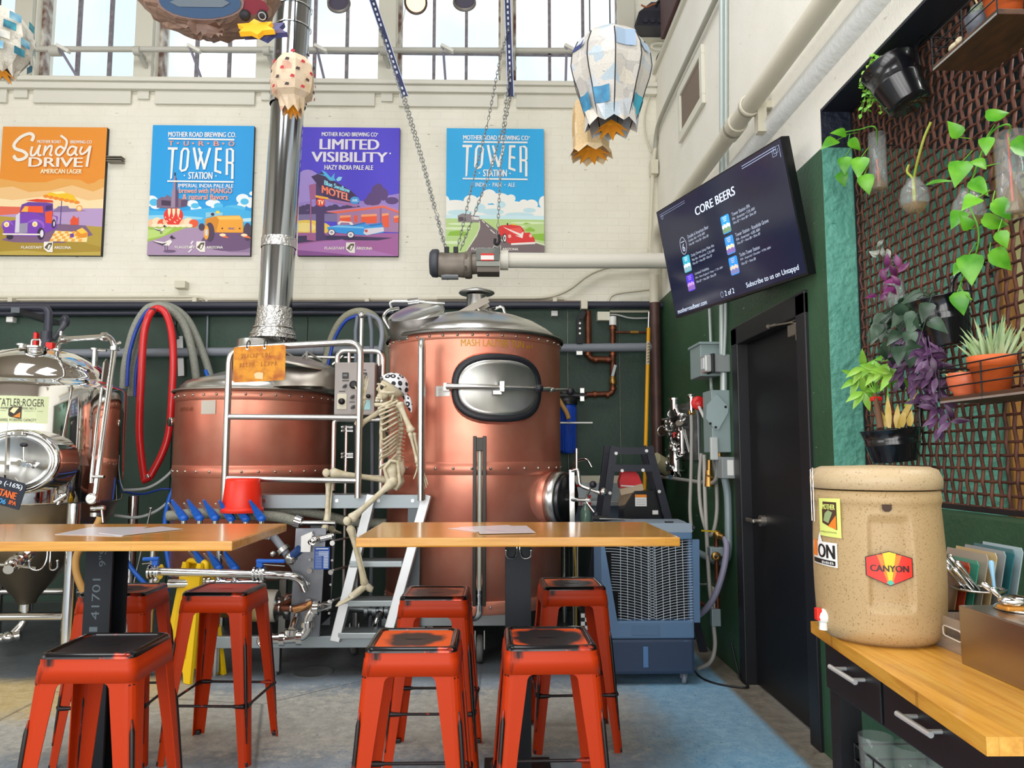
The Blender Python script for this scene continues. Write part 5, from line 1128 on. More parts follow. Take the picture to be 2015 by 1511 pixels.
# folded yellow floor sign
ysn = thing('wet_floor_sign','folded yellow plastic floor sign standing behind the red stool','floor sign',atz(380,1330,0))
fy = ysn.location; Rz_ = rotz(-32)
for s_,nm in((-1,'front_panel'),(1,'rear_panel')):
 g = G(); hgt = .72; P0 = [(-.075,0),(-.045,0),(-.035,.05),(.06,.05),(.075,0),(.15,0),(.1,hgt*.92),(.085,hgt),(-.055,hgt),(-.08,hgt*.92),(-.13,.0)]
 P0 = [(-.15,0),(-.09,0),(-.07,.06),(.07,.06),(.09,0),(.15,0),(.1,hgt*.9),(.09,hgt),(.055,hgt),(.045,hgt-.05),(-.045,hgt-.05),(-.055,hgt),(-.09,hgt),(-.1,hgt*.9)]
 up = (Z+(Rz_@V((0,-s_*.13,0)))).normalized()
 O = fy+Rz_@V((0,s_*.115,0)); g.prism(P0,O,Rz_@X,up,.022*-s_)
 yo = g.obj(nm,yellowp,ysn)
 g = G(); g.prism([(-.08,.14),(.08,.14),(.065,.56),(-.065,.56)],O-(Rz_@V((0,-s_*.012,0)))*0+(Rz_@V((0,s_*.003,0))),Rz_@X,up,.024*-s_); g.obj('panel_rib',mat('yellow_rib','#e2b404',.45),yo)
g = G(); tp = fy+Z*.7; g.tube(bend([tp+Rz_@V((-.09,0,-.03)),tp+Rz_@V((-.09,0,.02)),tp+Rz_@V((.09,0,.02)),tp+Rz_@V((.09,0,-.03))],.03),.018,n=10); g.obj('carry_handle',yellowp,ysn)
# ================================================================ tables, stools, floor things
def grain(name,c1,c2,c3,axis='x',rough=.22,coat=.5):
 m = bpy.data.materials.new(name); m.use_nodes = True ; t = m.node_tree; b = t.nodes['Principled BSDF']; L = t.links; N = t.nodes.new
 tc = N('ShaderNodeTexCoord'); mp = N('ShaderNodeMapping'); L.new(tc.outputs['Object'],mp.inputs[0])
 mp.inputs['Scale'].default_value = (.6,9,9) if axis=='x' else(9,.6,9)
 n = N('ShaderNodeTexNoise'); n.inputs['Scale'].default_value = 4; n.inputs['Detail'].default_value = 8; n.inputs['Roughness'].default_value = .65; L.new(mp.outputs[0],n.inputs['Vector'])
 br = N('ShaderNodeTexBrick'); br.inputs['Scale'].default_value = 1; br.inputs['Brick Width'].default_value = .6; br.inputs['Row Height'].default_value = .042; br.inputs['Mortar Size'].default_value = .0006
 m2 = N('ShaderNodeMapping'); L.new(tc.outputs['Object'],m2.inputs[0])
 if axis!='x': m2.inputs['Rotation'].default_value = (0,0,math.radians(90))
 L.new(m2.outputs[0],br.inputs['Vector']); br.inputs['Color1'].default_value = (.9,.9,.9,1); br.inputs['Color2'].default_value = (1.06,1.03,1,1); br.inputs['Mortar'].default_value = (.75,.7,.65,1)
 r = N('ShaderNodeValToRGB'); e = r.color_ramp.elements; e[0].position = .3; e[0].color = (*lin(c1),1); e[1].position = .72; e[1].color = (*lin(c3),1); q = e.new(.5); q.color = (*lin(c2),1)
 L.new(n.outputs['Fac'],r.inputs['Fac']); mx = N('ShaderNodeMix'); mx.data_type = 'RGBA'; mx.blend_type = 'MULTIPLY'; mx.inputs[0].default_value = 1
 L.new(r.outputs[0],mx.inputs[6]); L.new(br.outputs['Color'],mx.inputs[7]); L.new(mx.outputs[2],b.inputs['Base Color'])
 b.inputs['Roughness'].default_value = rough; b.inputs['Coat Weight'].default_value = coat; b.inputs['Coat Roughness'].default_value = .12
 return m
butcher = grain('lacquered_butcher_block','#b97b28','#ce9338','#dba752')
TZ = 1.07
beamm = mat('raw_black_steel','#23262b',.5,.6,'#191b1f',6,stretch=(1,1,.3))
def table(x0,x1,y0,y1,bx,label,writing):
 t = thing('bar_table',label,'table',((x0+x1)/2,(y0+y1)/2,0),'butcher block bar tables')
 G().box((x0,y0,TZ-.038),(x1,y1,TZ),.006).obj('tabletop',butcher,t)
 yc = (y0+y1)/2; ya,yb = yc-.075,yc+.075
 g = G(); g.box((bx-.056,ya,.012),(bx+.056,ya+.012,TZ-.05)); g.box((bx-.056,yb-.012,.012),(bx+.056,yb,TZ-.05)); g.box((bx-.005,ya+.012,.012),(bx+.005,yb-.012,TZ-.05))
 pd = g.obj('steel_pedestal',beamm,t)
 G().box((bx-.15,yc-.17,0),(bx+.15,yc+.17,.012),.003).obj('base_plate',beamm,t); G().box((bx-.25,yc-.25,TZ-.05),(bx+.25,yc+.25,TZ-.038)).obj('top_plate',beamm,t)
 for s_ in(-1,1):
  p = V((bx-(.09 if writing else 0),y0+.1 if writing else ya-.003,TZ-.038-.0)); g = G(); g.tube(bend([p+X*s_*.006,p+V((s_*.006,0,-.05)),p+V((s_*.02,-.02,-.085)),p+V((s_*.055,-.03,-.075)),p+V((s_*.055,-.035,-.045))],.03),.0035,n=6); g.ball(p+V((s_*.055,-.035,-.043)),.006)
  g.obj('bag_hook',chrome,t)
 if writing:
  g = G(); g.text('41701',(bx+.012,ya-.0012,.71),Z,-X,0,.17,0,.034,.0); g.text('9"S',(bx+.03,ya-.0012,.93),Z,-X,0,.075,0,.03,0); g.text('1',(bx+.008,ya-.0012,.66),Z,-X,0,.02,0,.034,0); g.obj('stencilled_number',mat('faded_stencil','#59656b',.7),pd)
 return t
table(-.565,.755,3.14,3.87,.102,'right hand butcher block bar table on a black steel post',False)
table(-2.40,-1.022,3.03,3.81,-1.69,'left hand butcher block bar table with numbers stencilled on its post',True)
# menus lying on the tables
def sheet(name,P,z,label,group,k,m=None):
 c = sum((V(p) for p in P),V((0,0,0)))/4; P = [V((p.x,p.y,z)) for p in P]
 g = G(); g.prism([(p.x,p.y) for p in P],(0,0,z),X,Y_,.0012); s_ = g.obj(name,m or paper,label=label,cat='menu',group=group); return s_
mw1 = mat('laminated_menu','#dedade',.18); mw2 = mat('laminated_menu_pink','#e6dde0',.2)
def quad(*px): return [atz(x,y,TZ) for x,y in px]
sheet('paper_menu',quad((108,1052),(175,1038),(290,1037),(240,1056)),TZ+.0005,'long white paper menu at the left on the left bar table','paper menus on the bar tables',0,mw1)
sheet('paper_menu',quad((195,1050),(240,1055),(360,1042),(318,1037)),TZ+.002,'white paper menu lying on top toward the right on the left bar table','paper menus on the bar tables',1,mw1)
sheet('paper_menu',quad((882,1040),(935,1047),(1010,1040),(950,1035)),TZ+.0005,'lowest paper menu, its corner pointing left, on the right bar table','paper menus on the bar tables',2,mw2)
sheet('paper_menu',quad((905,1038),(960,1050),(1040,1044),(1000,1034)),TZ+.002,'middle paper menu fanned out under another on the right bar table','paper menus on the bar tables',3,mw2)
m4 = sheet('paper_menu',quad((944,1052),(1054,1050),(1036,1036),(933,1037)),TZ+.0035,'topmost pale pink paper menu on the right bar table','paper menus on the bar tables',4,mw2)
g = G(); a = atz(958,1043,TZ+.0052); g.box(a,a+V((.03,.03,.0002))); g.box(a+V((.02,-.045,0)),a+V((.08,-.03,.0002))); g.obj('menu_print',mat('pale_ink','#b9a6b4',.5),m4)
# ---- red metal stools
def redmat(name,c1,c2,lo,hi,sc,st=(1,1,.12)):
 return mat(name,c1,.42,0,c2,sc,lo=lo,hi=hi,stretch=st,spec=.2,detail=6)
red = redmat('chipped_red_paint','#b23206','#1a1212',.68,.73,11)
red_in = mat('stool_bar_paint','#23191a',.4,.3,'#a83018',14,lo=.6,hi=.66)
rimm = mat('worn_black_rim','#17171b',.22,.6,'#b5361b',9,lo=.6,hi=.66,coat=.3)
def seat_mat(name,red_c,dark_c,hole):
 "worn patch: dark where sitters rub it, its outline broken up by noise; hole = 1 worn all over, 0 hardly worn"
 m = bpy.data.materials.new(name); m.use_nodes = True ; t = m.node_tree; b = t.nodes['Principled BSDF']; L = t.links; N = t.nodes.new
 tc = N('ShaderNodeTexCoord'); n = N('ShaderNodeTexNoise'); n.inputs['Scale'].default_value = 9; n.inputs['Detail'].default_value = 5; L.new(tc.outputs['Object'],n.inputs['Vector'])
 mp = N('ShaderNodeMapping'); mp.inputs['Scale'].default_value = (7.0,7.5,0); L.new(tc.outputs['Object'],mp.inputs[0]); ln = N('ShaderNodeVectorMath'); ln.operation = 'LENGTH'; L.new(mp.outputs[0],ln.inputs[0])
 a = N('ShaderNodeMath'); a.operation = 'MULTIPLY_ADD'; L.new(n.outputs['Fac'],a.inputs[0]); a.inputs[1].default_value = -.9; L.new(ln.outputs['Value'],a.inputs[2])
 r = N('ShaderNodeValToRGB'); r.color_ramp.elements[0].position = max(0,hole-.12); r.color_ramp.elements[1].position = min(1,hole+.1)
 r.color_ramp.elements[0].color = (*lin(dark_c),1); r.color_ramp.elements[1].color = (*lin(red_c),1); L.new(a.outputs[0],r.inputs['Fac']); L.new(r.outputs[0],b.inputs['Base Color'])
 b.inputs['Roughness'].default_value = .4; b.inputs['Specular IOR Level'].default_value = .35
 return m
def rsq(h,r,n=5):
 "rounded square outline, half size h"
 out = []
 for cx,cy,a0 in((h-r,h-r,0),(-h+r,h-r,90),(-h+r,-h+r,180),(h-r,-h+r,270)):
  for k in range(n+1): a = math.radians(a0+90*k/n); out.append((cx+r*math.cos(a),cy+r*math.sin(a)))
 return out
def make_stool():
 st = thing('bar_stool','x','stool',(0,0,0),'red metal bar stools')
 H = .762
 def skin(levels,cap0=False,cap1=False):
  g = G(); v = []; f = []; n = len(levels[0][0])
  for(o,z) in levels: v += [V((p[0],p[1],z)) for p in o]
  for i in range(len(levels)-1):
   for k in range(n): f.append((i*n+k,i*n+(k+1)%n,(i+1)*n+(k+1)%n,(i+1)*n+k))
  if cap1: f.append([(len(levels)-1)*n+k for k in range(n)])
  g.add(v,f,True); return g
 g = G(); o = rsq(.128,.022); n = len(o)
 # seat plate with a hand slot: ring of faces between outline and slot
 slot = [(.042*math.cos(2*math.pi*k/n),.009*math.sin(2*math.pi*k/n)) for k in range(n)]
 v = [V((p[0],p[1],H-.005)) for p in o]+[V((p[0]*.4+q[0]*.6,p[1]*.4+q[1]*.6,H-.006)) for p,q in zip(o,slot)]+[V((q[0],q[1],H-.007)) for q in slot]+[V((q[0],q[1],H-.03)) for q in slot]
 g.add(v,[(i*n+k,i*n+(k+1)%n,(i+1)*n+(k+1)%n,(i+1)*n+k) for i in range(3) for k in range(n)],False)
 g.obj('seat',seat_mat('seat_worn','#cc4a22','#241d1d',.4),st)
 skin([(rsq(.128,.022),H-.005),(rsq(.132,.024),H),(rsq(.146,.028),H+.001),(rsq(.153,.03),H-.006),(rsq(.155,.03),H-.016)]).obj('seat_rim',rimm,st)
 skin([(rsq(.1545,.03),H-.015),(rsq(.1555,.03),H-.035),(rsq(.1585,.031),H-.04),(rsq(.1645,.031),H-.09),(rsq(.161,.029),H-.09),(rsq(.152,.029),H-.03)]).obj('skirt',red,st)
 hb = lambda z: .1585+(.215-.1585)*(1-(z/(H-.04)))
 for sx,sy in((1,-1),(-1,-1),(1,1),(-1,1)):
  v = []; f = []; lev = [(H-.045,.098),(H-.088,.098),(H-.096,.084),(H-.106,.079),(.45,.066),(.2,.053),(0.0,.043)]; n = 0
  for z,wd in lev:
   h = hb(z); r = .03; A = [(h-wd,h)]+[(h-r+r*math.sin(math.radians(a)),h-r+r*math.cos(math.radians(a))) for a in(0,22,45,68,90)]+[(h,h-wd)]
   t_ = .004; B = [(h-wd,h-t_)]+[(h-r+(r-t_)*math.sin(math.radians(a)),h-r+(r-t_)*math.cos(math.radians(a))) for a in(0,22,45,68,90)]+[(h-t_,h-wd)]
   loop = A+B[::-1]; n = len(loop); v += [V((p[0]*sx,p[1]*sy,z)) for p in loop]
  for i in range(len(lev)-1):
   for k in range(n): f.append((i*n+k,i*n+(k+1)%n,(i+1)*n+(k+1)%n,(i+1)*n+k))
  f.append(list(range(n))); f.append([(len(lev)-1)*n+k for k in range(n)])
  lg = G().add(v,f,False).obj('leg',red,st)
  h = hb(.0); g = G(); g.box(((h-.03)*sx,(h-.03)*sy,0),((h-.006)*sx,(h-.006)*sy,.02),.003); g.obj('foot_pad',dark,lg)
  # pressed stacking rib down the outer corner
  g = G(); P_ = []
  for z in(.56,.52,.3,.1): q = hb(z)-.0075; P_.append(V((q*sx,q*sy,z)))
  g.tube(P_,[.002,.0085,.008,.003],n=6); g.obj('pressed_rib',mat('rib_worn_black','#1c1413',.35,.2,'#a5321b',10,lo=.56,hi=.66),lg)
 h = hb(.26)-.004
 for a,b in(((-h,-h),(h,-h)),((-h,h),(h,h)),((-h,-h),(-h,h)),((h,-h),(h,h))):
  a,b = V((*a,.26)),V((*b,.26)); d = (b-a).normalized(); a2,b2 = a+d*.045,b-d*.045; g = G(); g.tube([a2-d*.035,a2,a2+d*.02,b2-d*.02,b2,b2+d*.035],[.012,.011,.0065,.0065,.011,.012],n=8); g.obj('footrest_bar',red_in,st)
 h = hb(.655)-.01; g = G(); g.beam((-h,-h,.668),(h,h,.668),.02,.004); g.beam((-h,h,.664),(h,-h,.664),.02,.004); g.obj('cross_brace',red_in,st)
 return st
proto = make_stool()
SEATS = {k:seat_mat('seat_'+k,*v) for k,v in dict(darkcentre=('#d8551f','#3a2f2c',.3),black=('#1d1b20','#131318',.5),red=('#b5331a','#c23f24',.4),blackred=('#d04c1c','#19171b',.5),deep=('#cf6a4c','#452a26',.42),half=('#d8602c','#1d1a1d',.36)).items()}
SPOTS = [(-.282,2.775,0,'darkcentre','nearest red bar stool under the right table, orange seat with a dark worn middle'),(.19,2.79,1,'blackred','nearest red bar stool by the swamp cooler, black seat with orange edges'),(-.28,3.70,-1,'deep','red bar stool tucked behind, just in front of the copper tank sight glass'),(.387,3.95,2,'half','red bar stool standing directly in front of the grey swamp cooler'),(-1.325,2.72,0,'black','nearest left red bar stool with a completely black seat'),(-1.315,3.83,-3,'red','red bar stool with an all red seat in front of the yellow sign'),(-1.80,3.82,2,'half','red bar stool half hidden behind the left table post')]
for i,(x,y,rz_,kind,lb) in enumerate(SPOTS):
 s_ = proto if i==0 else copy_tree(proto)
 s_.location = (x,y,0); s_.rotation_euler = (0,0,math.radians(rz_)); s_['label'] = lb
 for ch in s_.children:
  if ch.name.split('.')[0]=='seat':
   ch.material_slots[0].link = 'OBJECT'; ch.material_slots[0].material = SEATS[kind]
   # ---- evaporative cooler
ac = thing('evaporative_cooler','blue grey evaporative air cooler with curved wire grille on castors','air cooler',(.96,4.95,0))
acl = mat('cooler_light_blue_grey','#5d7c9f',.5); acd = mat('cooler_dark_blue','#2e3f5a',.5); act = mat('cooler_top_grey','#8b9aa8',.5)
ax0,ax1,ay0,ay1 = .655,1.225,4.78,5.16
z1,z2,z3 = at(1280,1257,ay0).z,at(1280,1222,ay0).z,at(1280,1062,ay0).z; zt = at(1280,1021,ay1).z
G().box((ax0+.005,ay0,.07),(ax1,ay1,z1),.02).obj('water_tank',acd,ac)
g = G(); b0 = .05
gx0,gx1 = at(1176,1,ay0).x,at(1352,1,ay0).x; gb0,gb1 = at(1200,1,ay0).x,at(1350,1,ay0).x
# body as a frame round the grille opening
g.box((ax0,ay0+.02,z1),(ax1,ay1,z2-.0),.015); g.box((ax0,ay0,z1),(ax1,ay0+.05,z2),.01)
bdy = g.obj('lower_body',acl,ac)
g = G(); g.prism([(ax0,z2-.01),(gb0,z2-.01),(gx0,z3),(ax0,z3)],(0,ay0+.03,0),X,Z,.03); g.prism([(gb1,z2-.01),(ax1,z2-.01),(ax1,z3),(gx1,z3)],(0,ay0+.03,0),X,Z,.03); g.box((ax0,ay0,z3),(ax1,ay0+.03,z3+.05),.01)
g.box((ax0,ay0+.03,z2-.01),(ax0+.02,ay1,z3+.05)); g.box((ax1-.02,ay0+.03,z2-.01),(ax1,ay1,z3+.05),.005); g.box((ax0,ay1-.02,z2),(ax1,ay1,z3+.05)); g.obj('upper_body',acl,ac)
G().box((ax0+.02,ay0+.075,z2-.005),(ax1-.02,ay0+.085,z3+.02)).obj('dark_interior',mat('dark_interior','#0b0c10',.8),ac)
prof = [(ay0,z3+.045),(ay0+.015,z3+.1),(ay0+.08,zt-.01),(ay0+.2,zt),(ay1,zt),(ay1,z3+.045)]
top_ = G().prism(prof,(ax0,0,0),Y_,Z,ax1-ax0).obj('top_cover',act,ac)
g = G(); cxm = at(1325,1,4.9).x; nn = V((0,-.065,0)).normalized()
for k in range(4): p = V((at(1301+13*k,1,4.84).x,ay0+.055,zt-.035)); g.cyl(p,p+V((0,-.012,.01)),.012,n=12)
g.obj('control_button',mat('control_dark','#3c4148',.5),top_)
p = V((at(1293,1,4.98).x,ay0+.2,zt)); G().prism([(-.03,.004),(.03,.004),(.018,-.022),(-.018,-.022)],p+Y_*-.202*0+V((0,-.06,0)),X,Z,-.005).obj('handle_notch',dark,top_)
wire = mat('grille_wire_grey','#bcc6d0',.45)
g = G(); cx = (at(1265,1,ay0).x); gz0,gz1 = z2+.0,z3
for k in range(34):
 zc = gz0-.06+(gz1-gz0+.06)*k/33
 for s_ in(-1,1):
  P_ = []
  for j in range(9):
   t = j/8; x = cx+s_*(-.025+t*(gx1-cx+.022)); z = zc+.062*(1-(1-t)**2)
   lim0 = gb0+(gx0-gb0)*(z-z2)/(z3-z2)
   if gz0-.002<z<gz1+.01 and max(lim0,gx0-.01)-.004<x<gx1+.004: P_.append(V((x,ay0+.018+.002*s_,z)))
  if len(P_)>1: g.tube(P_,.0019,n=4,smooth=False)
for s_ in(-1,1):
 for j in range(5): x = cx+s_*(.025+j*.043); g.tube([V((x,ay0+.022,gz0)),V((x-s_*.004,ay0+.022,gz1+.01))],.0022,n=4,smooth=False)
g.obj('front_grille',wire,ac)
a,b = at(1243,1250,ay0),at(1297,1230,ay0); g = G(); gl_ = .002
G().box((a.x,ay0-.003,a.z),(b.x,ay0,b.z),.001).obj('name_panel',mat('cooler_panel','#587697',.5),ac)
a,b = at(1268,1313,ay0),at(1275,1272,ay0); G().box((a.x-.006,ay0-.004,a.z),(b.x+.001,ay0,b.z),.002).obj('level_window',mat('level_window','#5a7fae',.25),ac)
a = at(1345,1258,ay0); G().box((a.x,ay0-.002,a.z-.012),(a.x+.03,ay0,a.z-.008)).obj('tank_mark',acl,ac)
for x,y in((ax1-.06,ay0+.06),(ax0+.06,ay0+.06),(ax1-.06,ay1-.06),(ax0+.06,ay1-.06)):
 g = G(); g.lathe([(.01,-.013),(.03,-.013),(.036,-.008),(.036,.008),(.03,.013),(.01,.013)],(x,y,.036),(1,0,0),n=20); g.beam((x-.018,y,.036),(x-.018,y,.075),.004,.03); g.beam((x+.018,y,.036),(x+.018,y,.075),.004,.03); g.obj('castor',greypvc,ac)
G().tube(spline([(ax1-.06,ay1-.1,.2),(ax1+.06,5.0,.02),(ax1+.1,4.86,.008),(1.42,4.76,.008),(1.53,4.73,.01),(1.535,4.9,.02),(1.53,5.05,.2)],8),.006).obj('power_cord',dark,label='black power cord curving on the blue floor to the door frame',cat='cord')
# tongs / grip lying on the cooler top at the left
tn = thing('hand_tool','dark handled hand tool lying on top of the air cooler','tool',V((at(1200,1022,5.0).x,5.0,zt)))
g = G(); a,b = at(1166,1018,4.98),at(1230,1026,4.98); a.z = zt+.02; b.z = zt+.012; g.tube([a,a.lerp(b,.3),a.lerp(b,.6),b],[.02,.018,.01,.006],n=8); g.obj('grip',dark,tn)
G().tube([a.lerp(b,.2)-Y_*.02,b-Y_*.01+X*.05],.004,n=6).obj('jaw',chrome,tn)
# ---- black A shaped machine frame in the corner
bs = thing('black_mill_stand','black A shaped steel machine stand with warning label behind the air cooler','machine stand',V((1.2,5.75,0)))
for k,(yy,o) in enumerate(((5.6,0),(5.98,-12))):
 for(a,b) in(((1208+o,878),(1188+o,1035)),((1276+o,878),(1314+o,1020))):
  p,q = at(*a,yy),at(*b,yy); d = (q-p); q = p+d*(p.z/-d.z); G().beam(p,q,.055,.03,up=(0,-1,0)).obj('stand_leg',navy,bs)
 for y in(887,921):
  G().beam(at(1203+o,y,yy-.016),at(1287+o+(2 if y>900 else 0),y,yy-.016),.05,.012,up=(0,-1,0)).obj('cross_plate',navy,bs)
for px,py in((1212,892),(1272,887),(1224,926),(1265,925),(1200,970),(1297,967)): p = at(px,py,5.575); G().cyl(p,p-Y_*.01,.012,n=10).obj('bolt_head',white,bs)
p,q = at(1224,1030,5.66),at(1308,966,5.66)
hd_ = G().prism([(p.x,p.z-.12),(q.x,p.z-.12),(q.x,q.z-.02),(q.x-.03,q.z),(p.x+.1,q.z),(p.x+.02,q.z-.12)],(0,5.9,0),X,Z,.24).obj('hopper_box',mat('black_gloss_panel','#101116',.3),bs)
p,q = at(1250,996,5.655),at(1272,973,5.655); lb_ = G().box((p.x,5.652,p.z),(q.x,5.656,q.z)).obj('warning_label',white,hd_,'orange and white warning label'); G().box((p.x,5.65,q.z-.02),(q.x,5.652,q.z)).obj('label_header',mat('warning_orange','#ef8a1c',.5),lb_)
g = G()
for k in range(4): g.box((p.x+.008,5.65,p.z+.012+k*.012),(q.x-.008,5.652,p.z+.015+k*.012))
g.obj('label_text',mat('label_grey','#9aa0a8',.5),lb_)
p,q = at(1284,1012,5.655),at(1295,1004,5.655); G().box((p.x,5.652,p.z),(q.x,5.656,q.z)).obj('small_label',white,hd_)
# red brush set resting on the stand
rb = thing('dustpan_brush','red dustpan and wooden bristle brush resting in the black stand','brush',at(1237,968,5.76))
c = at(1237,968,5.76); g = G(); g.prism([(-.07,.0),(.1,.02),(.07,.1),(.04,.13),(-.05,.13),(-.075,.05)],c+V((0,.06,.03)),X,Z,.1); g.obj('red_pan',mat('pan_red','#d7202a',.4),rb)
g = G(); g.beam(c+V((-.075,-.05,-.0)),c+V((.1,-.05,.04)),.05,.03,up=(0,-1,0),bev=.006); g.obj('brush_head',mat('pale_wood','#cdb79a',.6),rb)
g = G()
for k in range(14): x = -.075+k*.0115; g.cyl(c+V((x+.008,-.05,-.012+(k/14)*.035)),c+V((x-.008,-.05,-.1+(k/14)*.035)),.007,.01,n=5)
g.obj('bristles',mat('bristle_brown','#8d7a63',.8),rb); G().beam(c+V((-.07,-.068,.05)),c+V((.03,-.068,.045)),.008,.01).obj('white_edge',white,rb)
# ---- stainless sink bench against the back wall
sb = thing('sink_bench','stainless wash bench with pale splash board against the green wall','sink bench',V((.95,6.75,0)))
p,q = at(1113,952,6.98),at(1240,936,6.98); G().box((p.x,6.98,p.z-.01),(q.x,7.08,q.z),.004).obj('splash_board',mat('pale_cream_board','#d9d4bd',.5),sb)
p,q = at(1105,985,6.95),at(1240,950,6.95); G().box((p.x,6.95,p.z),(q.x,7.0,q.z),.004).obj('backsplash',mat('bench_steel','#a6adb0',.4,.9),sb)
p = at(1100,985,6.5); G().box((p.x,6.45,p.z-.045),(1.2,7.0,p.z),.008).obj('bench_top',mat('bench_edge','#c9cdcc',.4,.8),sb)
G().box((p.x+.02,6.5,p.z-.26),(1.18,6.95,p.z-.046)).obj('bench_apron',mat('bench_blue_grey','#77879a',.5,.5),sb)
for x in(p.x+.05,1.15): G().cyl((x,6.6,0),(x,6.6,p.z-.04),.02).obj('bench_leg',steel,sb)
bt = p.z
g = G(); f_ = V((at(1122,1,6.6).x,6.7,bt)); g.tube(bend([f_,f_+Z*.32,f_+V((.12,-.05,.36)),f_+V((.16,-.06,.28))],.06),.014);
fa = thing('bench_tap','chrome tap standing on the stainless wash bench','tap',f_); g.obj('spout',chrome,fa); G().ball(f_+Z*.02,.03,sc3=(1,1,.7)).obj('tap_base',chrome,fa); G().cyl(f_+V((.02,-.03,.12)),f_+V((.06,-.06,.12)),.012).obj('tap_handle',redp,fa)
s0 = V((at(1143,1,6.44).x,6.55,bt)); sp_ = thing('spray_bottle','clear green spray bottle with red trigger in front of the wash bench','bottle',(s0.x,6.0,at(1143,1030,6.0).z))
s0 = V((at(1143,1,6.0).x,6.0,at(1143,1030,6.0).z)); G().lathe([(.0005,0),(.042,0),(.045,.01),(.045,.09),(.03,.12),(.017,.135),(.017,.15),(.0005,.15)],s0,n=24).obj('bottle_body',mat('green_liquid_bottle','#7fa08f',.15,0,coat=.6),sp_)
G().lathe([(.018,.148),(.02,.15),(.02,.17),(.0005,.17)],s0,n=16).obj('bottle_cap',white,sp_); g = G(); g.box(s0+V((-.05,-.014,.17)),s0+V((.03,.014,.195)),.004); g.box(s0+V((-.035,-.006,.14)),s0+V((-.028,.006,.172))); g.obj('trigger',redp,sp_)
# low shelf that carries the bottle
sh = thing('low_shelf','blue grey steel shelf in front of the wash bench','shelf',(s0.x,6.05,0)); G().box((s0.x-.08,5.93,s0.z-.02),(s0.x+.1,6.3,s0.z),.004).obj('shelf_plate',mat('bench_blue_grey','#77879a',.5,.5),sh)
for x in(s0.x-.07,s0.x+.09):
 for y in(5.95,6.28): G().cyl((x,y,0),(x,y,s0.z-.018),.012).obj('shelf_leg',steel,sh)
p = at(1160,988,6.42); rv = thing('red_lever_valve','small red lever valve on the front of the wash bench','valve',p-V((0,0,.07))); G().cyl(p+V((0,.035,-.01)),p-V((0,.01,.01)),.012).obj('valve_stem',chrome,rv); G().beam(p-V((0,.012,.07)),p+V((0,-.012,.06)),.022,.012,up=(0,-1,0),bev=.005).obj('valve_lever',redp,rv)
G().tube([V((.62,5.95,0)),V((.62,5.95,.55)),V((.6,5.98,.9))],.012).obj('yellow_hose',mat('tan_hose','#b59a45',.5),label='thin tan yellow hose rising behind the right bar table',cat='hose')
cb = thing('checkered_crate','small black and white checkered box on the floor by the copper tank','box',(.66,5.6,0))
g = G(); g.box((.6,5.5,0),(.78,5.7,.3),.005); cbo = g.obj('crate_body',dark,cb); g = G()
for i in range(6):
 for j in range(4):
  if(i+j)%2: g.box((.605+i*.028,5.498,.18+j*.028),(.633+i*.028,5.5,.208+j*.028))
g.obj('checker_band',white,cbo)
# ================================================================ pipes and hoses on the back wall
def pipe(name,P,r,m,label,cat='pipe',group=None,n=12): return G().tube(P,r,n=n).obj(name,m,label=label,cat=cat,group=group)
creampipe = mat('cream_painted_pipe','#d2ccb8',.45); tanpipe = mat('tan_brown_pipe','#8f7763',.5)
pipe('wall_pipe',[at(-60,601,7.0),at(1322,600,7.0)],.036,navypvc,'upper dark navy pipe running along the foot of the white brick',group='dark pipes along the back wall')
pipe('wall_pipe',[at(-60,617,7.03),at(775,615,7.03)],.026,navypvc,'thinner dark pipe directly below the upper dark pipe',group='dark pipes along the back wall')
gp_ = thing('grey_drain_pipe','long grey plastic pipe crossing the green wall behind the vessels','pipe',at(400,694,6.98))
a,b = at(-60,698,6.98),at(1283,683,6.98); G().cyl(a,b,.041).obj('pipe_run',greypvc,gp_)
for px in(12,612,632,250): p = a.lerp(b,(at(px,690,6.98).x-a.x)/(b.x-a.x)); d = (b-a).normalized(); G().cyl(p-d*.03,p+d*.03,.047).obj('pipe_coupling',greypvc,gp_)
pipe('conduit',bend([at(-60,585,7.06),at(395,584,7.06),at(407,590,7.06),at(408,598,7.06)],.05),.012,creampipe,'thin cream conduit ending in a bend above the red hose','conduit',n=8)
pipe('conduit',[at(-60,590,7.07),at(1110,588,7.07)],.014,creampipe,'cream conduit along the foot of the white brick','conduit',n=8)
pipe('conduit',bend([at(860,587,7.04),at(1104,586,7.04),at(1172,525,7.04),at(1305,518,7.04)],.25),.016,creampipe,'cream conduit that bends up to the right behind the screen','conduit',n=8)
pipe('conduit',bend([at(1196,595,7.04),at(1204,578,7.04),at(1288,568,7.04)],.1),.012,creampipe,'short cream conduit curving into the corner pipe','conduit',n=8)
pipe('tan_pipe',[at(-60,598,7.06),at(1150,595,7.06)],.018,tanpipe,'tan brown pipe between the cream conduit and the dark pipe')
for px,lb in((383,'right of the red hose'),(20,'at the left edge'),(722,'above the control box'),(1092,'right of the copper lid')):
 p = at(px,592,7.0); G().box(p+V((-.02,-.01,-.035)),p+V((.02,.12,.03)),.004).obj('pipe_clip',creampipe,label='small cream pipe clip on the wall pipes '+lb,cat='bracket',group='pipe clips on the back wall')
for px,py,lb in((105,629,'under the dark pipe at the left'),(1091,617,'under the dark pipe right of the copper tank')):
 p = at(px if px>200 else 21,py,7.06); G().box(p+V((-.03,-.02,-.025)),p+V((.03,.08,.025)),.004).obj('cable_clip_box',white,label='tiny white box '+lb,cat='box',group='tiny white boxes on the green wall')
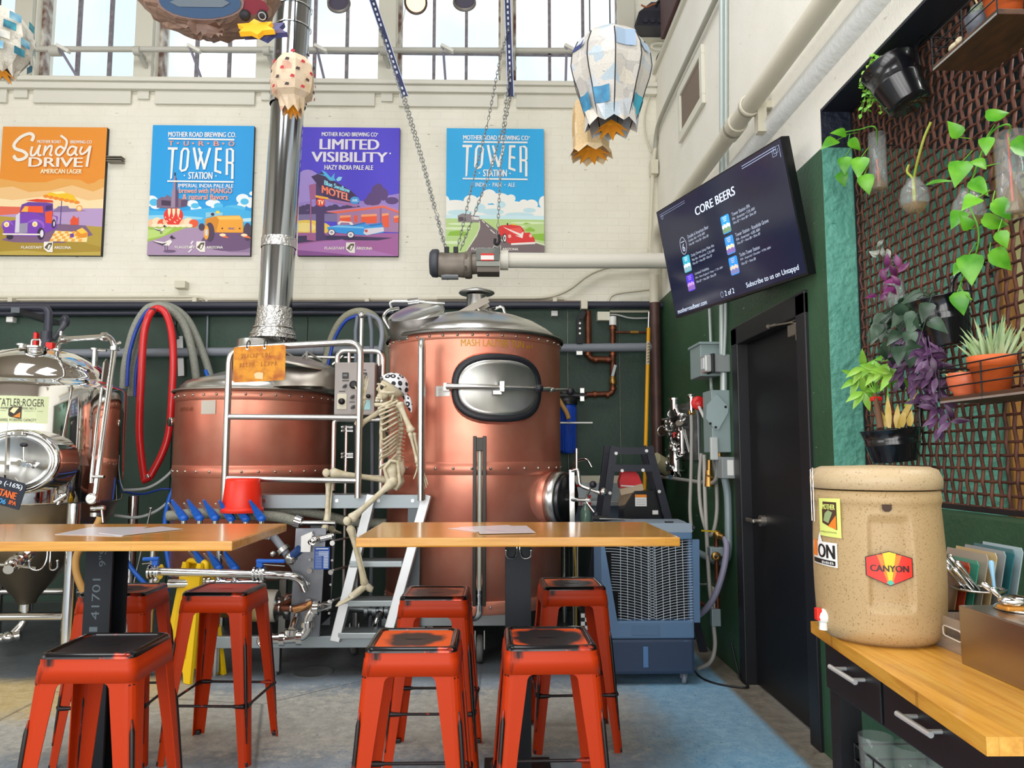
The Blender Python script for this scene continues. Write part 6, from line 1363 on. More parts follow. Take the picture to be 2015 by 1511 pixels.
 # brown and cream corner standpipe
cs = thing('corner_pipe','brown vertical pipe in the corner, cream above the dark pipes','pipe',V((at(1291,700,6.97).x,6.97,0)))
xb = at(1290,700,6.97).x
G().cyl((xb,6.97,0),(xb,6.97,at(1290,596,6.97).z),.05).obj('brown_section',mat('brown_painted_pipe','#4d3430',.45,.2,'#5d413a',9),cs)
G().cyl((xb,6.97,at(1290,596,6.97).z),(xb,6.97,at(1287,498,6.97).z),.046).obj('cream_section',creampipe,cs)
G().cyl((xb,6.97,at(1287,490,6.97).z),(xb,6.97,at(1287,515,6.97).z),.06).obj('pipe_collar',creampipe,cs)
pipe('conduit',bend([at(1277,520,7.06),at(1284,340,7.06),at(1288,300,7.06),at(1293,270,7.06)],.2),.018,creampipe,'cream conduit rising in the corner to the switch box','conduit')
p = at(1287,330,7.05); G().box(p+V((-.035,-.04,-.07)),p+V((.035,.07,.07)),.006).obj('switch_box',creampipe,label='small cream box on the corner conduit',cat='box')
# copper water line with filter
cw = thing('copper_water_line','old copper water pipework with valves on the green wall','pipework',V((at(1190,775,7.0).x,6.98,1.9)))
Yc = 6.99
G().tube(bend([at(1157,612,Yc),at(1158,706,Yc),at(1205,708,Yc)],.06),.03,n=12).obj('upper_bend',copperpipe,cw)
G().tube(bend([at(1206,638,Yc),at(1206,775,Yc),at(1150,777,Yc)],.05),.026,n=12).obj('main_run',copperpipe,cw)
G().cyl(at(1206,654,Yc),at(1272,654,Yc),.012).obj('branch_pipe',copperpipe,cw); G().cyl(at(1240,654,Yc),at(1256,654,Yc),.018).obj('branch_valve',brass,cw)
G().cyl(at(1206,640,Yc),at(1206,623,Yc),.034).obj('white_adaptor',white,cw)
for(px,py,d) in((1206,697,Z),(1206,646,Z),(1206,765,Z),(1195,777,X),(1170,776,X),(1172,708,X),(1196,708,X),(1157,697,Z)): p = at(px,py,Yc); G().cyl(p-d*.012,p+d*.012,.034).obj('copper_fitting',mat('fitting_copper','#8a5138',.4,.8),cw)
G().lathe([(.028,-.05),(.035,-.04),(.035,-.015),(.028,0),(.028,.03)],at(1206,747,Yc),n=16).obj('brass_valve',brass,cw)
p,q = at(1205,740,Yc-.04),at(1211,718,Yc-.04); G().beam(p,q,.025,.01,up=(0,-1,0)).obj('valve_lever',mat('valve_label_steel','#a9aeb0',.4,.6),cw)
fl = thing('water_filter','blue water filter canister with black head on the green wall','filter',at(1118,893,6.93))
c0,c1 = at(1118,893,6.93),at(1118,795,6.93); hF = c1.z-c0.z
G().lathe([(.0005,0),(.058,.004),(.068,.02),(.074,hF-.03),(.078,hF),(.0005,hF)],c0,n=32).obj('canister',mat('filter_blue','#1b4fc4',.4),fl)
g = G()
for k in range(16): a = 2*math.pi*k/16; g.tube([c0+V((math.cos(a)*.07,math.sin(a)*.07,.03)),c0+V((math.cos(a)*.075,math.sin(a)*.075,hF-.03))],.004,n=5)
g.obj('canister_ribs',mat('filter_blue','#1b4fc4',.4),fl)
G().lathe([(.088,hF-.005),(.09,hF+.03),(.07,hF+.07),(.0005,hF+.075)],c0,n=32).cyl(c0+V((-.1,0,hF+.075)),c0+V((.17,0,hF+.075)),.03).box(c0+V((-.06,-.02,hF+.07)),c0+V((.07,.15,hF+.12)),.01).obj('filter_head',dark,fl)
for py in(769,785): p = at(1145,py,6.93); G().box(p+V((-.022,-.03,-.025)),p+V((.022,.03,.025)),.004).obj('union_nut',steel,fl)
pipe('tan_hose',spline([at(1096,780,6.8),at(1105,795,6.78),at(1115,812,6.76),at(1119,824,6.75)],6),.021,mat('tan_hose_rubber','#b5894a',.55),'short tan hose end hanging in front of the blue filter','hose')
pipe('steel_rod',bend([V((at(1085,832,6.8).x,YB,at(1085,832,6.8).z)),at(1085,832,6.8),at(1166,832,6.8)],.03),.009,white,'thin white rod sticking out in front of the blue filter','rod')
# strut hanger, junction box, thin conduits
p = at(1141,640,6.95); sh_ = thing('strut_hanger','black slotted strut hanger between the dark pipe and the grey pipe','bracket',p)
G().beam(at(1149,612,6.95),at(1140,630,6.95),.05,.03,up=(0,-1,0)).obj('upper_arm',blackiron,sh_); G().beam(at(1140,628,6.95),at(1140,676,6.95),.05,.03,up=(0,-1,0)).obj('strut',blackiron,sh_)
g = G()
for py in(636,646,656): q = at(1141,py,6.93); g.cyl(q,q-Y_*.004,.01,n=8)
g.obj('bolt_row',steel,sh_); q = at(1140,695,6.95); G().box(q+V((-.03,-.02,-.02)),q+V((.03,.02,.02)),.004).obj('clamp_foot',steel,sh_); q = at(1149,603,6.95); G().box(q+V((-.03,-.045,-.03)),q+V((.03,.04,.05)),.004).obj('pipe_saddle',creampipe,sh_)
p,q = at(1176,630,7.0),at(1200,613,7.0); G().box((p.x,7.0,p.z),(q.x,7.1,q.z),.004).obj('junction_box',mat('ivory_box','#d5d2c0',.5),label='ivory junction box above the copper pipework',cat='box')
pipe('conduit',bend([at(1200,619,7.06),at(1215,619,7.06),at(1240,627,7.06),at(1275,626,7.06)],.08),.011,mat('silver_conduit','#c9ccca',.35,.7),'thin silver conduit from the ivory junction box','conduit',n=8)
pipe('conduit',[at(1200,613,7.07),at(1285,613,7.07)],.012,creampipe,'straight pale conduit above the silver one','conduit',n=8)
pipe('conduit',[at(409,612,7.07),at(407,690,7.07)],.009,greypvc,'short thin grey vertical conduit right of the hanging hoses','conduit',n=8)
# yellow pole leaning in the corner
yp0,yp1 = at(1277,614,6.85),at(1270,900,6.6); d = (yp0-yp1); yb_ = yp1+d*(yp1.z/-d.z)
yp = thing('pole','yellow extension pole with silver tip leaning in the corner','pole',yb_)
t_ = lambda py: yp1+d*((900-py)/286)
G().cyl(yb_,t_(647),.017).obj('pole_shaft',mat('yellow_pole','#eba70c',.4),yp); G().cyl(t_(647),t_(614),.012,.008).obj('pole_tip',steel,yp)
pl = G().cyl(t_(722),t_(675),.0174).obj('pole_sleeve',mat('pole_label_pale','#cbb999',.5),yp)
g = G()
for k in range(7):
 z0 = t_(680+k*6); g.tube([z0+V((-.008,-.0175,-.006)),z0+V((.003,-.0185,.006)),z0+V((.008,-.0175,-.004+.002*(k%3)))],.0028,n=4)
g.obj('worn_print',dark,pl)
# ---- hanging hoses left of the kettle
rackp = thing('hose_hook','dark steel strut hook that carries the hoses beside the mirror fermenter','hook',at(305,605,6.9))
G().beam(at(300,610,6.45),at(305,615,7.1),.04,.03).obj('hook_arm',blackiron,rackp)
G().beam(at(340,640,7.05),at(350,668,7.05),.04,.02,up=(0,-1,0)).obj('strut_plate',blackiron,rackp)
G().beam(at(355,662,7.06),at(358,740,7.06),.055,.035,up=(0,-1,0)).obj('wall_strut',steel,rackp)
hred = mat('red_rubber_hose','#d41f22',.38,coat=.3)
rh = thing('red_hose','thick red hose hanging in a long loop with its end tied below','hose',at(285,945,6.5))
G().tube(spline([at(284,944,6.42),at(278,900,6.44),at(274,840,6.45),at(278,740,6.45),at(283,660,6.45),at(293,622,6.45),at(307,607,6.5),at(324,614,6.5),at(336,645,6.5),at(341,700,6.5),at(338,780,6.5),at(332,850,6.48),at(318,895,6.46),at(294,940,6.42)],6),.03,n=12).obj('hose_tube',hred,rh)
g = G(); a,b = at(281,948,6.4),at(296,941,6.4); g.cyl(a,b,.02); g.obj('hose_end',hred,rh); G().cyl(at(290,935,6.4),at(293,941,6.39),.016).obj('hose_coupling',steel,rh)
hose('grey_hose',[at(243,765,6.62),at(247,715,6.62),at(263,650,6.62),at(285,612,6.6),at(305,602,6.6),at(330,606,6.62),at(360,635,6.68),at(378,690,6.72),at(388,760,6.8),at(390,800,6.85)],.035,hose_grey,'outer grey ribbed hose hung over the hook, falling behind the copper kettle','grey hoses on the hook')
hose('grey_hose',[at(258,780,6.72),at(265,715,6.72),at(279,655,6.72),at(300,612,6.7),at(330,602,6.72),at(368,628,6.78),at(396,685,6.84),at(415,745,6.9),at(420,790,6.92)],.034,hose_grey,'inner grey ribbed hose hung over the hook, right end beside the kettle lid','grey hoses on the hook')
bh = mat('blue_hose','#1f43a8',.4)
hose('blue_hose',[at(250,760,6.56),at(254,700,6.56),at(268,650,6.56),at(288,614,6.54),at(304,606,6.56)],.016,bh,'thin blue hose along the left grey hose beside the fermenter','blue hoses')
hose('blue_hose',[at(266,780,6.64),at(268,730,6.64),at(276,690,6.66),at(288,640,6.66),at(306,608,6.64)],.014,bh,'second thin blue hose closer to the red hose','blue hoses')
hose('blue_hose',[at(404,728,6.86),at(410,745,6.86),at(416,760,6.88),at(420,775,6.88)],.02,blue,'short bright blue hose piece beside the grey hose at the kettle lid','blue hoses')
# hoses over the second rack, behind the control box
hose('grey_hose',[at(630,742,6.55),at(640,715,6.55),at(653,665,6.55),at(675,628,6.5),at(705,613,6.45),at(735,622,6.45),at(755,655,6.45),at(762,700,6.5),at(764,800,6.55)],.034,mat('olive_grey_hose','#84836f',.6,0,'#96957f',60),'olive grey hose arched over the post behind the control box')
hose('blue_hose',[at(636,742,6.5),at(646,715,6.5),at(658,668,6.5),at(680,632,6.45),at(706,620,6.42)],.014,bh,'thin dark blue hose under the olive hose arch','blue hoses')
hose('lid_hose',[at(742,740,6.3),at(746,700,6.3),at(752,660,6.35),at(745,630,6.4),at(722,618,6.42)],.022,greypvc,'slim grey hose inside the olive hose arch')
# loose lines between fermenter and kettle
hose('clear_hose',[at(236,965,6.1),at(290,960,6.15),at(330,935,6.2),at(352,905,6.3)],.012,mat('clear_grey_hose','#a8b0b0',.4),'upper thin grey hose sagging between fermenter and kettle','thin hoses between the vessels')
hose('clear_hose',[at(225,1014,6.0),at(270,1018,6.05),at(310,1004,6.1),at(345,975,6.2)],.012,mat('clear_grey_hose','#a8b0b0',.4),'lower thin grey hose sagging between fermenter and kettle','thin hoses between the vessels')
hose('blue_cable',[at(235,966,6.25),at(280,972,6.25),at(320,962,6.25),at(350,964,6.3)],.008,bh,'thin blue line behind the sagging hoses')
hose('blue_air_hose',[at(342,960,6.1),at(332,985,6.05),at(325,1020,6.0),at(325,1060,5.95),at(332,1110,5.9),at(340,1135,5.85)],.018,blue,'bright blue hose hanging at the left of the copper kettle')
hose('blue_floor_hose',[at(238,1080,5.9),at(252,1108,5.9),at(270,1132,5.9),at(298,1158,5.85),at(330,1162,5.8)],.018,blue,'bright blue hose curving down behind the left table post')
hose('tan_drop_hose',[at(197,1018,4.96),at(192,1030,4.95),at(176,1055,4.94),at(152,1090,4.95),at(150,1125,4.95),at(165,1165,4.96),at(175,1180,5.0)],.022,mat('tan_hose_rubber','#b5894a',.55),'tan hose looping down from the fermenter pipe behind the left table')
hs = thing('hose_stub_stand','thin steel rod with round cap between the vessels','rod',V((at(297,1,6.0).x,6.0,0))); G().cyl(V((at(297,1,6.0).x,6.0,0)),at(297,1000,6.0),.007).obj('rod',steel,hs); G().ball(at(297,1000,6.0),.02,sc3=(1,1,.5)).obj('rod_cap',steel,hs)
# strut with pipe drops above the fermenter
fs = thing('pipe_drop','navy plastic pipe drop with red valve handle above the fermenter','pipework',at(95,690,5.65))
xq = at(94,660,5.7).x
G().tube(bend([at(-60,606,5.75),at(96,605,5.75),at(93,690,5.68)],.06),.028,n=14).obj('pipe_elbow',navypvc,fs)
vq = at(91,668,5.7); G().cyl(vq-Z*.06,vq+Z*.06,.038).box(vq+V((-.09,-.02,-.05)),vq+V((-.07,.02,.06)),.006).obj('ball_valve',navypvc,fs)
G().box(vq+V((-.08,-.03,-.06)),vq+V((-.055,.01,.05)),.006).obj('valve_handle',redp,fs)
G().cyl(vq-Z*.12,vq-Z*.06,.024).obj('brass_tail',brass,fs)
G().tube([at(127,625,5.95),at(126,640,5.93),at(104,668,5.85)],.022,n=12).obj('side_pipe',mat('dark_grey_pipe','#4a4d55',.45),fs)
G().ball(at(128,632,5.95),.034,sc3=(1,1,1.5)).obj('pipe_cap',navypvc,fs)
G().beam(at(30,610,5.6),at(110,636,6.2),.06,.04).obj('strut',mat('zinc_strut','#5c6166',.45,.7),fs)
G().box(at(97,690,5.62)+V((-.02,-.02,-.02)),at(97,690,5.62)+V((.03,.02,.06)),.004).obj('red_cap',redp,fs)
# small vent box on brick, spike bracket
p = at(227,313,7.08); g = G()
for k in range(3): g.box(p+V((-.07,-.03,-.03+k*.022)),p+V((.07,.05,-.024+k*.022)))
g.obj('wall_vent',mat('vent_slat_grey','#8b857a',.6),label='tiny slotted bracket on the brick right of the orange poster',cat='bracket')  # one even grey for the bracket slats
p = at(357,562,7.08); G().box(p+V((-.05,-.04,-.03)),p+V((.05,.05,.04)),.006).obj('outlet_box',creampipe,label='small cream outlet box on the brick above the hanging hoses',cat='box')
# ================================================================ right wall equipment
gal = mat('galvanised_steel','#93a2a6',.5,.35); boxm = mat('grey_green_enamel','#8fa1a1',.5); hosew = mat('pale_grey_hose','#a7a49d',.45)
def wbox(x0,ya,yb,pz0,pz1,X0,bev=.006):
 "box on the right wall between y planes ya..yb, reaching out to X0"
 z0,z1 = atx(pz0[0],pz0[1],X0).z,atx(pz1[0],pz1[1],X0).z
 return G().box((X0,ya,z0),(XR,yb,z1),bev)
def yof(px,Xp): return Xp*1500/(px-975)
dsw = thing('safety_switch','large grey green electrical disconnect box with kite shaped plate','electrical box',(1.5,5.1,1.4))
zz0,zz1 = at(1425,890,5.02).z,at(1425,767,5.02).z
G().box((1.435,5.03,zz0),(XR,5.24,zz1),.006).obj('switch_housing',boxm,dsw)
G().prism([(1.40,zz0+.31),(1.47,zz0+.385),(1.545,zz0+.3),(1.54,zz0+.26),(1.475,zz0+.15),(1.45,zz0+.15),(1.395,zz0+.22)],(0,5.03,0),X,Z,.014).obj('kite_plate',mat('plate_grey_green','#9db0b0',.45),dsw)
for x,z in((1.525,.30),(1.42,.19),(1.455,.165)): G().cyl((x,5.017,zz0+z),(x,5.012,zz0+z),.009,n=10).obj('plate_bolt',dark,dsw)
G().box((1.415,5.0,zz0-.05),(1.465,5.03,zz0+.1),.008).obj('side_lever',mat('lever_grey','#c3c8c6',.45),dsw)
G().cyl((1.5,5.1,zz0),(1.5,5.1,zz0-.12),.016).obj('brass_nipple',brass,dsw)
jb = thing('junction_box','upper grey green electrical box with lid hood under the screen','electrical box',(1.5,5.3,1.9))
a0,a1 = at(1390,742,5.3).z,at(1390,680,5.3).z
G().box((1.42,5.22,a0),(XR,5.5,a1),.006).obj('box_body',boxm,jb); G().box((1.41,5.2,a1-.004),(XR,5.52,a1+.014),.004).obj('box_hood',boxm,jb)
ob = thing('outlet_box','grey outlet box with clear flip cover beside the black door','electrical box',(1.45,5.05,1.9))
b0,b1 = at(1420,733,5.05).z,at(1420,699,5.05).z
G().box((1.455,5.0,b0),(XR,5.12,b1),.005).obj('box_body',mat('box_grey','#8d9494',.5),ob)
G().box((1.435,4.99,b0-.005),(1.455,5.13,b1+.005),.003).obj('cover_gasket',dark,ob)
G().box((1.39,5.0,b0),(1.435,5.12,b1),.012).obj('clear_cover',mat('smoky_clear_cover','#b9bdbc',.12,coat=.5),ob); G().box((1.385,5.02,b0+.02),(1.395,5.09,b1-.02),.008).obj('cover_latch',mat('pale_latch','#d7dbdc',.3),ob)
lb = thing('lower_box','small grey electrical box with paper label below the disconnect','electrical box',(1.5,4.95,1.2))
c0,c1 = at(1427,941,4.98).z,at(1427,899,4.98).z
G().box((1.465,4.93,c0),(XR,5.08,c1),.005).obj('box_body',mat('box_grey','#8d9494',.5),lb); G().box((1.5,4.927,c0+.02),(1.54,4.93,c1-.02)).obj('paper_label',white,lb)
for nm,P_,r,lbl in(('conduit',[atx(1396,600,1.53),atx(1399,678,1.53)],.011,'thin pale conduit from the screen down to the upper box'),('conduit',[atx(1421,-10,1.535),atx(1421,700,1.535)],.02,'thick pale vertical conduit running up the wall behind the screen'),('conduit',bend([atx(1429,-10,1.54),atx(1428,640,1.54),atx(1425,700,1.52)],.1),.011,'thin grey vertical conduit close beside the thick one'),('conduit',[at(1399,745,5.3),at(1400,767,5.2)],.011,'short thin conduit between the two electrical boxes'),('conduit',[at(1424,733,5.06),at(1424,768,5.06)],.024,'short thick grey conduit from outlet box to disconnect')):
 pipe(nm,P_,r,mat('pale_conduit','#b9c4c2',.4,.3),lbl,'conduit',n=10)
pipe('bent_conduit',bend([at(1426,940,5.0),at(1433,975,5.02),at(1434,1100,5.04),at(1415,1108,5.2),at(1330,1065,6.4)],.12),.025,gal,'galvanised conduit bending away below the small box to the left','conduit')
pipe('drop_conduit',bend([at(1416,898,5.05),at(1412,940,5.06),at(1402,952,5.2),at(1300,938,6.6)],.08),.014,hosew,'pale horizontal pipe running left below the fittings board','conduit')
# wash hose station
vh = thing('hose_valve','brass hose tap with yellow lever on a copper standpipe','tap',at(1411,1225,5.12))
G().tube([at(1409,1050,5.12),at(1413,1225,5.12)],.016).obj('standpipe',copperpipe,vh); G().tube([at(1413,1213,5.12),at(1371,1180,5.7)],.016).obj('feed_pipe',copperpipe,vh)
g = G(); p = at(1412,1052,5.1); g.ball(p,.03); g.cyl(p,at(1424,1058,5.06),.02); g.obj('tap_body',brass,vh); G().beam(at(1381,1044,5.06),at(1413,1046,5.1),.012,.01).obj('yellow_lever',mat('yellow_lever','#d3b322',.4),vh)
g = G(); p = at(1410,1085,5.11); g.box(p+V((-.05,-.03,-.03)),p+V((.06,.05,.03)),.008); g.obj('pipe_clamp',gal,vh); G().lathe([(.014,-.01),(.03,-.01),(.03,.01),(.014,.01)],at(1409,1095,5.06),(0,-1,0),n=16).obj('brass_ring',brass,vh)
p = at(1408,1213,5.1); G().box(p+V((-.03,-.02,-.06)),p+V((.03,.03,.05)),.005).obj('wall_clip',gal,vh)
hose('wash_hose',[at(1427,1058,5.05),at(1430,1080,5.0),at(1424,1120,4.98),at(1410,1165,4.98),at(1392,1195,5.02),at(1370,1215,5.1)],.021,mat('lilac_grey_hose','#8f8ca3',.4),'thick lilac grey hose curving from the brass tap to the cooler')
hose('wash_hose',[at(1360,812,5.7),at(1361,850,5.68),at(1360,930,5.66),at(1358,1000,5.64),at(1361,1045,5.6)],.014,hosew,'straight pale hose falling from the red capped fitting')
hose('wash_hose',[at(1380,892,5.35),at(1376,950,5.35),at(1380,1005,5.3),at(1393,1050,5.25),at(1404,1045,5.25),at(1411,1000,5.25),at(1408,930,5.25),at(1400,900,5.25)],.014,hosew,'pale hose hanging in a loop under the disconnect box')
hose('wash_hose',[at(1386,895,5.28),at(1387,960,5.24),at(1391,1060,5.2),at(1396,1150,5.16),at(1403,1220,5.12),at(1407,1270,5.1),at(1398,1302,5.1),at(1374,1316,5.15)],.014,hosew,'longest pale hose dropping to the floor beside the air cooler')
sp_ = thing('hose_sprayer','brass hose nozzle hanging under the disconnect box','nozzle',at(1393,960,5.25)); G().cyl(at(1396,905,5.22),at(1395,945,5.22),.016).obj('nozzle_tube',brass,sp_)
g = G(); g.cyl(at(1395,925,5.22),at(1395,957,5.22),.022,.03); g.beam(at(1390,935,5.2),at(1408,942,5.2),.014,.012); g.obj('nozzle_head',brass,sp_)
p = at(1388,1180,5.52); G().box((XR-.012,p.y-.05,p.z-.09),(XR,p.y+.05,p.z+.09),.004).obj('outlet_plate',mat('ivory_plate','#d6d0b8',.45),label='ivory wall plate low on the green wall behind the pale hose',cat='outlet')
p = at(1371,1150,5.75); sk_ = thing('wall_spigot','small chrome spigot low on the green wall beside the cooler','tap',p); G().cyl((XR,p.y,p.z),(XR-.08,p.y,p.z),.014).ball((XR-.08,p.y,p.z),.022).cyl((XR-.08,p.y,p.z),(XR-.1,p.y,p.z-.04),.014).obj('spigot',chrome,sk_)
# board of brewery fittings
fb = thing('fittings_board','steel board hung with chrome clamps and brewery fittings','tool board',(XR-.02,6.1,1.2))
bz0,bz1 = at(1350,905,5.95).z,at(1350,790,5.95).z
G().box((XR-.02,5.78,bz0),(XR-.002,6.75,bz1),.003).obj('backing_board',mat('board_steel','#9b9d9e',.35,.9),fb)
random.seed(11)
def fit_ring(p,r,d): return G().lathe([(r*.62,-.018),(r,-.014),(r,.014),(r*.62,.018),(r*.62,-.018)],p,d,n=20)
SPF = [(1303,848,6.55,'ring',.05),(1320,840,6.4,'ring',.045),(1314,850,6.45,'tee',.03),(1327,805,6.2,'tube',.035),(1328,835,6.2,'ring',.05),(1316,828,6.3,'ring',.04),(1322,880,6.3,'knob',.03),(1327,882,6.2,'knob',.03),(1332,865,6.2,'ring',.06),(1341,860,6.1,'cap',.05),(1346,835,6.05,'tube',.03),(1340,820,6.1,'tee',.028),(1352,845,6.0,'tee',.026),(1330,905,6.2,'tube',.055),(1318,900,6.3,'knob',.028),(1312,912,6.35,'knob',.03),(1324,925,6.25,'tee',.022),(1335,920,6.2,'tee',.02),(1355,820,5.95,'ring',.035),(1335,812,6.15,'cap',.035),(1350,870,6.0,'tube',.02),(1345,890,6.05,'ring',.04),(1322,815,6.3,'ring',.04),(1333,895,6.15,'ring',.045)]
for px,py,yy,kd,r in SPF:
 p = at(px,py,yy); p.x = min(p.x,XR-.09); d = V((random.uniform(-1,-.2),random.uniform(-1,-.4),random.uniform(-.5,.5))).normalized(); back = V((XR-.018,p.y+.05,p.z))
 if kd=='ring': g = fit_ring(p,r,d); g.cyl(p+V((r*.8,0,0)),back,.007)
 elif kd=='tube': g = G().cyl(p-Z*.09,p+Z*.09,r).cyl(p-Z*.09,p-Z*.075,r*1.5).cyl(p+Z*.075,p+Z*.09,r*1.5); g.cyl(p,back,.012)
 elif kd=='tee': g = G().cyl(p-Z*.07+X*.03,p+Z*.07-X*.02,r*.7).cyl(p,p+d*.08,r*.7).cyl(p+d*.07,p+d*.085,r*1.2); g.cyl(p,back,.008)
 elif kd=='cap': g = G().lathe([(.0005,0),(r,.004),(r,.018),(.0005,.03)],p,d,n=20).cyl(p,back,.008)
 else: g = G().ball(p,r).cyl(p-Z*.04,p+Z*.02,r*.6).cyl(p,back,.008)
 g.obj({'ring':'clamp_ring','tube':'sight_fitting','tee':'tee_piece','cap':'end_cap','knob':'wing_nut'}[kd],chrome,fb)
g = G(); p,q = at(1303,826,6.3),at(1330,822,6.2); g.tube([p,q],.009); g.obj('tube_key',steel,fb); G().box(at(1329,858,6.12)-V((.02,.02,.03)),at(1329,858,6.12)+V((.02,.02,.03)),.005).obj('red_clip',redp,fb)
for a,b in(((1342,840),(1356,890)),((1348,845),(1358,892))): G().cyl(at(*a,5.95),at(*b,5.9),.006).obj('thin_rod',steel,fb)
cap = thing('red_capped_fitting','steel fitting with round red cap at the top of the board','fitting',at(1362,820,5.7)); p = at(1361,783,5.7); G().cyl(p+Z*.02,at(1361,812,5.7),.022).lathe([(.032,0),(.034,.02),(.025,.03),(.0005,.03)],p,n=16).obj('stem',chrome,cap)
q = at(1374,793,5.62); G().lathe([(.0005,.02),(.045,.018),(.052,.008),(.052,-.012),(.0005,-.012)],q,(-.3,-1,.1),n=28).lathe([(.02,.024),(.026,.024),(.026,.016)],q,(-.3,-1,.1),n=24).obj('red_cap',mat('bright_red_cap','#e02422',.35),cap); G().cyl(q+Y_*.02,at(1386,822,5.5),.012).obj('white_lever',white,cap); G().box(at(1361,812,5.7)-V((.025,.02,.015)),at(1361,812,5.7)+V((.025,.02,.02)),.005).obj('brass_nut',brass,cap)
pc_ = thing('cream_elbow_chute','pale cream plastic tube poking out below the fittings board','tube',at(1305,920,6.4)); a,b = at(1288,905,6.35),at(1322,925,6.45); G().cyl(a,b,.07,n=8).cyl(b,(XR-.005,b.y+.05,b.z),.05,n=8).obj('chute_tube',mat('aged_cream_plastic','#aaa482',.5),pc_)
# ================================================================ television
tl_,tr_,br_,bl_ = V((1.021,4.718,2.947)),V((1.392,3.566,2.955)),V((1.515,3.601,2.277)),V((1.143,4.752,2.269))
tU = (tr_-tl_).normalized(); tV = (tl_-bl_).normalized(); tW,tH = 1.21,.69; tN = tU.cross(tV).normalized()
tv = thing('television','large flat screen showing a beer menu, tilted out from the right wall','television',(tl_+br_)/2)
O = bl_
G().prism([(0,0),(tW,0),(tW,tH),(0,tH)],O-tN*.05,tU,tV,.048).obj('tv_housing',mat('tv_black_plastic','#0c0d11',.35),tv)
scm = bpy.data.materials.new('screen_dark'); scm.use_nodes = True ; b = scm.node_tree.nodes['Principled BSDF']; b.inputs['Base Color'].default_value = (.008,.01,.02,1); b.inputs['Roughness'].default_value = .12; b.inputs['Emission Color'].default_value = (*lin('#171a35'),1); b.inputs['Emission Strength'].default_value = .8
scr = G().prism([(.008,.012),(tW-.008,.012),(tW-.008,tH-.008),(.008,tH-.008)],O-tN*.0015,tU,tV,.002).obj('screen',scm,tv)
def em(name,c,s=1.0): return mat(name,c,.4,emit=s)
glow = em('screen_text_white','#c9d6ea',.9)
T = lambda g,txt,u0,u1,v0,v1,b = .01: g.text(txt,O+tN*.0012,tU,tV,u0*tW,u1*tW,v0*tH,v1*tH,b)
g = G(); T(g,'CORE BEERS',.340,.656,.78,.85,.03); g.obj('menu_heading',glow,scr)
for L in(('Double 6 American Beer',.239,.42,.632,.662),('Golden Ale • 4.4% ABV',.239,.385,.6,.622),('10oz $6 • 16oz $6 • 20oz $8',.239,.407,.565,.588),('Daily Driver Juicy Pale Ale',.24,.435,.462,.492),('Pale Ale - American • 5.3% ABV',.24,.434,.43,.452),('10oz $5 • 16oz $8 • 20oz $7',.24,.407,.395,.418),('Limited Visibility',.242,.363,.3,.328),('IPA - New England / Hazy • 7.2% ABV',.241,.471,.267,.289),('10oz $7 • 16oz $8 • 20oz $9',.242,.409,.232,.255),('Tower Station IPA',.605,.737,.632,.66),('IPA - American • 7.3% ABV',.604,.766,.598,.62),('10oz $7 • 16oz $8 • 20oz $9',.605,.769,.565,.588),('Tower Station - Roadside Grove',.603,.834,.465,.495),('IPA - American • 6.8% ABV',.604,.773,.432,.454),('10oz $7 • 16oz $8 • 20oz $9',.605,.768,.4,.422),('Turbo Tower Station',.605,.748,.303,.332),('IPA - Imperial / Double • 9.9% ABV',.606,.818,.268,.29),('10oz $7 • 16oz $8',.607,.709,.233,.256)): g = G(); T(g,*L,.0); g.obj('menu_line',em('screen_text_grey','#aab4c8',.7),scr)
for L in(('Subscribe to us on Untappd',.612,.957,.04,.092,.005),('2 of 2',.449,.52,.045,.088,0),('motherroadbeer.com',.03,.295,.032,.072,.005)): g = G(); T(g,*L); g.obj('footer_text',glow,scr)
g = G(); P_ = [(.426*tW+.012*math.cos(a*.3),.066*tH+.016*math.sin(a*.3)) for a in range(21)]; g.ribbon(P_,.003,O+tN*.0012,tU,tV)
for dv in(0,-.018): g.ribbon([(.732*tW,(.955+dv)*tH),(.955*tW,(.955+dv)*tH)],.004,O+tN*.0012,tU,tV); g.ribbon([(.031*tW,(.955+dv)*tH),(.27*tW,(.955+dv)*tH)],.002,O+tN*.0012,tU,tV)
kx,ky = .958*tW,.935*tH
for P_ in([(0,0),(-.03,0),(-.03,-.03),(0,-.03),(0,.012),(.025,.012),(.025,-.05)],[(-.018,.012),(-.018,-.018),(.012,-.018),(.012,.0)]): g.ribbon([(kx+p[0],ky+p[1]) for p in P_],.0035,O+tN*.0012,tU,tV)
g.ribbon([(.05*tW+.01*math.cos(a*.5),.925*tH+.012*math.sin(a*.5)) for a in range(14)],.003,O+tN*.0012,tU,tV); g.obj('screen_ornament',em('screen_line','#8c98b4',.6),scr)
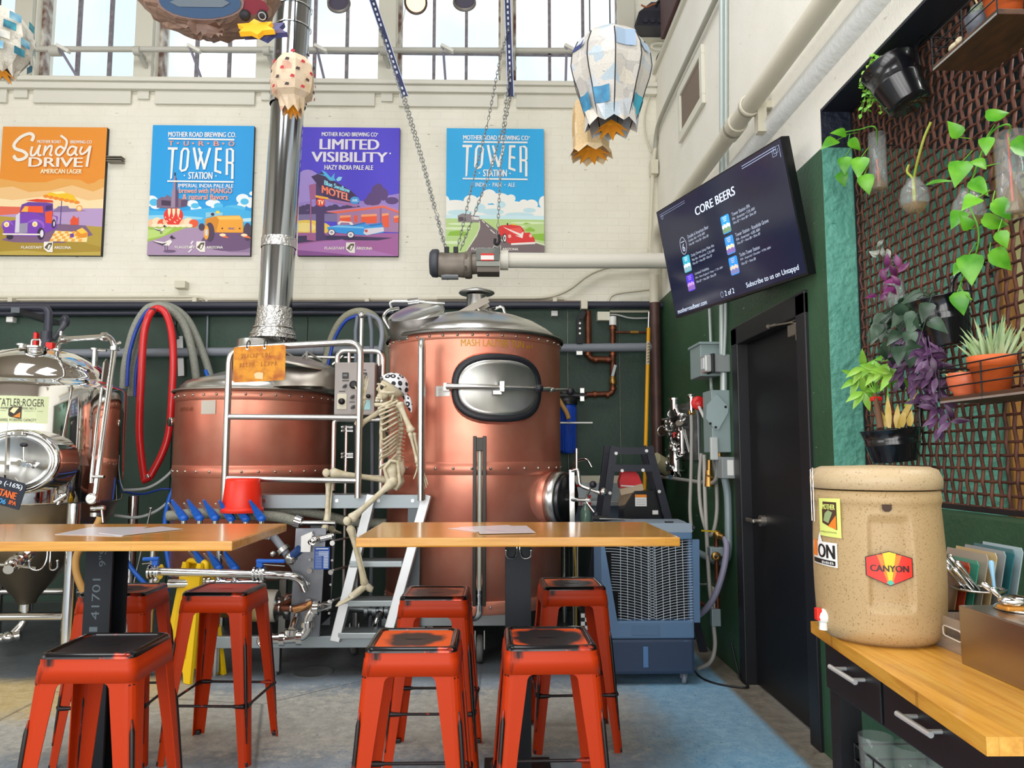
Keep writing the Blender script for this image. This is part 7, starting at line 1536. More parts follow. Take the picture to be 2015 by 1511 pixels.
def icon(u,v,lo_,mid_,hi_,kind):
 g = G(); w_,h_ = .064*tW*.5,.145*tH*.5; cx_,cy_ = u*tW,v*tH
 def rr(s,a0,a1): return [(cx_-w_*s,cy_+h_*a0),(cx_+w_*s,cy_+h_*a0),(cx_+w_*s,cy_+h_*a1),(cx_-w_*s,cy_+h_*a1)]
 rnd = [(cx_+(w_-.01)*sx+.01*math.cos(a),cy_+(h_-.01)*sy+.01*math.sin(a)) for sx,sy,a0 in((1,1,0),(-1,1,90),(-1,-1,180),(1,-1,270)) for a in [math.radians(a0+k*30) for k in range(4)]]
 g.mat(0).prism(rnd,O+tN*.0012,tU,tV); g.mat(1).prism(rr(.96,-.9,-.35),O+tN*.0016,tU,tV); g.mat(2)
 for k in range(5): g.prism([(cx_+w_*(-.75+.37*k)+.009*math.cos(a*.7),cy_-h_*(.22-.1*(k%2))+.011*math.sin(a*.7)) for a in range(9)],O+tN*(.0018+.0002*k),tU,tV)
 g.mat(2)
 for k in range(3): g.prism(rr(.5-.08*k,.75-.2*k,.82-.2*k),O+tN*.003,tU,tV)
 return g.obj('beer_icon',[em('icon_'+kind+'_a',hi_,.8),em('icon_'+kind+'_b',lo_,.7),em('icon_'+kind+'_c',mid_,.8)],scr)
icon(.552,.597,'#6f8f6a','#d8e6ea','#2f8fd6','tower'); icon(.553,.426,'#7a64a4','#e0c9a8','#2f86d2','grove'); icon(.553,.257,'#6f74a8','#cdb7a4','#2a82d4','turbo'); icon(.191,.429,'#7fa3ae','#d4e0e0','#2d9ab4','driver'); icon(.193,.26,'#7d5aa8','#b48ac4','#4632c4','hazy')
g = G(); cx_,cy_ = .189*tW,.593*tH; sh6 = [(.033*math.cos(a*.314)*(1+.08*math.cos(a*.942)),.052*math.sin(a*.314)) for a in range(20)]
g.ribbon([(cx_+p[0],cy_+p[1]) for p in sh6],.004,O+tN*.0012,tU,tV,True); g.text('6',O+tN*.0013,tU,tV,cx_-.012,cx_+.012,cy_-.035,cy_+.012,.03); g.ribbon([(cx_-.02,cy_+.024),(cx_+.02,cy_+.024)],.005,O+tN*.0012,tU,tV); g.obj('shield_icon',em('icon_shield','#a8b0c4',.7),scr)
mc_ = O+tU*.6+tV*.3-tN*.05; wp = V((XR,mc_.y+.02,mc_.z-.02)); g = G(); g.box((XR-.03,wp.y-.12,wp.z-.2),(XR,wp.y+.12,wp.z+.2),.005); g.beam(wp-X*.02,mc_,.05,.05); e2 = O+tU*.52-tN*.05+tV*.05; g.beam(V((XR-.02,wp.y,wp.z-.15)),e2,.03,.04); g.obj('wall_mount',blackiron,tv)
# ================================================================ upper wall, motor, hanging things
# window opener shaft with crank arms
ws = thing('window_opener','pale opener shaft with crank arms along the clerestory windows','window opener',at(600,100,6.95))
so = mat('opener_paint','#b9b7ac',.5)
zs_ = at(300,100,6.93).z
G().cyl((at(-40,1,6.93).x,6.93,zs_),(at(1165,1,6.93).x,6.93,at(1100,99,6.93).z),.026).obj('shaft',so,ws)
for px,px2 in((118,160),(376,400),(625,640),(874,877),(1117,1113)):
 a = at(px,95,6.9); b = at(px2,165,7.12); g = G(); g.beam(a-V((.03,0,-.03)),a+V((.09,.0,-.035)),.03,.05,up=(0,-1,0),bev=.006); g.obj('crank',mat('opener_white','#dcdad0',.5),ws); G().cyl(a+V((-.01,0,.01)),b,.012).obj('push_rod',mat('push_rod_grey','#8a8698',.5),ws)
G().cyl(at(100,100,6.93),at(119,100,6.93),.05).obj('shaft_coupling',so,ws)
for px in(270,525,755,1008,1225):
 p = at(px if px!=1225 else 1160,100,6.93); g = G(); g.cyl(p-X*.03,p+X*.03,.042); g.beam(p,p+V((.03,.16,-.1)),.03,.03); g.beam(p+V((0,0,0)),V((p.x,YB-.06,p.z)),.04,.03); g.obj('shaft_bracket',so,ws)
 # auger motor and pipe
MY = 6.2
mo = thing('auger_drive','grey electric motor and gearbox on the end of a white conveyor pipe','motor',at(930,540,MY))
def mp2(px,py): return at(px,py,MY)
a0,a1 = mp2(846,518),mp2(862,519)
G().lathe([(.0005,0),(.09,.0),(.115,.02),(.118,.06),(.11,.075),(.0005,.075)],mp2(846,518),X,n=36).obj('fan_cover',mat('motor_fan_grey','#4a4d55',.5,.3),mo)
G().lathe([(.1,0),(.104,.02),(.1,.06),(.1,.16),(.105,.2),(.105,.24),(.0005,.24)],mp2(863,521),X,n=36).obj('motor_body',mat('motor_dusty_grey','#8d8378',.5,.3,'#6c645c',7),mo)
G().lathe([(.115,0),(.118,.02),(.118,.045),(.108,.06),(.0005,.06)],mp2(915,522),X,n=6).obj('motor_flange',mat('motor_dusty_grey','#8d8378',.5,.3),mo)
G().cyl(mp2(869,541),mp2(902,541),.04,n=24).cyl(mp2(880,541),mp2(882,541),.043,n=24).obj('capacitor_cover',mat('capacitor_grey','#8b8e92',.45,.4),mo)
for px in(879,897): p = mp2(px,493); G().box(p+V((-.02,-.02,-.02)),p+V((.02,.02,.03)),.005).obj('lifting_foot',dark,mo)
G().cyl(mp2(924,520),mp2(940,519),.085,n=28).obj('gear_coupling',mat('motor_dusty_grey','#8d8378',.5,.3),mo)
a,b = mp2(937,521),mp2(983,494); bx = G().box((a.x,MY-.1,a.z),(b.x,MY+.1,b.z),.006).obj('drive_box',mat('weathered_green_grey_box','#767a74',.5,.3,'#5f635e',9),mo)
a,b = mp2(938,529),mp2(983,521); g = G(); g.prism([(0,0),(b.x-a.x,0),(b.x-a.x,.045),(0,.045)],V((a.x,MY-.1,a.z)),X,Z,-.2); g.obj('drive_skirt',mat('weathered_light_box','#8d9088',.5,.3),mo)
a,b = mp2(939,540),mp2(983,529); G().box((a.x,MY-.09,a.z),(b.x,MY+.09,b.z),.004).obj('outlet_hood',mat('outlet_brown_grey','#6c635a',.55),mo)
a,b = at(946,513,MY-.1),at(972,499,MY-.1); wl = G().box((a.x,MY-.104,a.z),(b.x,MY-.1,b.z)).obj('warning_sticker',mat('sticker_white','#ebe4e2',.5),mo,'red and white warning sticker'); G().box((a.x,MY-.106,b.z-.015),(b.x,MY-.104,b.z)).box((a.x,MY-.106,a.z),(b.x,MY-.104,a.z+.008)).obj('sticker_band',redp,wl)
cp0,cp1 = mp2(984,512),mp2(1000,512); G().cyl(cp0,cp1,.082,n=28).obj('pipe_socket',mat('conveyor_white','#dad6ca',.45),mo)
pend = V((XR-.02,MY+.25,mp2(1100,513).z)); G().tube([cp1,mp2(1100,513),mp2(1330,513)],.064,n=20).obj('conveyor_pipe',mat('conveyor_white','#dad6ca',.45),mo)
# struts and chains
stn = mat('navy_strut','#1d2550',.45,.2)
def strut(p,q,lbl):
 t = thing('hanging_strut',lbl,'strut',q,'slotted struts hanging from the roof'); p,q = V(p),V(q); d = (q-p).normalized(); x = d.cross(Y_).normalized()
 G().beam(p,q,.052,.006,up=(0,-1,0)).obj('slotted_web',stn,t); g = G()
 for s_ in(-1,1): g.beam(p+x*s_*.027+Y_*.02,q+x*s_*.027+Y_*.02,.004,.045,up=(0,-1,0)) if False else g.beam(p+x*s_*.026-Y_*.0,q+x*s_*.026,.005,.04,up=(0,-1,0))
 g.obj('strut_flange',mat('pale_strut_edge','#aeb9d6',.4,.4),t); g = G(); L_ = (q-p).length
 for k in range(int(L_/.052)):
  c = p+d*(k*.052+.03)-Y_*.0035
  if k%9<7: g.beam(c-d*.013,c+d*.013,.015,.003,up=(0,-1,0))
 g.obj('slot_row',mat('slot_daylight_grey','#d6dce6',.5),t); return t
top1 = at(728,-14,6.55); strut(top1+(top1-at(797,190,6.55))*.02,at(797,190,6.55),'slanting navy slotted strut with the left lifting chain')
strut(at(998,-14,6.4),at(1005,190,6.4),'upright navy slotted strut with the right lifting chains')
chm = mat('zinc_chain','#9a9b98',.35,.9)
def chain(P,lbl,step=.036,w_=.0105,r=.0032):
 P = [V(p) for p in P]; g = G(); k = 0
 for a,b in zip(P,P[1:]):
  d = b-a; L_ = d.length; d.normalize(); s0 = d.cross(Y_).normalized(); s1 = Y_
  for i in range(int(L_/step)):
   c = a+d*(i+.5)*step; s = s0 if k%2 else s1; k += 1; hl = step*.72
   g.tube([c+d*(hl*math.cos(t))*(1 if True else 1)+s*(w_*math.sin(t)) for t in [j*math.pi/4 for j in range(8)]],r,n=4,closed=True)
 return g.obj('chain',chm,label=lbl,cat='chain',group='lifting chains of the motor')
chain([at(745,50,6.5),at(762,100,6.45),at(790,185,6.4),at(830,320,6.3),at(858,425,6.25),at(875,488,6.18)],'longest chain running from the slanting strut to the motor fan end')
chain([at(796,188,6.5),at(826,290,6.35),at(860,420,6.25),at(878,490,6.2)],'second chain close beside the longest, from the slanting strut tip')
chain([at(1003,50,6.4),at(985,110,6.35),at(960,240,6.3),at(930,360,6.25),at(905,470,6.2),at(899,490,6.2)],'left chain of the three from the upright strut to the motor')
chain([at(1004,130,6.35),at(990,250,6.3),at(960,350,6.27),at(930,430,6.22),at(906,492,6.2)],'middle chain of the three from the upright strut')
chain([at(1005,185,6.4),at(995,240,6.36),at(985,330,6.3),at(980,440,6.22),at(979,465,6.2)],'right chain of the three, ending in the hook above the gearbox')
hk_ = thing('lifting_hook','dark hook and chain loop over the motor gearbox','hook',at(979,490,MY)); p = at(979,478,MY); G().tube(spline([p+V((.01,0,.07)),p+V((.016,0,.02)),p+V((0,0,-.01)),p+V((-.022,0,.0)),p+V((-.02,0,.035))],5),.012,n=8).obj('hook',blackiron,hk_)
G().tube([at(968,493,MY-.03),at(972,484,MY-.03),at(980,488,MY-.03),at(986,483,MY-.03),at(985,494,MY-.03)],.008,n=6).obj('chain_sling',chm,hk_)
for i,(px,dx,lb) in enumerate(((803,0,'left'),)): pipe('wire',[at(803,-10,6.7),at(787,70,6.75),at(781,85,6.9),at(779,100,6.93)],.003,so,'thin wire hanging beside the slanting strut','wire',n=5)
# spot lamps at the top of the picture
def lamp(px,py,yy,lit,lbl,d):
 t = thing('spot_lamp',lbl,'ceiling lamp',at(px,py,yy),'spot lamps below the roof'); c = at(px,py,yy); d = V(d).normalized()
 G().lathe([(.0005,-.17),(.05,-.165),(.075,-.1),(.088,-.02),(.09,0),(.08,.0),(.07,-.03)],c,d,n=28).obj('lamp_shade',mat('lamp_shade_grey','#8d8781',.4,.3) if not lit else mat('lamp_shade_brown','#4c3a36',.4,.3),t)
 G().lathe([(.0005,-.02),(.078,-.018)],c,d,n=24).obj('lamp_lens',mat('warm_lamp_glow','#ffd9a0',.4,emit=1.6) if lit else mat('lamp_lens_grey','#6f6a7e',.3),t)
 G().cyl(c-d*.16,c-d*.16+Z*.5,.006,n=6).obj('lamp_cord',dark,t)
lamp(667,8,5.6,False,'left unlit grey spot lamp at the top edge above the purple poster',(.25,-.25,-1))
lamp(818,5,5.6,True,'glowing warm spot lamp at the top edge',(.05,-.75,-.8)); lamp(914,6,5.6,False,'right unlit grey spot lamp at the top edge',(.02,-.2,-1))
# black heater in the far corner
ht = thing('unit_heater','black heater box with cables high in the far right corner','heater',at(1285,56,6.9)); a,b = at(1249,56,6.85),at(1316,27,6.85)
G().prism([(a.x,a.z),(b.x+.02,a.z),(b.x+.02,b.z),(a.x+.045,b.z)],(0,7.1,0),X,Z,.3).obj('heater_box',mat('heater_black','#23242e',.45),ht)
p,q = at(1256,27,6.85),at(1322,8,6.85); G().prism([(p.x,p.z),(q.x,p.z),(q.x,q.z),(p.x+.12,q.z)],(0,7.1,0),X,Z,.28).obj('heater_top',mat('heater_dark_grey','#3a3b46',.5),ht)
for k in range(4): c = at(1270+14*k,40,6.79); G().cyl(c,c-Y_*.006,.025,n=12).obj('knockout',mat('heater_black2','#2c2d38',.4),ht)
G().box(at(1249,77,7.0)+V((0,0,0)),at(1312,57,7.0)+V((0,.12,0))).obj('shelf_panel',creampipe,ht)
pipe('heater_cable',spline([at(1290,12,6.8),at(1298,2,6.75),at(1312,8,6.72),at(1320,40,6.7),at(1318,70,6.75),at(1306,95,6.85),at(1294,115,7.0),at(1295,140,7.08)],6),.014,dark,'thick black cable looping down from the heater box','cable')
pipe('orange_cable',spline([at(1262,10,6.8),at(1272,14,6.78),at(1284,9,6.78),at(1296,6,6.78)],6),.008,mat('orange_brown_cable','#9a5a34',.5),'thin orange brown cable on top of the heater box','cable')
rf = thing('roof_steelwork','dark rusty steelwork above the right wall beside the heater','steelwork',(1.5,6.4,5.2)); G().box((1.5,5.0,5.18),(1.6,6.6,5.75),.01).obj('beam',mat('rusty_brown_steel','#4a2a28',.6),rf); G().cyl(at(1327,30,6.75),at(1325,-10,6.75),.04).obj('pipe_stub',mat('grey_conduit_body','#7c7870',.5),rf); G().box(at(1318,60,6.8),at(1330,20,6.8)+V((0,.2,0)),.005).obj('dark_bracket',dark,rf)
wb = thing('wall_bracket','cream iron pipe bracket under the heater','bracket',at(1295,90,7.0)); g = G(); g.tube(bend([at(1312,84,7.05),at(1290,84,7.0),at(1281,88,6.98),at(1283,97,6.98),at(1310,98,7.05)],.05),.014); g.obj('bracket_loop',creampipe,wb)
# trim on top of the right wall, surface conduit, vent, pipe on brackets
G().box((XR-.03,YF,5.12),(XR+.03,YB,5.17),.004).obj('trim_12',framep,kind='structure',base=(0,0,0))
pipe('wall_cable',spline([at(1294,146,7.05),at(1288,165,7.08),at(1276,195,7.1),at(1268,230,7.1),at(1270,265,7.1),at(1282,300,7.1)],6),.008,creampipe,'thin cream cable sagging on the brick left of the corner','cable',n=6)
xz = [atx(1412,-10,1.525),atx(1350,120,1.525),atx(1302,225,1.525)]; pipe('slanting_conduit',bend([xz[0],xz[2],at(1290,262,7.05),at(1288,330,7.08)],.5),.02,mat('grey_conduit','#a3a296',.5),'grey conduit running back along the right wall above the vent','conduit')
va,vb,vc,vd_ = atx(1344,189,XR),atx(1380,115,XR),atx(1381,195,XR),atx(1348,258,XR)
vt_ = thing('wall_vent_grille','brown louvred vent with white frame on the right wall','vent',V((XR,(va.y+vc.y)/2,min(vc.z,vd_.z))))
y0,y1 = atx(1383,150,XR).y,atx(1344,200,XR).y; z1_,z0_ = (va.z+vb.z)/2,(vc.z+vd_.z)/2
g = G()
for a,b in(((XR-.03,y0-.07,z1_),(XR,y1+.07,z1_+.07)),((XR-.03,y0-.07,z0_-.07),(XR,y1+.07,z0_)),((XR-.03,y0-.07,z0_),(XR,y0,z1_)),((XR-.03,y1,z0_),(XR,y1+.07,z1_))): g.box(a,b,.005)
g.obj('vent_frame',mat('vent_frame_white','#d8d6c8',.5),vt_); G().box((XR-.004,y0,z0_),(XR-.001,y1,z1_)).obj('vent_backing',mat('vent_brown','#7b6a5d',.6),vt_)
g = G()
for k in range(26): z = z0_+(z1_-z0_)*(k+.5)/26; g.box((XR-.014,y0,z-.004),(XR-.006,y1,z+.004))
g.obj('vent_louvre',mat('louvre_brown','#8c7a6c',.6),vt_)
pp_ = thing('overhead_pipe','big cream pipe on brackets along the right wall','pipe',(1.45,4.6,3.3)); Xp = 1.44
q0,q1 = atx(1636,-10,Xp),atx(1297,470,Xp); zavg = atx(1450,243,Xp).z
G().tube(bend([V((Xp,2.2,zavg)),V((Xp,6.62,zavg)),V((Xp,6.72,zavg-.35))],.15),.052,n=20).obj('pipe_run',mat('cream_pvc','#cfc9b6',.45),pp_)
for px,py in((1447,240),(1440,252)): yy = atx(px,py,Xp).y; G().cyl((Xp,yy-.05,zavg),(Xp,yy+.05,zavg),.062,n=20).obj('pipe_joint',mat('cream_pvc','#cfc9b6',.45),pp_)
yy = atx(1475,205,Xp).y; G().lathe([(.054,-.02),(.062,-.02),(.062,.02),(.054,.02)],(Xp,yy,zavg),(0,1,0),n=20).obj('pipe_clamp',creampipe,pp_); G().beam((Xp+.06,yy,zavg-.16),(Xp+.06,yy,zavg+.1),.05,.06,up=(0,1,0)).box((Xp+.05,yy-.03,zavg-.02),(XR,yy+.03,zavg+.02)).obj('wall_strut',creampipe,pp_)
G().lathe([(.07,0),(.07,4.2)],(XR+.02,2.3,zavg-.12),(0,1,0),n=24).obj('boxed_pipe',mat('white_plastered_pipe','#e6e8e6',.5,bump=.3,bscale=30),label='white plastered round bulge on the wall below the cream pipe',cat='pipe')
# ---- paper lanterns
def map_mat(name,base,inks,sc=7,dens=.5,seed=0):
 "printed road map paper: pale sheet, thin road lines, coloured panels"
 m = bpy.data.materials.new(name); m.use_nodes = True ; t = m.node_tree; b = t.nodes['Principled BSDF']; L = t.links; N = t.nodes.new; b.inputs['Roughness'].default_value = .55
 tc = N('ShaderNodeTexCoord'); mp = N('ShaderNodeMapping'); mp.inputs['Location'].default_value = (seed,seed*.7,seed*.3); L.new(tc.outputs['Object'],mp.inputs[0])
 v = N('ShaderNodeTexVoronoi'); v.feature = 'DISTANCE_TO_EDGE'; v.inputs['Scale'].default_value = sc*7; L.new(mp.outputs[0],v.inputs['Vector'])
 lt = N('ShaderNodeMath'); lt.operation = 'LESS_THAN'; lt.inputs[1].default_value = .02; L.new(v.outputs[0],lt.inputs[0])
 vc = N('ShaderNodeTexVoronoi'); vc.distance = 'CHEBYCHEV'; vc.inputs['Scale'].default_value = sc; L.new(mp.outputs[0],vc.inputs['Vector'])
 sp = N('ShaderNodeSeparateColor'); L.new(vc.outputs['Color'],sp.inputs[0]); r = N('ShaderNodeValToRGB'); r.color_ramp.interpolation = 'CONSTANT'; e = r.color_ramp.elements
 e[0].position = 0; e[0].color = (*lin(base),1); e[1].position = 1-dens; e[1].color = (*lin(inks[0]),1)
 for k,c in enumerate(inks[1:]): q = e.new(1-dens+dens*(k+1)/len(inks)); q.color = (*lin(c),1)
 L.new(sp.outputs[0],r.inputs['Fac']); mx = N('ShaderNodeMix'); mx.data_type = 'RGBA'; k_ = N('ShaderNodeMath'); k_.operation = 'MULTIPLY'; k_.inputs[1].default_value = .4; L.new(lt.outputs[0],k_.inputs[0]); L.new(k_.outputs[0],mx.inputs[0]); L.new(r.outputs[0],mx.inputs[6]); mx.inputs[7].default_value = (*lin('#4a4a50'),1)
 L.new(mx.outputs[2],b.inputs['Base Color']); return m
def lantern(name,lbl,c,prof,n,m,star,rot=0,pleat=.06,cord=1.5,starmat=None,sx=1.0,jag=.035):
 "pleated paper lantern: profile of (radius, height) turned with n folds; star = (radius, height) of the glowing opening"
 t = thing(name,lbl,'paper lantern',c,'folded map lanterns'); g = G(); c = V(c); k2 = n*2; v = []; f = []
 for(r,h) in prof:
  for k in range(k2): a = 2*math.pi*(k+rot)/k2; rr = r*(1+(pleat if k%2 else -pleat)); v.append(c+V((rr*math.cos(a)*sx,rr*math.sin(a)*sx,h)))
 for i in range(len(prof)-1):
  for k in range(k2): f.append((i*k2+k,i*k2+(k+1)%k2,(i+1)*k2+(k+1)%k2,(i+1)*k2+k))
 for i in range(len(v)-k2,len(v),2): v[i] = v[i]+V(((v[i].x-c.x)*.25,(v[i].y-c.y)*.25,-jag))
 g.add(v,f); g.obj('map_paper_shade',m,t)
 r,h = star; g = G(); P_ = []
 for k in range(16): a = 2*math.pi*(k+rot)/16; q = r*(1.0 if k%2 else .55); P_.append((q*math.cos(a),q*math.sin(a)))
 v = [c+V((p[0],p[1],h-(.03 if i%2 else 0))) for i,p in enumerate(P_)]+[c+V((0,0,h+.05))]; g.add(v,[(i,(i+1)%16,16) for i in range(16)]); g.obj('star_opening',starmat or mat('amber_paper','#c98218',.6,emit=.25),t)
 zt_ = c.z+max(h for _,h in prof); G().cyl((c.x,c.y,zt_-.02),(c.x,c.y,zt_+cord),.004,n=6).obj('cord',dark,t); return t
def egg(R,H,top=.3,bot=.45,n=10):
 return [(R*(top+(1-top)*math.sin(math.pi/2*min(1,i/(n*.45))) if i<n*.45 else R*(bot+(1-bot)*math.cos(math.pi/2*(i-n*.45)/(n*.55))**.8)) if False else R*(math.sin(math.pi*(.12+.76*i/n))**.7),H*(1-i/n)) for i in range(n+1)]
mapA = map_mat('road_map_paper','#d5d0c8',['#c8c3bb','#d3cec8','#b4c3cd','#c9ced3','#dad2c4','#bdb9b4'],13,.7,1)
lc = at(1203,252,3.9); Lh = at(1203,60,3.9).z-lc.z
pl_ = lantern('paper_lantern','big folded road map lantern hanging right of the tower poster',lc,[(.02,Lh),(.1,Lh-.02),(.165,Lh-.07),(.2,Lh-.15),(.207,Lh-.22),(.195,Lh-.28),(.172,Lh-.35),(.145,.1),(.12,.02)],9,mapA,(.1,.0),.4,.05,1.2)
g = G()
for k in range(9):
 a = 2*math.pi*(2*k+1.4)/18; P_ = [V((1.055*r*math.cos(a),1.055*r*math.sin(a),h))+lc for r,h in [(.17,Lh-.08),(.2,Lh-.15),(.207,Lh-.22),(.195,Lh-.28),(.172,Lh-.35),(.145,.1),(.12,.03)]]
 g.tube(P_,.0032,n=4)
g.obj('printed_margin',mat('print_black','#23232a',.6),pl_)
def panel(k,r0,h0,r1,h1,m,nm,w_=.8):
 g = G(); st_ = 2*math.pi/18; a = (2*k+1.4)*st_; v = []
 for r,h in((r0,h0),(r1,h1)):
  for j,kk in enumerate((.1,1.0,1.9)): aa = a+st_*(kk*w_); q = r*((1+.06) if j!=1 else(1-.02)); v.append(lc+V((q*math.cos(aa),q*math.sin(aa),h)))
 g.add(v,[(0,1,4,3),(1,2,5,4)]); return g.obj(nm,m,pl_)
skyb = mat('photo_sky_blue','#4aa3cf',.5,0,'#2f5f86',9); tealp = mat('photo_teal','#39a8c4',.5); bluep = mat('text_panel_blue','#9fb6d0',.5); navyp = mat('cover_navy','#33427a',.5)
for k,r0,h0,r1,h1,m in((5,.168,.16,.145,.08,skyb),(4,.166,.15,.142,.07,skyb),(6,.2,Lh-.1,.207,Lh-.19,bluep),(7,.162,.14,.135,.05,tealp),(8,.162,.14,.135,.05,tealp),(3,.17,Lh-.08,.2,Lh-.14,navyp),(4,.19,Lh-.12,.2,Lh-.15,navyp),(7,.19,Lh-.12,.203,Lh-.17,bluep)): panel(k,r0,h0,r1,h1,m,'printed_panel')
lc2 = at(1163,300,4.25)
lantern('paper_lantern','tan map lantern partly hidden behind the big map lantern',lc2,[(.06,.33),(.1,.28),(.105,.15),(.1,.02),(.11,.0)],8,map_mat('tan_map_paper','#d6b98a',['#c7a672','#dcc59c'],7,.4,3),(.12,-.0),.2,.06,1.2)
lc3 = at(575,214,3.9); h3 = at(575,112,3.9).z-lc3.z
pk = lantern('paper_lantern','small pale pink map lantern hanging in front of the flue',lc3,[(.03,h3),(.07,h3-.012),(.105,h3-.06),(.11,h3*.55),(.108,h3*.4),(.1,h3*.25),(.07,.05),(.05,.0)],7,map_mat('pink_map_paper','#ead2b4',['#e2c4a0','#eed8c0','#d8a890','#e8cca4'],26,.35,5),(.05,-.01),.3,.05,1.6)
g = G()
for i in range(5):
 for j in range(9):
  a = math.radians(-170+j*40+i*13); r = .117; zc = .08+i*.045; p = lc3+V((r*math.cos(a),r*math.sin(a),zc)); t_ = V((-math.sin(a),math.cos(a),0)); g.mat((i+j)%2); g.prism([(-.012,-.006),(.01,-.008),(.013,.006),(-.004,.01)],p,t_,Z)
g.obj('map_symbols',[mat('symbol_dark','#4a3438',.6),mat('symbol_red','#c8323c',.6)],pk)
lc4 = at(-8,138,3.7); h4 = at(-8,22,3.7).z-lc4.z
l4 = lantern('paper_lantern','cream lantern with blue photo squares cut off at the left edge',lc4,[(.03,h4),(.09,h4-.015),(.14,h4-.09),(.155,h4*.5),(.145,h4*.3),(.1,.02),(.07,.0)],9,map_mat('cream_map_paper','#d9d2c4',['#cfc7b6','#d9d2c4','#e0dacc'],8,.4,7),(.09,-.005),.1,.05,1.3)
g = G()
for i in range(4):
 for j in range(9):
  a = math.radians(-172+j*38+i*9); r = .158*(1-.04*abs(i-1.5)); zc = .07+i*.055; p = lc4+V((r*1.03*math.cos(a),r*1.03*math.sin(a),zc)); t_ = V((-math.sin(a),math.cos(a),0)); g.mat((i*2+j)%3); g.prism([(-.028,-.02),(.028,-.02),(.028,.018),(-.028,.018)],p,t_,Z)
g.obj('photo_squares',[mat('square_blue','#2f86b4',.5,0,'#a8d0d8',14),mat('square_teal','#3fa3b4',.5,0,'#1f4f6a',14),mat('square_grey','#8d9aa0',.5,0,'#dcd8cc',14)],l4)
# big crumpled lantern with car pictures, cut by the top edge
lc5 = at(404,56,3.0); R5 = .285
kraft = map_mat('kraft_map_paper','#8a6a58',['#7a5a4c','#947461','#a18470'],3,.5,9)
l5 = thing('paper_lantern','large brown crumpled lantern with car pictures at the top edge','paper lantern',lc5,'folded map lanterns')
v = []; f = []; n1,n2 = 10,40
for i in range(n1+1):
 th = math.pi*(.5+.5*i/n1)-.25
 for k in range(n2):
  a = 2*math.pi*k/n2; cr__ = 1+.035*math.sin(k*2.3+i)+.03*math.sin(k*5.1-i*1.7)+.02*(k%2); v.append(lc5+V((R5*math.sin(th)*math.cos(a)*cr__,R5*math.sin(th)*math.sin(a)*cr__*.9,.17+.17*math.cos(th)*cr__)))
for i in range(n1):
 for k in range(n2): f.append((i*n2+k,i*n2+(k+1)%n2,(i+1)*n2+(k+1)%n2,(i+1)*n2+k))
G().add(v,f).obj('crumpled_shade',kraft,l5)
bc_ = at(398,2,2.72); Nf = V((0,-.75,-.66)).normalized(); Uf = X; Wf = Nf.cross(X).normalized()
if Wf.z<0: Wf = -Wf
g = G(); el = [(.15*math.cos(a*.26),.055*math.sin(a*.26)) for a in range(24)]; g.mat(0).prism([(p[0]*1.07,p[1]*1.12) for p in el],bc_+Nf*.02,Uf,Wf,.002); g.mat(1).prism(el,bc_+Nf*.024,Uf,Wf,.002)
g.mat(2).prism([(-.11,.0),(-.05,.025),(.06,.025),(.11,.0),(.08,-.015),(-.08,-.015)],bc_+Nf*.028,Uf,Wf,.002); g.obj('oval_picture',[mat('oval_frame','#8a6f6a',.5),mat('oval_blue','#3a5474',.5),mat('oval_grey','#6d7680',.5)],l5)
cr5 = at(503,16,2.74); g = G(); g.mat(0).prism([(-.055,0),(-.03,.03),(.015,.04),(.045,.025),(.055,0),(.04,-.018),(-.035,-.018)],cr5+Nf*.02,Uf,Wf,.004); g.mat(1)
for x in(-.035,.03): g.lathe([(.0005,.01),(.02,.01),(.02,0)],cr5+Uf*x-Wf*.02+Nf*.026,Nf,n=18)
g.mat(2).lathe([(.011,.012),(.015,.012)],cr5+Uf*.03-Wf*.02+Nf*.026,Nf,n=18); g.obj('red_car_picture',[mat('car_maroon','#7d2230',.45),mat('tyre_black','#1c1a20',.6),mat('tyre_grey','#a8a4a4',.5)],l5)
sc5 = at(506,62,2.75); g = G(); P_ = [(.075*(1 if k%2 else .6)*math.cos(k*math.pi/6+.2),.05*(1 if k%2 else .6)*math.sin(k*math.pi/6+.2)) for k in range(12)]; g.prism(P_,sc5,X,V((0,.45,.9)).normalized(),.02); g.obj('star_opening',mat('bright_amber_paper','#f0ac1c',.6,emit=.3),l5)
g = G(); P_ = [(p[0]*1.25+.02,p[1]*1.25+.015) for p in P_]; g.prism(P_,sc5+Y_*.03,X,V((0,.45,.9)).normalized(),.02); g.obj('star_rim',mat('blue_brown_paper','#3a5aa4',.6,0,'#5a3424',12),l5)
G().cyl(lc5+Z*.25,lc5+Z*1.6,.005,n=6).obj('cord',dark,l5)
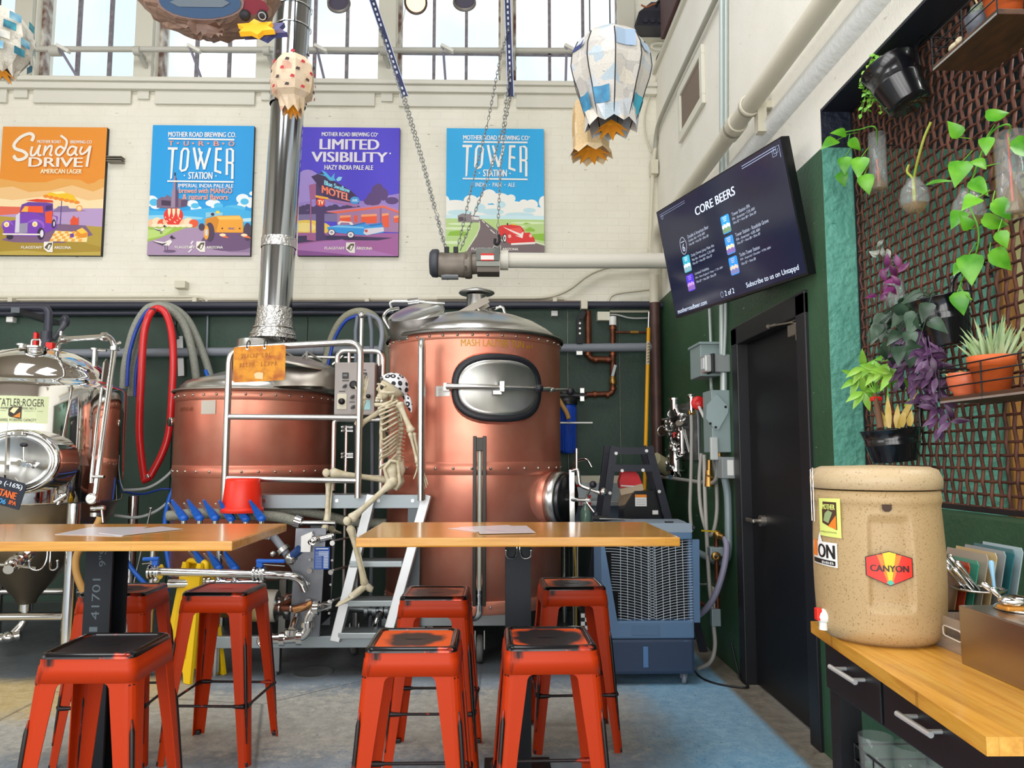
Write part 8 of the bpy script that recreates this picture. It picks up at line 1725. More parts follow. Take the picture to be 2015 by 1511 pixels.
# ================================================================ serving counter on the right
CZ = .92
c0,c1 = atz(1595,1222,CZ),atz(1940,1450,CZ)
ct = thing('serving_counter','black serving counter with yellow wooden top and two drawers','counter',(1.2,1.8,0))
G().prism([(c0.x,c0.y),(c1.x,c1.y),(XR-.005,c1.y-.01),(XR-.005,c0.y+.01)],(0,0,CZ-.032),X,Y_,.032).obj('wooden_top',grain('counter_wood','#ae7322','#cb9336','#dba94e','y',.3,.3),ct)
bk_ = mat('black_cabinet_paint','#17181c',.4); fx_ = c0.x+.03
G().box((fx_,c1.y+.03,.74),(XR-.03,c0.y-.04,CZ-.034),.004).obj('drawer_case',bk_,ct)
ym_ = atx(1748,1380,fx_).y
for ya,yb,hp in((ym_+.008,c0.y-.06,((1633,1312),(1683,1342))),(c1.y+.04,ym_-.008,((1765,1403),(1832,1447)))):
 dr = G().box((fx_-.016,ya,.752),(fx_+.004,yb,CZ-.045),.003).obj('drawer',bk_,ct)
 a,b = atx(*hp[0],fx_-.05),atx(*hp[1],fx_-.05); z = (a.z+b.z)/2; a.z = b.z = z; g = G(); g.cyl(a,b,.0065)
 for t_ in(.15,.85): p = a.lerp(b,t_); g.cyl(p,V((fx_-.016,p.y,z)),.005)
 g.obj('bar_handle',mat('bright_handle','#e2e2e0',.35,.6),dr)
for x in(fx_+.03,XR-.06):
 for y in(c1.y+.06,c0.y-.075): G().box((x-.03,y-.03,0),(x+.03,y+.03,.742)).obj('leg',bk_,ct)
G().box((fx_,c1.y+.03,.48),(XR-.03,c0.y-.04,.5)).obj('lower_shelf',bk_,ct)
wsb = thing('wire_basket','black wire basket of drinking glasses on the counter lower shelf','basket',(1.15,2.0,.5)); g = G(); bx0,bx1,by0,by1 = fx_+.02,1.5,1.45,2.12
for z in(.505,.545,.585,.625): g.tube([(bx0,by0,z),(bx1,by0,z),(bx1,by1,z),(bx0,by1,z)],.0035,n=5,closed=True)
for k in range(14): y = by0+(by1-by0)*k/13; g.tube([(bx0,y,.625),(bx0,y,.505),(bx1,y,.505)],.0025,n=4)
g.obj('basket_wire',blackiron,wsb)
gls = mat('clear_glass','#dfe8e6',.03,alpha=.1,coat=1,spec=1)
def glass_(x,y,z,lbl): return G().lathe([(.0005,0),(.03,0),(.038,.01),(.044,.155),(.041,.155),(.036,.014),(.0005,.012)],(x,y,z),n=24).obj('drinking_glass',gls,label=lbl,cat='glass',group='drinking glasses in the basket')
for x,y,lb in((1.005,2.07,'upturned far left drinking glass in the wire basket'),(1.06,2.0,'middle drinking glass in the wire basket'),(1.07,1.9,'drinking glass nearest the camera in the wire basket'),(1.16,2.03,'drinking glass behind the others in the wire basket')): glass_(x,y,.51,lb)
# ---- drinks cooler jug
JC,JR = V((1.034,2.075,CZ)),.162
jg = thing('drinks_cooler','beige speckled round drinks cooler with stickers on the wooden counter','drinks cooler',JC)
zt_ = at(1735,918,2.04).z-CZ; zs = at(1735,966,1.9).z-CZ
spk = mat('speckled_sand_plastic','#b0956b',.5,0,'#83693f',260,lo=.6,hi=.68,detail=2)
spl = mat('pale_speckled_lid','#bca581',.45,0,'#947c58',200,lo=.6,hi=.7,detail=2)
prof = [(.0005,.0),(.132,.0),(.146,.012)]+[(.157+.006*math.sin(math.pi*t),.03+(zs-.075)*t) for t in [i/30 for i in range(31)]]+[(.159,zs-.036),(.162,zs-.03),(.16,zs-.02),(.158,zs-.004),(.0005,zs-.004)]
n = 200; v = []; f = []; a0 = math.atan2(JC.x,JC.y)-.0
for(r,h) in prof:
 for k in range(n):
  a = 2*math.pi*k/n; da_ = (a-.19+math.pi)%(2*math.pi)-math.pi; w_ = .31+.08*(zs-h)
  q = r-(.013*min(1,max(0,(w_-abs(da_))*35)) if(.1<h<zs-.07 and r>.1) else 0); v.append(JC+V((math.sin(a-a0)*q,-math.cos(a-a0)*q,h)))
for i in range(len(prof)-1):
 for k in range(n): f.append((i*n+k,i*n+(k+1)%n,(i+1)*n+(k+1)%n,(i+1)*n+k))
G().add(v,f,True).obj('cooler_body',spk,jg)
G().lathe([(.158,zs),(.164,zs+.004),(.165,zt_-.03),(.155,zt_-.008),(.135,zt_),(.0005,zt_+.004)],JC,n=72).obj('cooler_lid',spl,jg)
def jp(a,z): return(a,z)
def sticker(name,ac_,zc,shapes,mats,off=.0):
 g = G()
 for j,(mi,P_) in enumerate(shapes):
  g.mat(mi); R_ = JR+.0025+.0006*j+off
  if isinstance(P_,tuple): i0 = len(g.v); g.text(P_[0],(0,0,0),X,Z,*P_[1:])
  else:
   i0 = len(g.v); bm = bmesh.new(); bm.faces.new([bm.verts.new((p[0],0,p[1])) for p in P_])
   for q in range(-10,11): bmesh.ops.bisect_plane(bm,geom=bm.verts[:]+bm.edges[:]+bm.faces[:],plane_co=(q*.006+.0013,0,0),plane_no=(1,0,0))
   bm.verts.index_update(); g.add([x.co.copy() for x in bm.verts],[[x.index for x in f_.verts] for f_ in bm.faces]); bm.free()
  for i in range(i0,len(g.v)): p = g.v[i]; a = ac_-a0+p.x/JR; g.v[i] = JC+V((math.sin(a)*R_,-math.cos(a)*R_,zc+p.z))
 return g.obj(name,mats,jg)
sr,sy_,so_,sk2,stl = mat('sticker_red','#df2a1c',.4),mat('sticker_yellow','#f4c41c',.4),mat('sticker_orange','#ef7a22',.4),mat('sticker_black','#1c1a1a',.4),mat('sticker_teal','#3fb59c',.4)
zc_ = at(1760,1120,1.9).z-CZ; hx_ = lambda s: [(0,.04*s),(.052*s,.024*s),(.052*s,-.02*s),(0,-.042*s),(-.052*s,-.02*s),(-.052*s,.024*s)]
sticker('hexagon_sticker',.16,zc_,[(3,hx_(1.05)),(0,hx_(1)),(2,[(-.028,.032),(.028,.032),(.006,-.036),(-.006,-.036)]),(1,[(-.015,.036),(0,.04),(.015,.036),(.004,-.03),(-.004,-.03)]),(4,[(0,-.028),(.009,-.036),(0,-.042),(-.009,-.036)]),(3,('CANYON',-.043,.043,-.009,.007,.04))],[sr,sy_,so_,sk2,stl])
zc_ = at(1628,1020,2.0).z-CZ
sticker('green_sticker',-.755,zc_,[(0,[(-.037,-.048),(.037,-.05),(.037,.052),(-.037,.05)]),(1,[(-.024,-.014),(.026,-.03),(.026,.042),(-.02,.042),(-.024,.02)]),(2,[(-.002,-.022),(.024,-.028),(.024,.008)]),(3,[(-.018,-.008),(.0,-.014),(.014,.015),(.0,.02),(-.012,.012)]),(0,('MOTHER',-.02,.022,.022,.036,.03)),(1,('building community',-.03,.026,-.04,-.034,0))],[mat('sticker_lime','#d8e07a',.45),mat('sticker_brown','#4a3020',.45),so_,mat('sticker_sage','#8fa070',.45)])
zc_ = at(1618,1092,2.0).z-CZ
sticker('white_sticker',-.93,zc_,[(0,[(-.05,-.03),(.052,-.033),(.052,.03),(.0,.03),(-.01,.055),(-.02,.03),(-.05,.028)]),(1,('ON',-.018,.044,-.012,.024,.06)),(1,[(-.045,-.027),(.046,-.029),(.046,-.017),(-.045,-.015)]),(2,[(-.045,-.01),(-.022,-.01),(-.022,.035),(-.04,.03)]),(0,('BBB',.0,.042,-.026,-.02,.02))],[white,sk2,so_],.0008)
zc_ = at(1762,1000,1.9).z-CZ; sticker('vent_slot',.16,zc_,[(0,[(-.011,.008),(.011,.008),(.011,-.004),(.005,-.01),(-.005,-.01),(-.011,-.004)])],[mat('slot_brown','#3a2618',.7)])
p = JC+V((math.sin(-1.02-a0),-math.cos(-1.02-a0),0))*.14; p.z = at(1612,1214,2.05).z; d_ = (p-V((JC.x,JC.y,p.z))).normalized()
tp_ = G().cyl(p-d_*.01,p+d_*.02,.013).ball(p+d_*.02,.02).cyl(p+d_*.02,p+d_*.022-Z*.035,.011).obj('spigot',white,jg); G().box(p+d_*.034+V((-.008,-.01,-.01)),p+d_*.034+V((.006,.01,.022)),.003).obj('spigot_button',sr,tp_)
for aa,nm in((-1.25,'lid_latch'),):
 q = V((math.sin(aa-a0),-math.cos(aa-a0),0)); g = G(); b_ = JC+q*.164; t2 = V((q.y,-q.x,0))*.012
 g.tube([b_+Z*(zs-.09)+t2,b_+Z*(zs+.05)+t2,b_+Z*(zs+.055)-t2,b_+Z*(zs-.09)-t2],.002,n=6); g.obj(nm,chrome,jg)
 # ---- menu sleeves, clear bin, cutlery box
for k,(col,lb) in enumerate((('#8a6b4c','brown'),('#b5452c','red edged'),('#3f9a80','teal'),('#a79c8c','pale clear'),('#c2ab7c','cream'),('#8f9698','grey clear'),('#2f6a70','dark teal'),('#9fb4ba','rearmost pale blue'))):
 x = 1.205+.026*k; zt2 = 1.12+.004*k-(.012 if k<3 else 0); g = G(); g.prism([(2.05+.004*k,0),(2.25,0),(2.25,zt2-CZ),(2.06+.004*k,zt2-CZ),(2.05+.004*k,zt2-CZ-.012)],(x,0,CZ+.002),Y_,V((.22,0,1)),.003)
 g.obj('menu_sleeve',mat('sleeve_%d'%k,col,.2,coat=.6),label='%s plastic menu sleeve, %s from the front of the rack behind the cooler'%(lb,('first','second','third','fourth','fifth','sixth','seventh','eighth')[k]),cat='menu',group='menu sleeves behind the drinks cooler')
g = G()
for z in(CZ+.006,CZ+.07): g.tube([(1.19,2.043,z),(1.46,2.043,z),(1.46,2.257,z),(1.19,2.257,z)],.003,n=5,closed=True)
for x in(1.19,1.28,1.37,1.46): g.cyl((x,2.043,CZ),(x,2.043,CZ+.07),.003,n=5)
g.obj('menu_rack',blackiron,label='black wire rack holding the menu sleeves',cat='rack')
k0 = atz(1892,1305,CZ); kt = at(1885,1190,k0.y).z; kb_ = thing('cutlery_box','brushed steel cutlery box on the wooden counter','cutlery box',(k0.x+.2,k0.y-.2,CZ))
sx0,sx1,sy1,sy0 = k0.x,1.5,k0.y,c1.y-.0+.02
G().box((sx0,sy0,CZ),(sx1,sy1,kt),.003).obj('steel_case',mat('dark_brushed_steel','#a79c90',.3,1),kb_)
ins = []
for px,py in((1925,1160),(2020,1200)):
 q = atz(px,py,kt); ins.append(q); G().lathe([(.052,.0005),(.064,.0005),(.066,.004),(.062,.006),(.055,.004),(.052,.0005)],q,n=32).obj('insert_rim',chrome,kb_); G().lathe([(.052,.001),(.0005,.001)],q,n=24).obj('insert_hole',mat('insert_dark','#1c1a1a',.5,.5),kb_)
def cut(q,dx,dy,ln,dr_,m,nm,lb,wd=.009):
 a = q+V((dx,dy,.002)); d = V(dr_).normalized(); b = a+d*ln; s_ = d.cross(Y_).normalized()
 t = thing(nm,lb,'cutlery',a,'cutlery in the steel box'); G().tube([a,a+d*ln*.4,a+d*ln*.8,b-d*.004,b],[.004,.0045,wd*.85,wd*.8,.003],n=8).obj('handle',m,t); return t
for i,(ii,dx,dy,ln,d) in enumerate(((0,-.035,.0,.075,(-.55,.2,.8)),(0,-.03,-.02,.07,(-.5,.2,.75)),(0,-.015,.01,.13,(-.55,.25,.8)),(0,-.01,-.02,.09,(-.5,.1,.7)),(0,.0,.02,.1,(-.45,.2,.75)),(0,.03,-.02,.075,(.0,.1,1)),(1,-.03,.01,.06,(-.6,.1,.7)),(1,-.01,.03,.08,(-.7,.2,.6)))):
 pos = ('lowest at the left','second from the left','longest','short middle','dark shadowed','blue tipped upright','front right','rear right')[i]
 cut(ins[ii],dx,dy,ln,d,mat('blue_cutlery','#8fc0de',.3) if i==5 else chrome,'fork' if i in(0,1) else 'spoon' if i in(6,7) else 'knife',pos+' piece of cutlery standing in the steel box')
q = ins[1]+V((-.04,-.02,.012)); sc_ = thing('serving_scoop','steel scoop with an amber worn patch lying over the cutlery','scoop',q); G().ball(q+Z*.012,.028,sc3=(1.3,.9,.5)).obj('scoop_bowl',chrome,sc_); G().box(q+V((-.03,-.02,-.008)),q+V((.02,.02,.002)),.004).obj('amber_patch',mat('amber_patch','#c98a3a',.4,.3),sc_)
acr = mat('clear_acrylic','#b8a898',.06,alpha=.38,coat=1); b0_ = atz(1840,1268,CZ); bt_ = at(1830,1204,b0_.y).z; yb_ = sy1+.012
ab = thing('clear_bin','clear acrylic bin with oval grip hole between cooler and cutlery box','bin',(b0_.x+.1,b0_.y-.04,CZ))
if b0_.y-yb_<.06: yb_ = b0_.y-.1
zz = lambda t: CZ+(bt_-CZ)*t; ylen = b0_.y-yb_; x_ = b0_.x
g = G()
for a,b in(((0,0),(1,.38)),((0,.72),(1,1)),((0,.38),(.25,.72)),((.72,.38),(1,.72))): g.box((x_,b0_.y-ylen*b[0],zz(a[1])),(x_+.003,b0_.y-ylen*a[0],zz(b[1])))
g.obj('front_wall',acr,ab); G().box((x_+.003,yb_,CZ),(x_+.16,b0_.y,CZ+.003)).obj('bin_floor',acr,ab); G().box((x_+.003,b0_.y-.003,CZ+.003),(x_+.16,b0_.y,bt_)).obj('side_wall',acr,ab)
g = G(); ya,yb2 = b0_.y-ylen*.25,b0_.y-ylen*.72; g.tube(bend([(x_-.001,ya,zz(.55)),(x_-.001,ya,zz(.72)),(x_-.001,yb2,zz(.7)),(x_-.001,yb2,zz(.38)),(x_-.001,ya,zz(.42)),(x_-.001,ya,zz(.55))],.012),.002,n=5); g.obj('grip_edge',mat('acrylic_edge','#d9cfc4',.2),ab)
# ================================================================ woven wire screen with plants
XM = XR+WT+.02; rust = mat('rusty_wire','#4a2a22',.6,.3,'#6d4232',14)
ms = thing('wire_screen','rusty woven wire screen filling the opening in the right wall','screen',(XM,2.5,ZS)); PT = .0455; y0,y1 = 1.35,YO-.01; z0,z1 = ZS+.02,ZO-.02
ny,nz = int((y1-y0)/PT),int((z1-z0)/PT); g = G()
for i in range(ny+1):
 y = y1-i*PT; g.tube([V((XM+(.006 if(i+j//2)%2 else -.006)*(j%2==0),y+(.004 if(j//2+i)%2 else -.004)*(j%2==0),z0+j*PT/2)) for j in range(2*nz+1)],.0068,n=5)
for k in range(nz+1):
 z = z0+k*PT; g.tube([V((XM-(.006 if(i//2+k)%2 else -.006)*(i%2==0),y1-i*PT/2,z)) for i in range(2*ny+1)],.0055,n=5)
g.obj('woven_wire',rust,ms)
g = G(); g.box((XM-.012,y0-.02,z1),(XM+.012,y1+.005,z1+.018)); g.box((XM-.012,y0-.02,ZS+.002),(XM+.012,y1+.005,z0)); g.box((XM-.012,y1-.002,ZS),(XM+.012,y1+.009,z1+.018)); g.obj('screen_frame',mat('screen_frame_dark','#2b2528',.5,.3),ms)
leafc = {}
def leafm(n_,a,b): return mat('leaf_'+n_,a,.38,0,b,9,lo=.4,hi=.62)
Lp,Ld,Lpu,Lb,Lg,Ly = leafm('pothos','#43901a','#74bb30'),leafm('dark','#1f3524','#45604a'),leafm('purple','#3a1b3a','#6f4c74'),leafm('bright','#6fb534','#9ccb4c'),leafm('grass','#7f9c62','#a9b98a'),leafm('yellowed','#c9a64a','#e0c878')
def leaf(g,p,d,L_,W_,nrm=(-.5,-.8,.3),kind='oval',fold=.15):
 p = V(p); d = V(d).normalized(); s_ = d.cross(V(nrm)).normalized(); n_ = s_.cross(d); w_ = {'oval':(0,.5,.9,1,.8,.45,0),'heart':(.35,.95,1,.85,.6,.3,0),'blade':(.5,.8,1,.95,.75,.4,0)}[kind]
 v = []; m = len(w_)
 for i,q in enumerate(w_): c = p+d*(L_*i/(m-1))-n_*(L_*.35*(i/(m-1))**2)-(d*L_*.1 if kind=='heart' and i==0 else V((0,0,0)))*0; v += [c+s_*W_/2*q+n_*fold*W_*q,c,c-s_*W_/2*q+n_*fold*W_*q]
 g.add(v,[(3*i+a,3*i+a+1,3*i+a+4,3*i+a+3) for i in range(m-1) for a in(0,1)],True)
potb = mat('gloss_black_bucket','#101116',.22,coat=.4)
def bucket(px,py,ax,h,r,lbl):
 c = atx(px,py,XM-.13); ax = V(ax).normalized(); b_ = c-ax*h/2; t = thing('hanging_bucket_pot',lbl,'plant pot',b_,'black bucket pots hooked on the wire screen')
 G().lathe([(.0005,0),(r*.72,0),(r*.74,.006),(r*.87,h*.52),(r*.9,h*.55),(r*.87,h*.58),(r*.91,h*.63),(r*.88,h*.66),(r*.99,h*.98),(r*1.03,h),(r*.96,h),(r*.85,h*.85),(.0005,h*.85)],b_,ax,n=36).obj('bucket',potb,t)
 tp = b_+ax*h; hk = V((XM,tp.y-.03,tp.z+.1))
 for dy in(-.05,.05): g = G(); q = tp+V((r*.8,dy,0)); g.tube(bend([q-ax*.03,q+Z*.07,V((XM-.02,q.y,q.z+.12)),V((XM+.015,q.y,q.z+.1)),V((XM+.015,q.y,q.z+.06))],.04),.008,n=6); g.obj('hook',potb,t)
 return t,tp
def plant(name,lbl,base): return thing(name,lbl,'plant',base)
R_ = random.Random(4)
# top bucket with trailing vine
t,tp = bucket(1768,168,(-.3,.25,1),.19,.105,'upper black bucket pot with a trailing vine, hung on the screen')
pv = plant('trailing_vine','fine light green trailing vine spilling from the upper black bucket',tp); g = G(); g2 = G()
for s in range(26):
 e = atx(1690+R_.random()*60,130+R_.random()*95,XM-.2+R_.random()*.1); st = tp+V((R_.uniform(-.06,.04),R_.uniform(-.05,.05),-.01)); P_ = spline([st,st.lerp(e,.45)+Z*.05,e],6); g2.tube(P_,.0016,n=4)
 for q in P_[2:]: leaf(g,q,(R_.uniform(-1,1),R_.uniform(-1,.2),R_.uniform(-.8,.3)),.022,.016)
g.obj('foliage',Lb,pv); g2.obj('stems',Lb,pv)
# middle bucket with dark leaves and purple trailers
t,tp = bucket(1858,632,(-.16,0,1),.175,.095,'middle black bucket pot with dark leaved plants, hung on the screen')
pd_ = plant('dark_leaf_plant','dark green silvery leaved plant hanging from the middle black bucket',tp); g = G(); g2 = G()
for s in range(46):
 e = atx(1722+R_.random()*115,575+R_.random()*125,XM-.26+R_.random()*.14); g2.tube(spline([tp,tp.lerp(e,.5)+Z*.03,e],4),.0018,n=4); leaf(g,e,(R_.uniform(-1,.5),R_.uniform(-.6,.6),R_.uniform(-1,-.1)),.075,.052,(-.5,-.85,.5),'heart')
g.obj('foliage',Ld,pd_); g2.obj('stems',Ld,pd_)
pp2 = plant('purple_trailing_plant','purple striped trailing plant falling below the dark leaves',tp); g = G(); g2 = G()
for ex,ey in((1745,720),(1775,745),(1800,760),(1835,745),(1815,790),(1845,800),(1870,830),(1850,840),(1790,700),(1850,715),(1760,700),(1830,700)):
 e = atx(ex,ey,XM-.15); P_ = spline([tp+V((-.06,0,0)),tp.lerp(e,.5)+V((-.04,0,-.03)),e],6); g2.tube(P_,.002,n=4)
 for q in P_[5:]:
  for _ in(0,1): leaf(g,q,(R_.uniform(-1,1),R_.uniform(-.8,.5),R_.uniform(-1,.2)),.06,.022)
g.obj('foliage',Lpu,pp2); g2.obj('stems',Lpu,pp2)
pq = atx(1760,600,XM-.06); px_ = plant('purple_leaf_plant','magenta leaved plant in a clear jar left of the middle bucket',pq); g = G(); G().lathe([(.0005,0),(.04,0),(.045,.03),(.04,.1),(.038,.1),(.042,.03),(.0005,.004)],pq,n=20).obj('jar',gls,px_)
for s in range(13): e = atx(1715+R_.random()*62,520+R_.random()*75,XM-.12); leaf(g,e,(R_.uniform(-1,1),-.2,R_.uniform(-1,.6)),.055,.026)
g.obj('foliage',leafm('magenta','#5f1a50','#8d3a78'),px_); g = G()
for s in range(8): e = atx(1708+R_.random()*45,482+R_.random()*40,XM-.08); leaf(g,e,(R_.uniform(-1,1),-.2,R_.uniform(-.7,.7)),.04,.02)
g.obj('silver_leaves',leafm('silver','#3d4a3c','#c8ccc0'),px_); G().tube(spline([pq+Z*.1,atx(1745,545,XM-.05),atx(1735,500,XM-.05)],5),.002,n=4).obj('stems',Ld,px_)
# lower bucket with small tree and yellow stalks
t,tp = bucket(1757,876,(-.1,0,1),.13,.115,'lower black bucket pot behind the drinks cooler, hung on the screen')
pt = plant('money_tree','small bright green palm leaved plant in the lower black bucket',tp); a = tp+V((-.04,0,0)); e = atx(1722,775,XM-.15); G().tube([a,a.lerp(e,.5),e],[.014,.012,.008],n=8).obj('trunk',mat('brown_trunk','#6d4a36',.8),pt); g = G(); g2 = G()
for cx,cy in((1700,722),(1730,730),(1745,715),(1690,745),(1720,708),(1755,735),(1700,770)):
 h_ = atx(cx,cy,XM-.17); g2.tube([e,e.lerp(h_,.5)+Z*.02,h_],.0022,n=4)
 for k in range(6): leaf(g,h_,(math.cos(k*1.05+cx),-.2,math.sin(k*1.05)*.6-.35),.085,.03)
g.obj('foliage',Lb,pt); g2.obj('stems',Lb,pt); G().box(e+V((-.02,-.02,-.03)),e+V((.02,.01,-.012)),.004).obj('red_tie',redp,pt)
py_ = plant('yellowing_stalks','yellowed leafy stalks rising from the lower black bucket',tp); g = G()
for bx_,by_,ex,ey in((1745,840,1718,788),(1750,842,1745,780),(1765,842,1765,800),(1768,842,1790,785),(1775,840,1778,808),(1790,838,1792,812)):
 a = atx(bx_,by_,XM-.15); e = atx(ex,ey,XM-.16); leaf(g,a,e-a,(e-a).length*1.05,.024,kind='blade')
g.obj('foliage',Ly,py_); g = G(); a = atx(1748,835,XM-.14); leaf(g,a,atx(1744,745,XM-.14)-a,.17,.012,kind='blade'); a = atx(1780,800,XM-.14); leaf(g,a,atx(1800,770,XM-.14)-a,.07,.012,kind='blade'); g.obj('green_shoot',Lb,py_)
# glass vases with cuttings
wat = mat('amber_water','#c9a23c',.05,trans=.85,ior=1.2); rootm = mat('roots_tan','#b08a4a',.7)
def vase(lbl,px,py,prof,wl,nm='glass_vase'):
 c = atx(px,py,XM-.075); t = thing(nm,lbl,'vase',c,'glass vases on the wire screen'); G().lathe(prof+[(max(.0006,r-.003),max(h,.004)) for r,h in prof[::-1]],c,n=28).obj('glass_wall',gls,t)
 G().lathe([(.0005,.005)]+[(r-.005,max(h,.005)) for r,h in prof if h<wl and r>.01]+[(.0005,wl)],c,n=24).obj('water',wat,t); g = G()
 for k in range(14): a = R_.random()*6.3; g.tube([c+V((0,0,wl+.02)),c+V((math.cos(a)*.01,math.sin(a)*.01,wl*.6)),c+V((math.cos(a)*.02,math.sin(a)*.02,wl*.15+.006))],.0016,n=4)
 g.obj('roots',rootm,t); q = V((XM,c.y,c.z+prof[-1][1]*.8)); G().tube([c+V((prof[-1][0],0,prof[-1][1]*.8)),q],.003,n=5).obj('wire_hook',blackiron,t); return c,t
v1,t1 = vase('tall tube vase with green cutting, left side of the screen',1730,374,[(.0005,0),(.036,0),(.037,.01),(.037,.25)],.09)
G().cyl(v1+V((-.012,-.02,.03)),v1+V((-.012,-.02,.13)),.003,n=6).obj('red_thermometer',mat('red_orange_line','#e0503a',.4),t1)
v2_,t2_ = vase('round bulb vase with a single stalk beside the tall tube vase',1801,420,[(.0005,0),(.03,.004),(.052,.035),(.056,.06),(.048,.1),(.03,.125),(.026,.14)],.045)
v3,t3_ = vase('round bulb vase half hidden by the heart shaped leaves',1908,450,[(.0005,0),(.03,.004),(.052,.035),(.056,.06),(.048,.1),(.03,.125),(.026,.14)],.04)
v4,t4_ = vase('large tube vase at the right edge of the picture',1996,425,[(.0005,0),(.046,0),(.047,.01),(.047,.27)],.13); G().cyl(v4+V((-.02,-.025,.04)),v4+V((-.022,-.025,.26)),.003,n=6).obj('red_thermometer',mat('red_orange_line','#e0503a',.4),t4_)
def vine(lbl,base,leaves,size,st):
 t = plant('heart_leaf_vine',lbl,base); t['group'] = 'heart leaved vines in the glass vases'; g = G(); g2 = G(); prev = V(base)
 g2.tube(spline([V(base)]+[atx(x,y,XM-.13) for x,y in st],5),.0032,n=5)
 for lx,ly,dx,dz,k in leaves: p = atx(lx-dx*14,ly+dz*-14,XM-.15); d = V((dx,-.25,dz)); g2.tube([p,p-d*.03+V((.03,.0,.02))],.002,n=4); leaf(g,p,d,size*k,size*.8*k,(-.45,-.85,.35),'heart')
 g.obj('foliage',Lp,t); g2.obj('stems',Lp,t)
vine('heart leaved vine reaching left out of the tall tube vase',v1+Z*.2,((1635,272,-.8,-.3,1),(1660,295,-.2,-1,.9),(1652,268,-.9,.2,.8),(1690,297,-.3,-.9,1.1),(1656,325,.2,-1,.8),(1702,330,.1,-1,1),(1678,270,.6,-.5,.8)),.085,((1722,250),(1690,255),(1650,262)))
vine('long heart leaved vine climbing down from the large tube vase',v4+Z*.26,((1950,240,.6,.3,1),(1938,258,-.2,-.9,.8),(1888,308,-.4,-.7,1.3),(1880,280,-.5,.7,.9),(1912,352,.2,-.3,1),(1915,385,-.6,-.3,1),(1885,408,-.6,-.6,1),(1960,388,.5,-.6,1.1),(1945,442,.9,.1,1.2),(1902,458,-.4,.5,.8),(1905,490,-.1,-.8,1.4),(1955,490,.6,-.5,1.2),(1885,515,-.5,-.4,.7),(1885,562,.1,-.9,1.1),(2000,282,.9,-.3,1.3),(1968,445,.3,-.8,.8),(1930,330,-.7,.2,.8)),.072,((1985,245),(1950,262),(1925,320),(1905,390),(1925,450),(1920,500),(1890,560),(1912,590)))
ps = plant('stalk_cutting','single green and yellow stalk standing in the round bulb vase',v2_); g = G()
for ex,ey in((1832,240),(1788,325)): a = v2_+Z*.02; e = atx(ex,ey,XM-.075); g.tube(spline([a,v2_+Z*.13,v2_.lerp(e,.7)+V((-.012,0,.03)),e],5),.005,n=6)
g.obj('stalk',leafm('stalk','#9fae3c','#c9c860'),ps); g = G(); a = atx(1822,365,XM-.09); leaf(g,a,atx(1870,335,XM-.1)-a,.13,.02,kind='blade'); g.obj('leaf',Lp,ps)
# wire shelves with terracotta pots
terra = mat('terracotta','#d9662c',.6,0,'#c4571f',9)
def shelf(lbl,xf,ya,yb,z,rail):
 t = thing('wire_shelf',lbl,'shelf',(XM-.1,(ya+yb)/2,z-.018),'wire railed shelves on the screen'); G().box((xf,ya,z-.018),(XM-.016,yb,z),.002).obj('shelf_board',mat('shelf_brown_wood','#5d3a22',.5,0,'#3c2618',9,stretch=(4,1,4)),t); g = G()
 for k in(1,2,3): h = rail*k/3; g.tube([(XM-.012,yb,z+h),(xf,yb,z+h),(xf,ya,z+h),(XM-.012,ya,z+h)],.0026,n=5)
 for y in(yb,(ya+yb)/2,ya): g.cyl((xf,y,z-.018),(xf,y,z+rail),.0026,n=5)
 g.obj('wire_rail',blackiron,t); G().box((xf-.002,ya,z-.019),(xf,yb,z-.012)).obj('edge_strip',steel,t); return t
xs1 = 1.52; f1,n1_ = atx(1850,783,xs1),atx(2032,757,xs1); shelf('lower wire railed wooden shelf with terracotta pots',xs1,n1_.y,f1.y,f1.z,.1)
def pot(lbl,x,y,z,prof,m,nm='terracotta_pot'): return G().lathe(prof,(x,y,z),n=36).obj(nm,m,label=lbl,cat='plant pot',group='pots on the wire shelves')
yb1 = 1500*1.6/(1922-975); pb = (1.585,yb1-.005,f1.z+.001); pot('small round orange bowl pot on the lower wire shelf',*pb,[(.0005,0),(.036,0),(.036,.012),(.05,.03),(.055,.06),(.053,.08),(.048,.08),(.048,.065),(.0005,.06)],mat('glazed_orange','#e2744c',.35))
sp1 = plant('dried_succulent','yellow withered succulent in the small orange bowl',V(pb)+Z*.065); g = G()
for k in range(8): leaf(g,V(pb)+V((.03*math.cos(k),.03*math.sin(k),.066)),(math.cos(k),math.sin(k),.5),.03,.02)
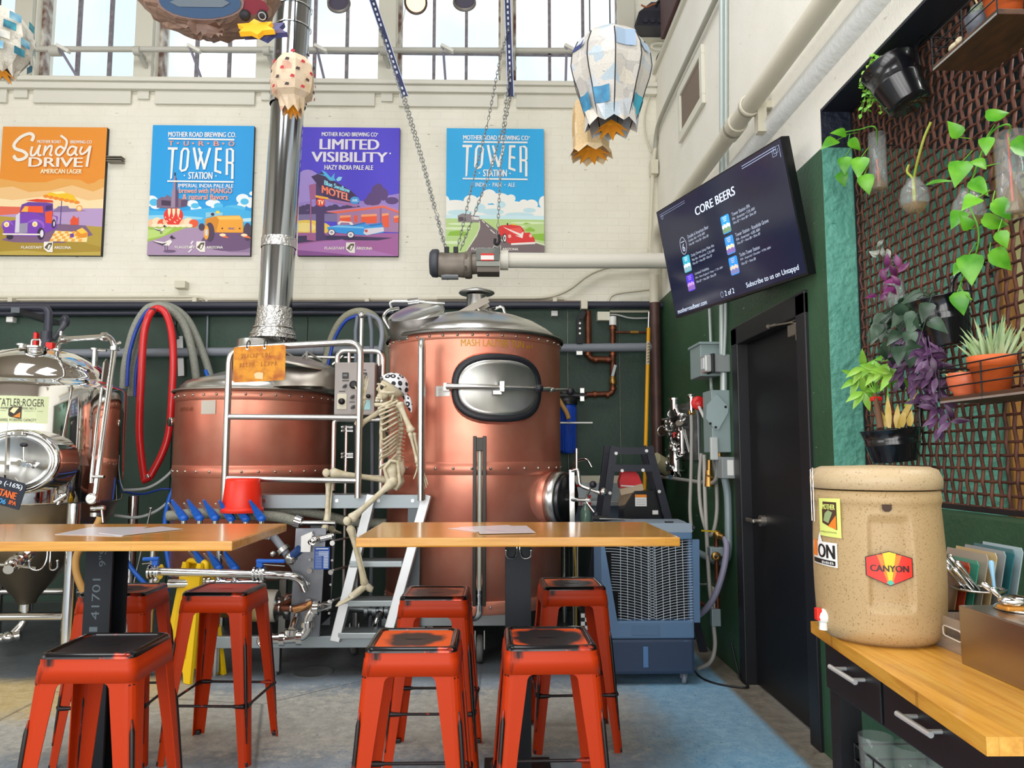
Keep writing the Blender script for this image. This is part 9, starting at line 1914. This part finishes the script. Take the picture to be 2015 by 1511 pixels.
g.obj('foliage',Ly,sp1)
pb2 = (1.59,pb[1]-.135,f1.z+.001); pot('larger terracotta pot with spiky grass on the lower wire shelf',*pb2,[(.0005,0),(.046,0),(.062,.085),(.068,.085),(.07,.12),(.063,.12),(.06,.1),(.0005,.1)],terra)
gr = plant('grass_plant','spiky grey green grass like plant in the larger terracotta pot',V(pb2)+Z*.1); g = G()
for k in range(90): a = R_.random()*6.3; r = R_.random()*.05; p = V(pb2)+V((r*math.cos(a),r*math.sin(a),.1)); leaf(g,p,(math.cos(a)*.5+R_.uniform(-.3,.3),math.sin(a)*.5,1),R_.uniform(.07,.15),.009,kind='blade')
g.obj('foliage',Lg,gr)
xs2 = 1.5; f2,n2_ = atx(1836,133,xs2),atx(1962,12,xs2); shelf('upper wire railed shelf seen from below at the top right',xs2,n2_.y,f2.y,(f2.z+n2_.z)/2,.1); zz2 = (f2.z+n2_.z)/2+.001
pb3 = (1.56,f2.y-.17,zz2); pot('grey pot with cactus on the upper wire shelf',*pb3,[(.0005,0),(.034,0),(.045,.075),(.04,.075),(.0005,.065)],mat('slate_pot','#5d626c',.5),'grey_pot'); cac = plant('small_cactus','small round grey green cactus in the grey pot',V(pb3)+Z*.07); G().ball(V(pb3)+Z*.085,.034,14).obj('cactus_body',mat('cactus_green','#5d7058',.7,0,'#8d9a84',60,bump=.8,bscale=120),cac); G().cyl(V(pb3)+V((0,0,.1)),V(pb3)+V((-.02,.02,.2)),.003,n=5).obj('stick',mat('pale_stick','#d9b98a',.6),cac)
pot('orange terracotta pot at the near end of the upper wire shelf',1.565,f2.y-.275,zz2,[(.0005,0),(.045,0),(.058,.1),(.064,.1),(.064,.13),(.057,.13),(.0005,.11)],terra)
st_ = V((1.515,f2.y-.1,zz2)); G().ball(st_+Z*.012,.02,sc3=(.7,1.4,.6)).ball(st_+V((0,-.03,.014)),.014).obj('pale_stone',mat('cream_stone','#d6c9a8',.6),label='cream bone shaped stone on the edge of the upper wire shelf',cat='stone')
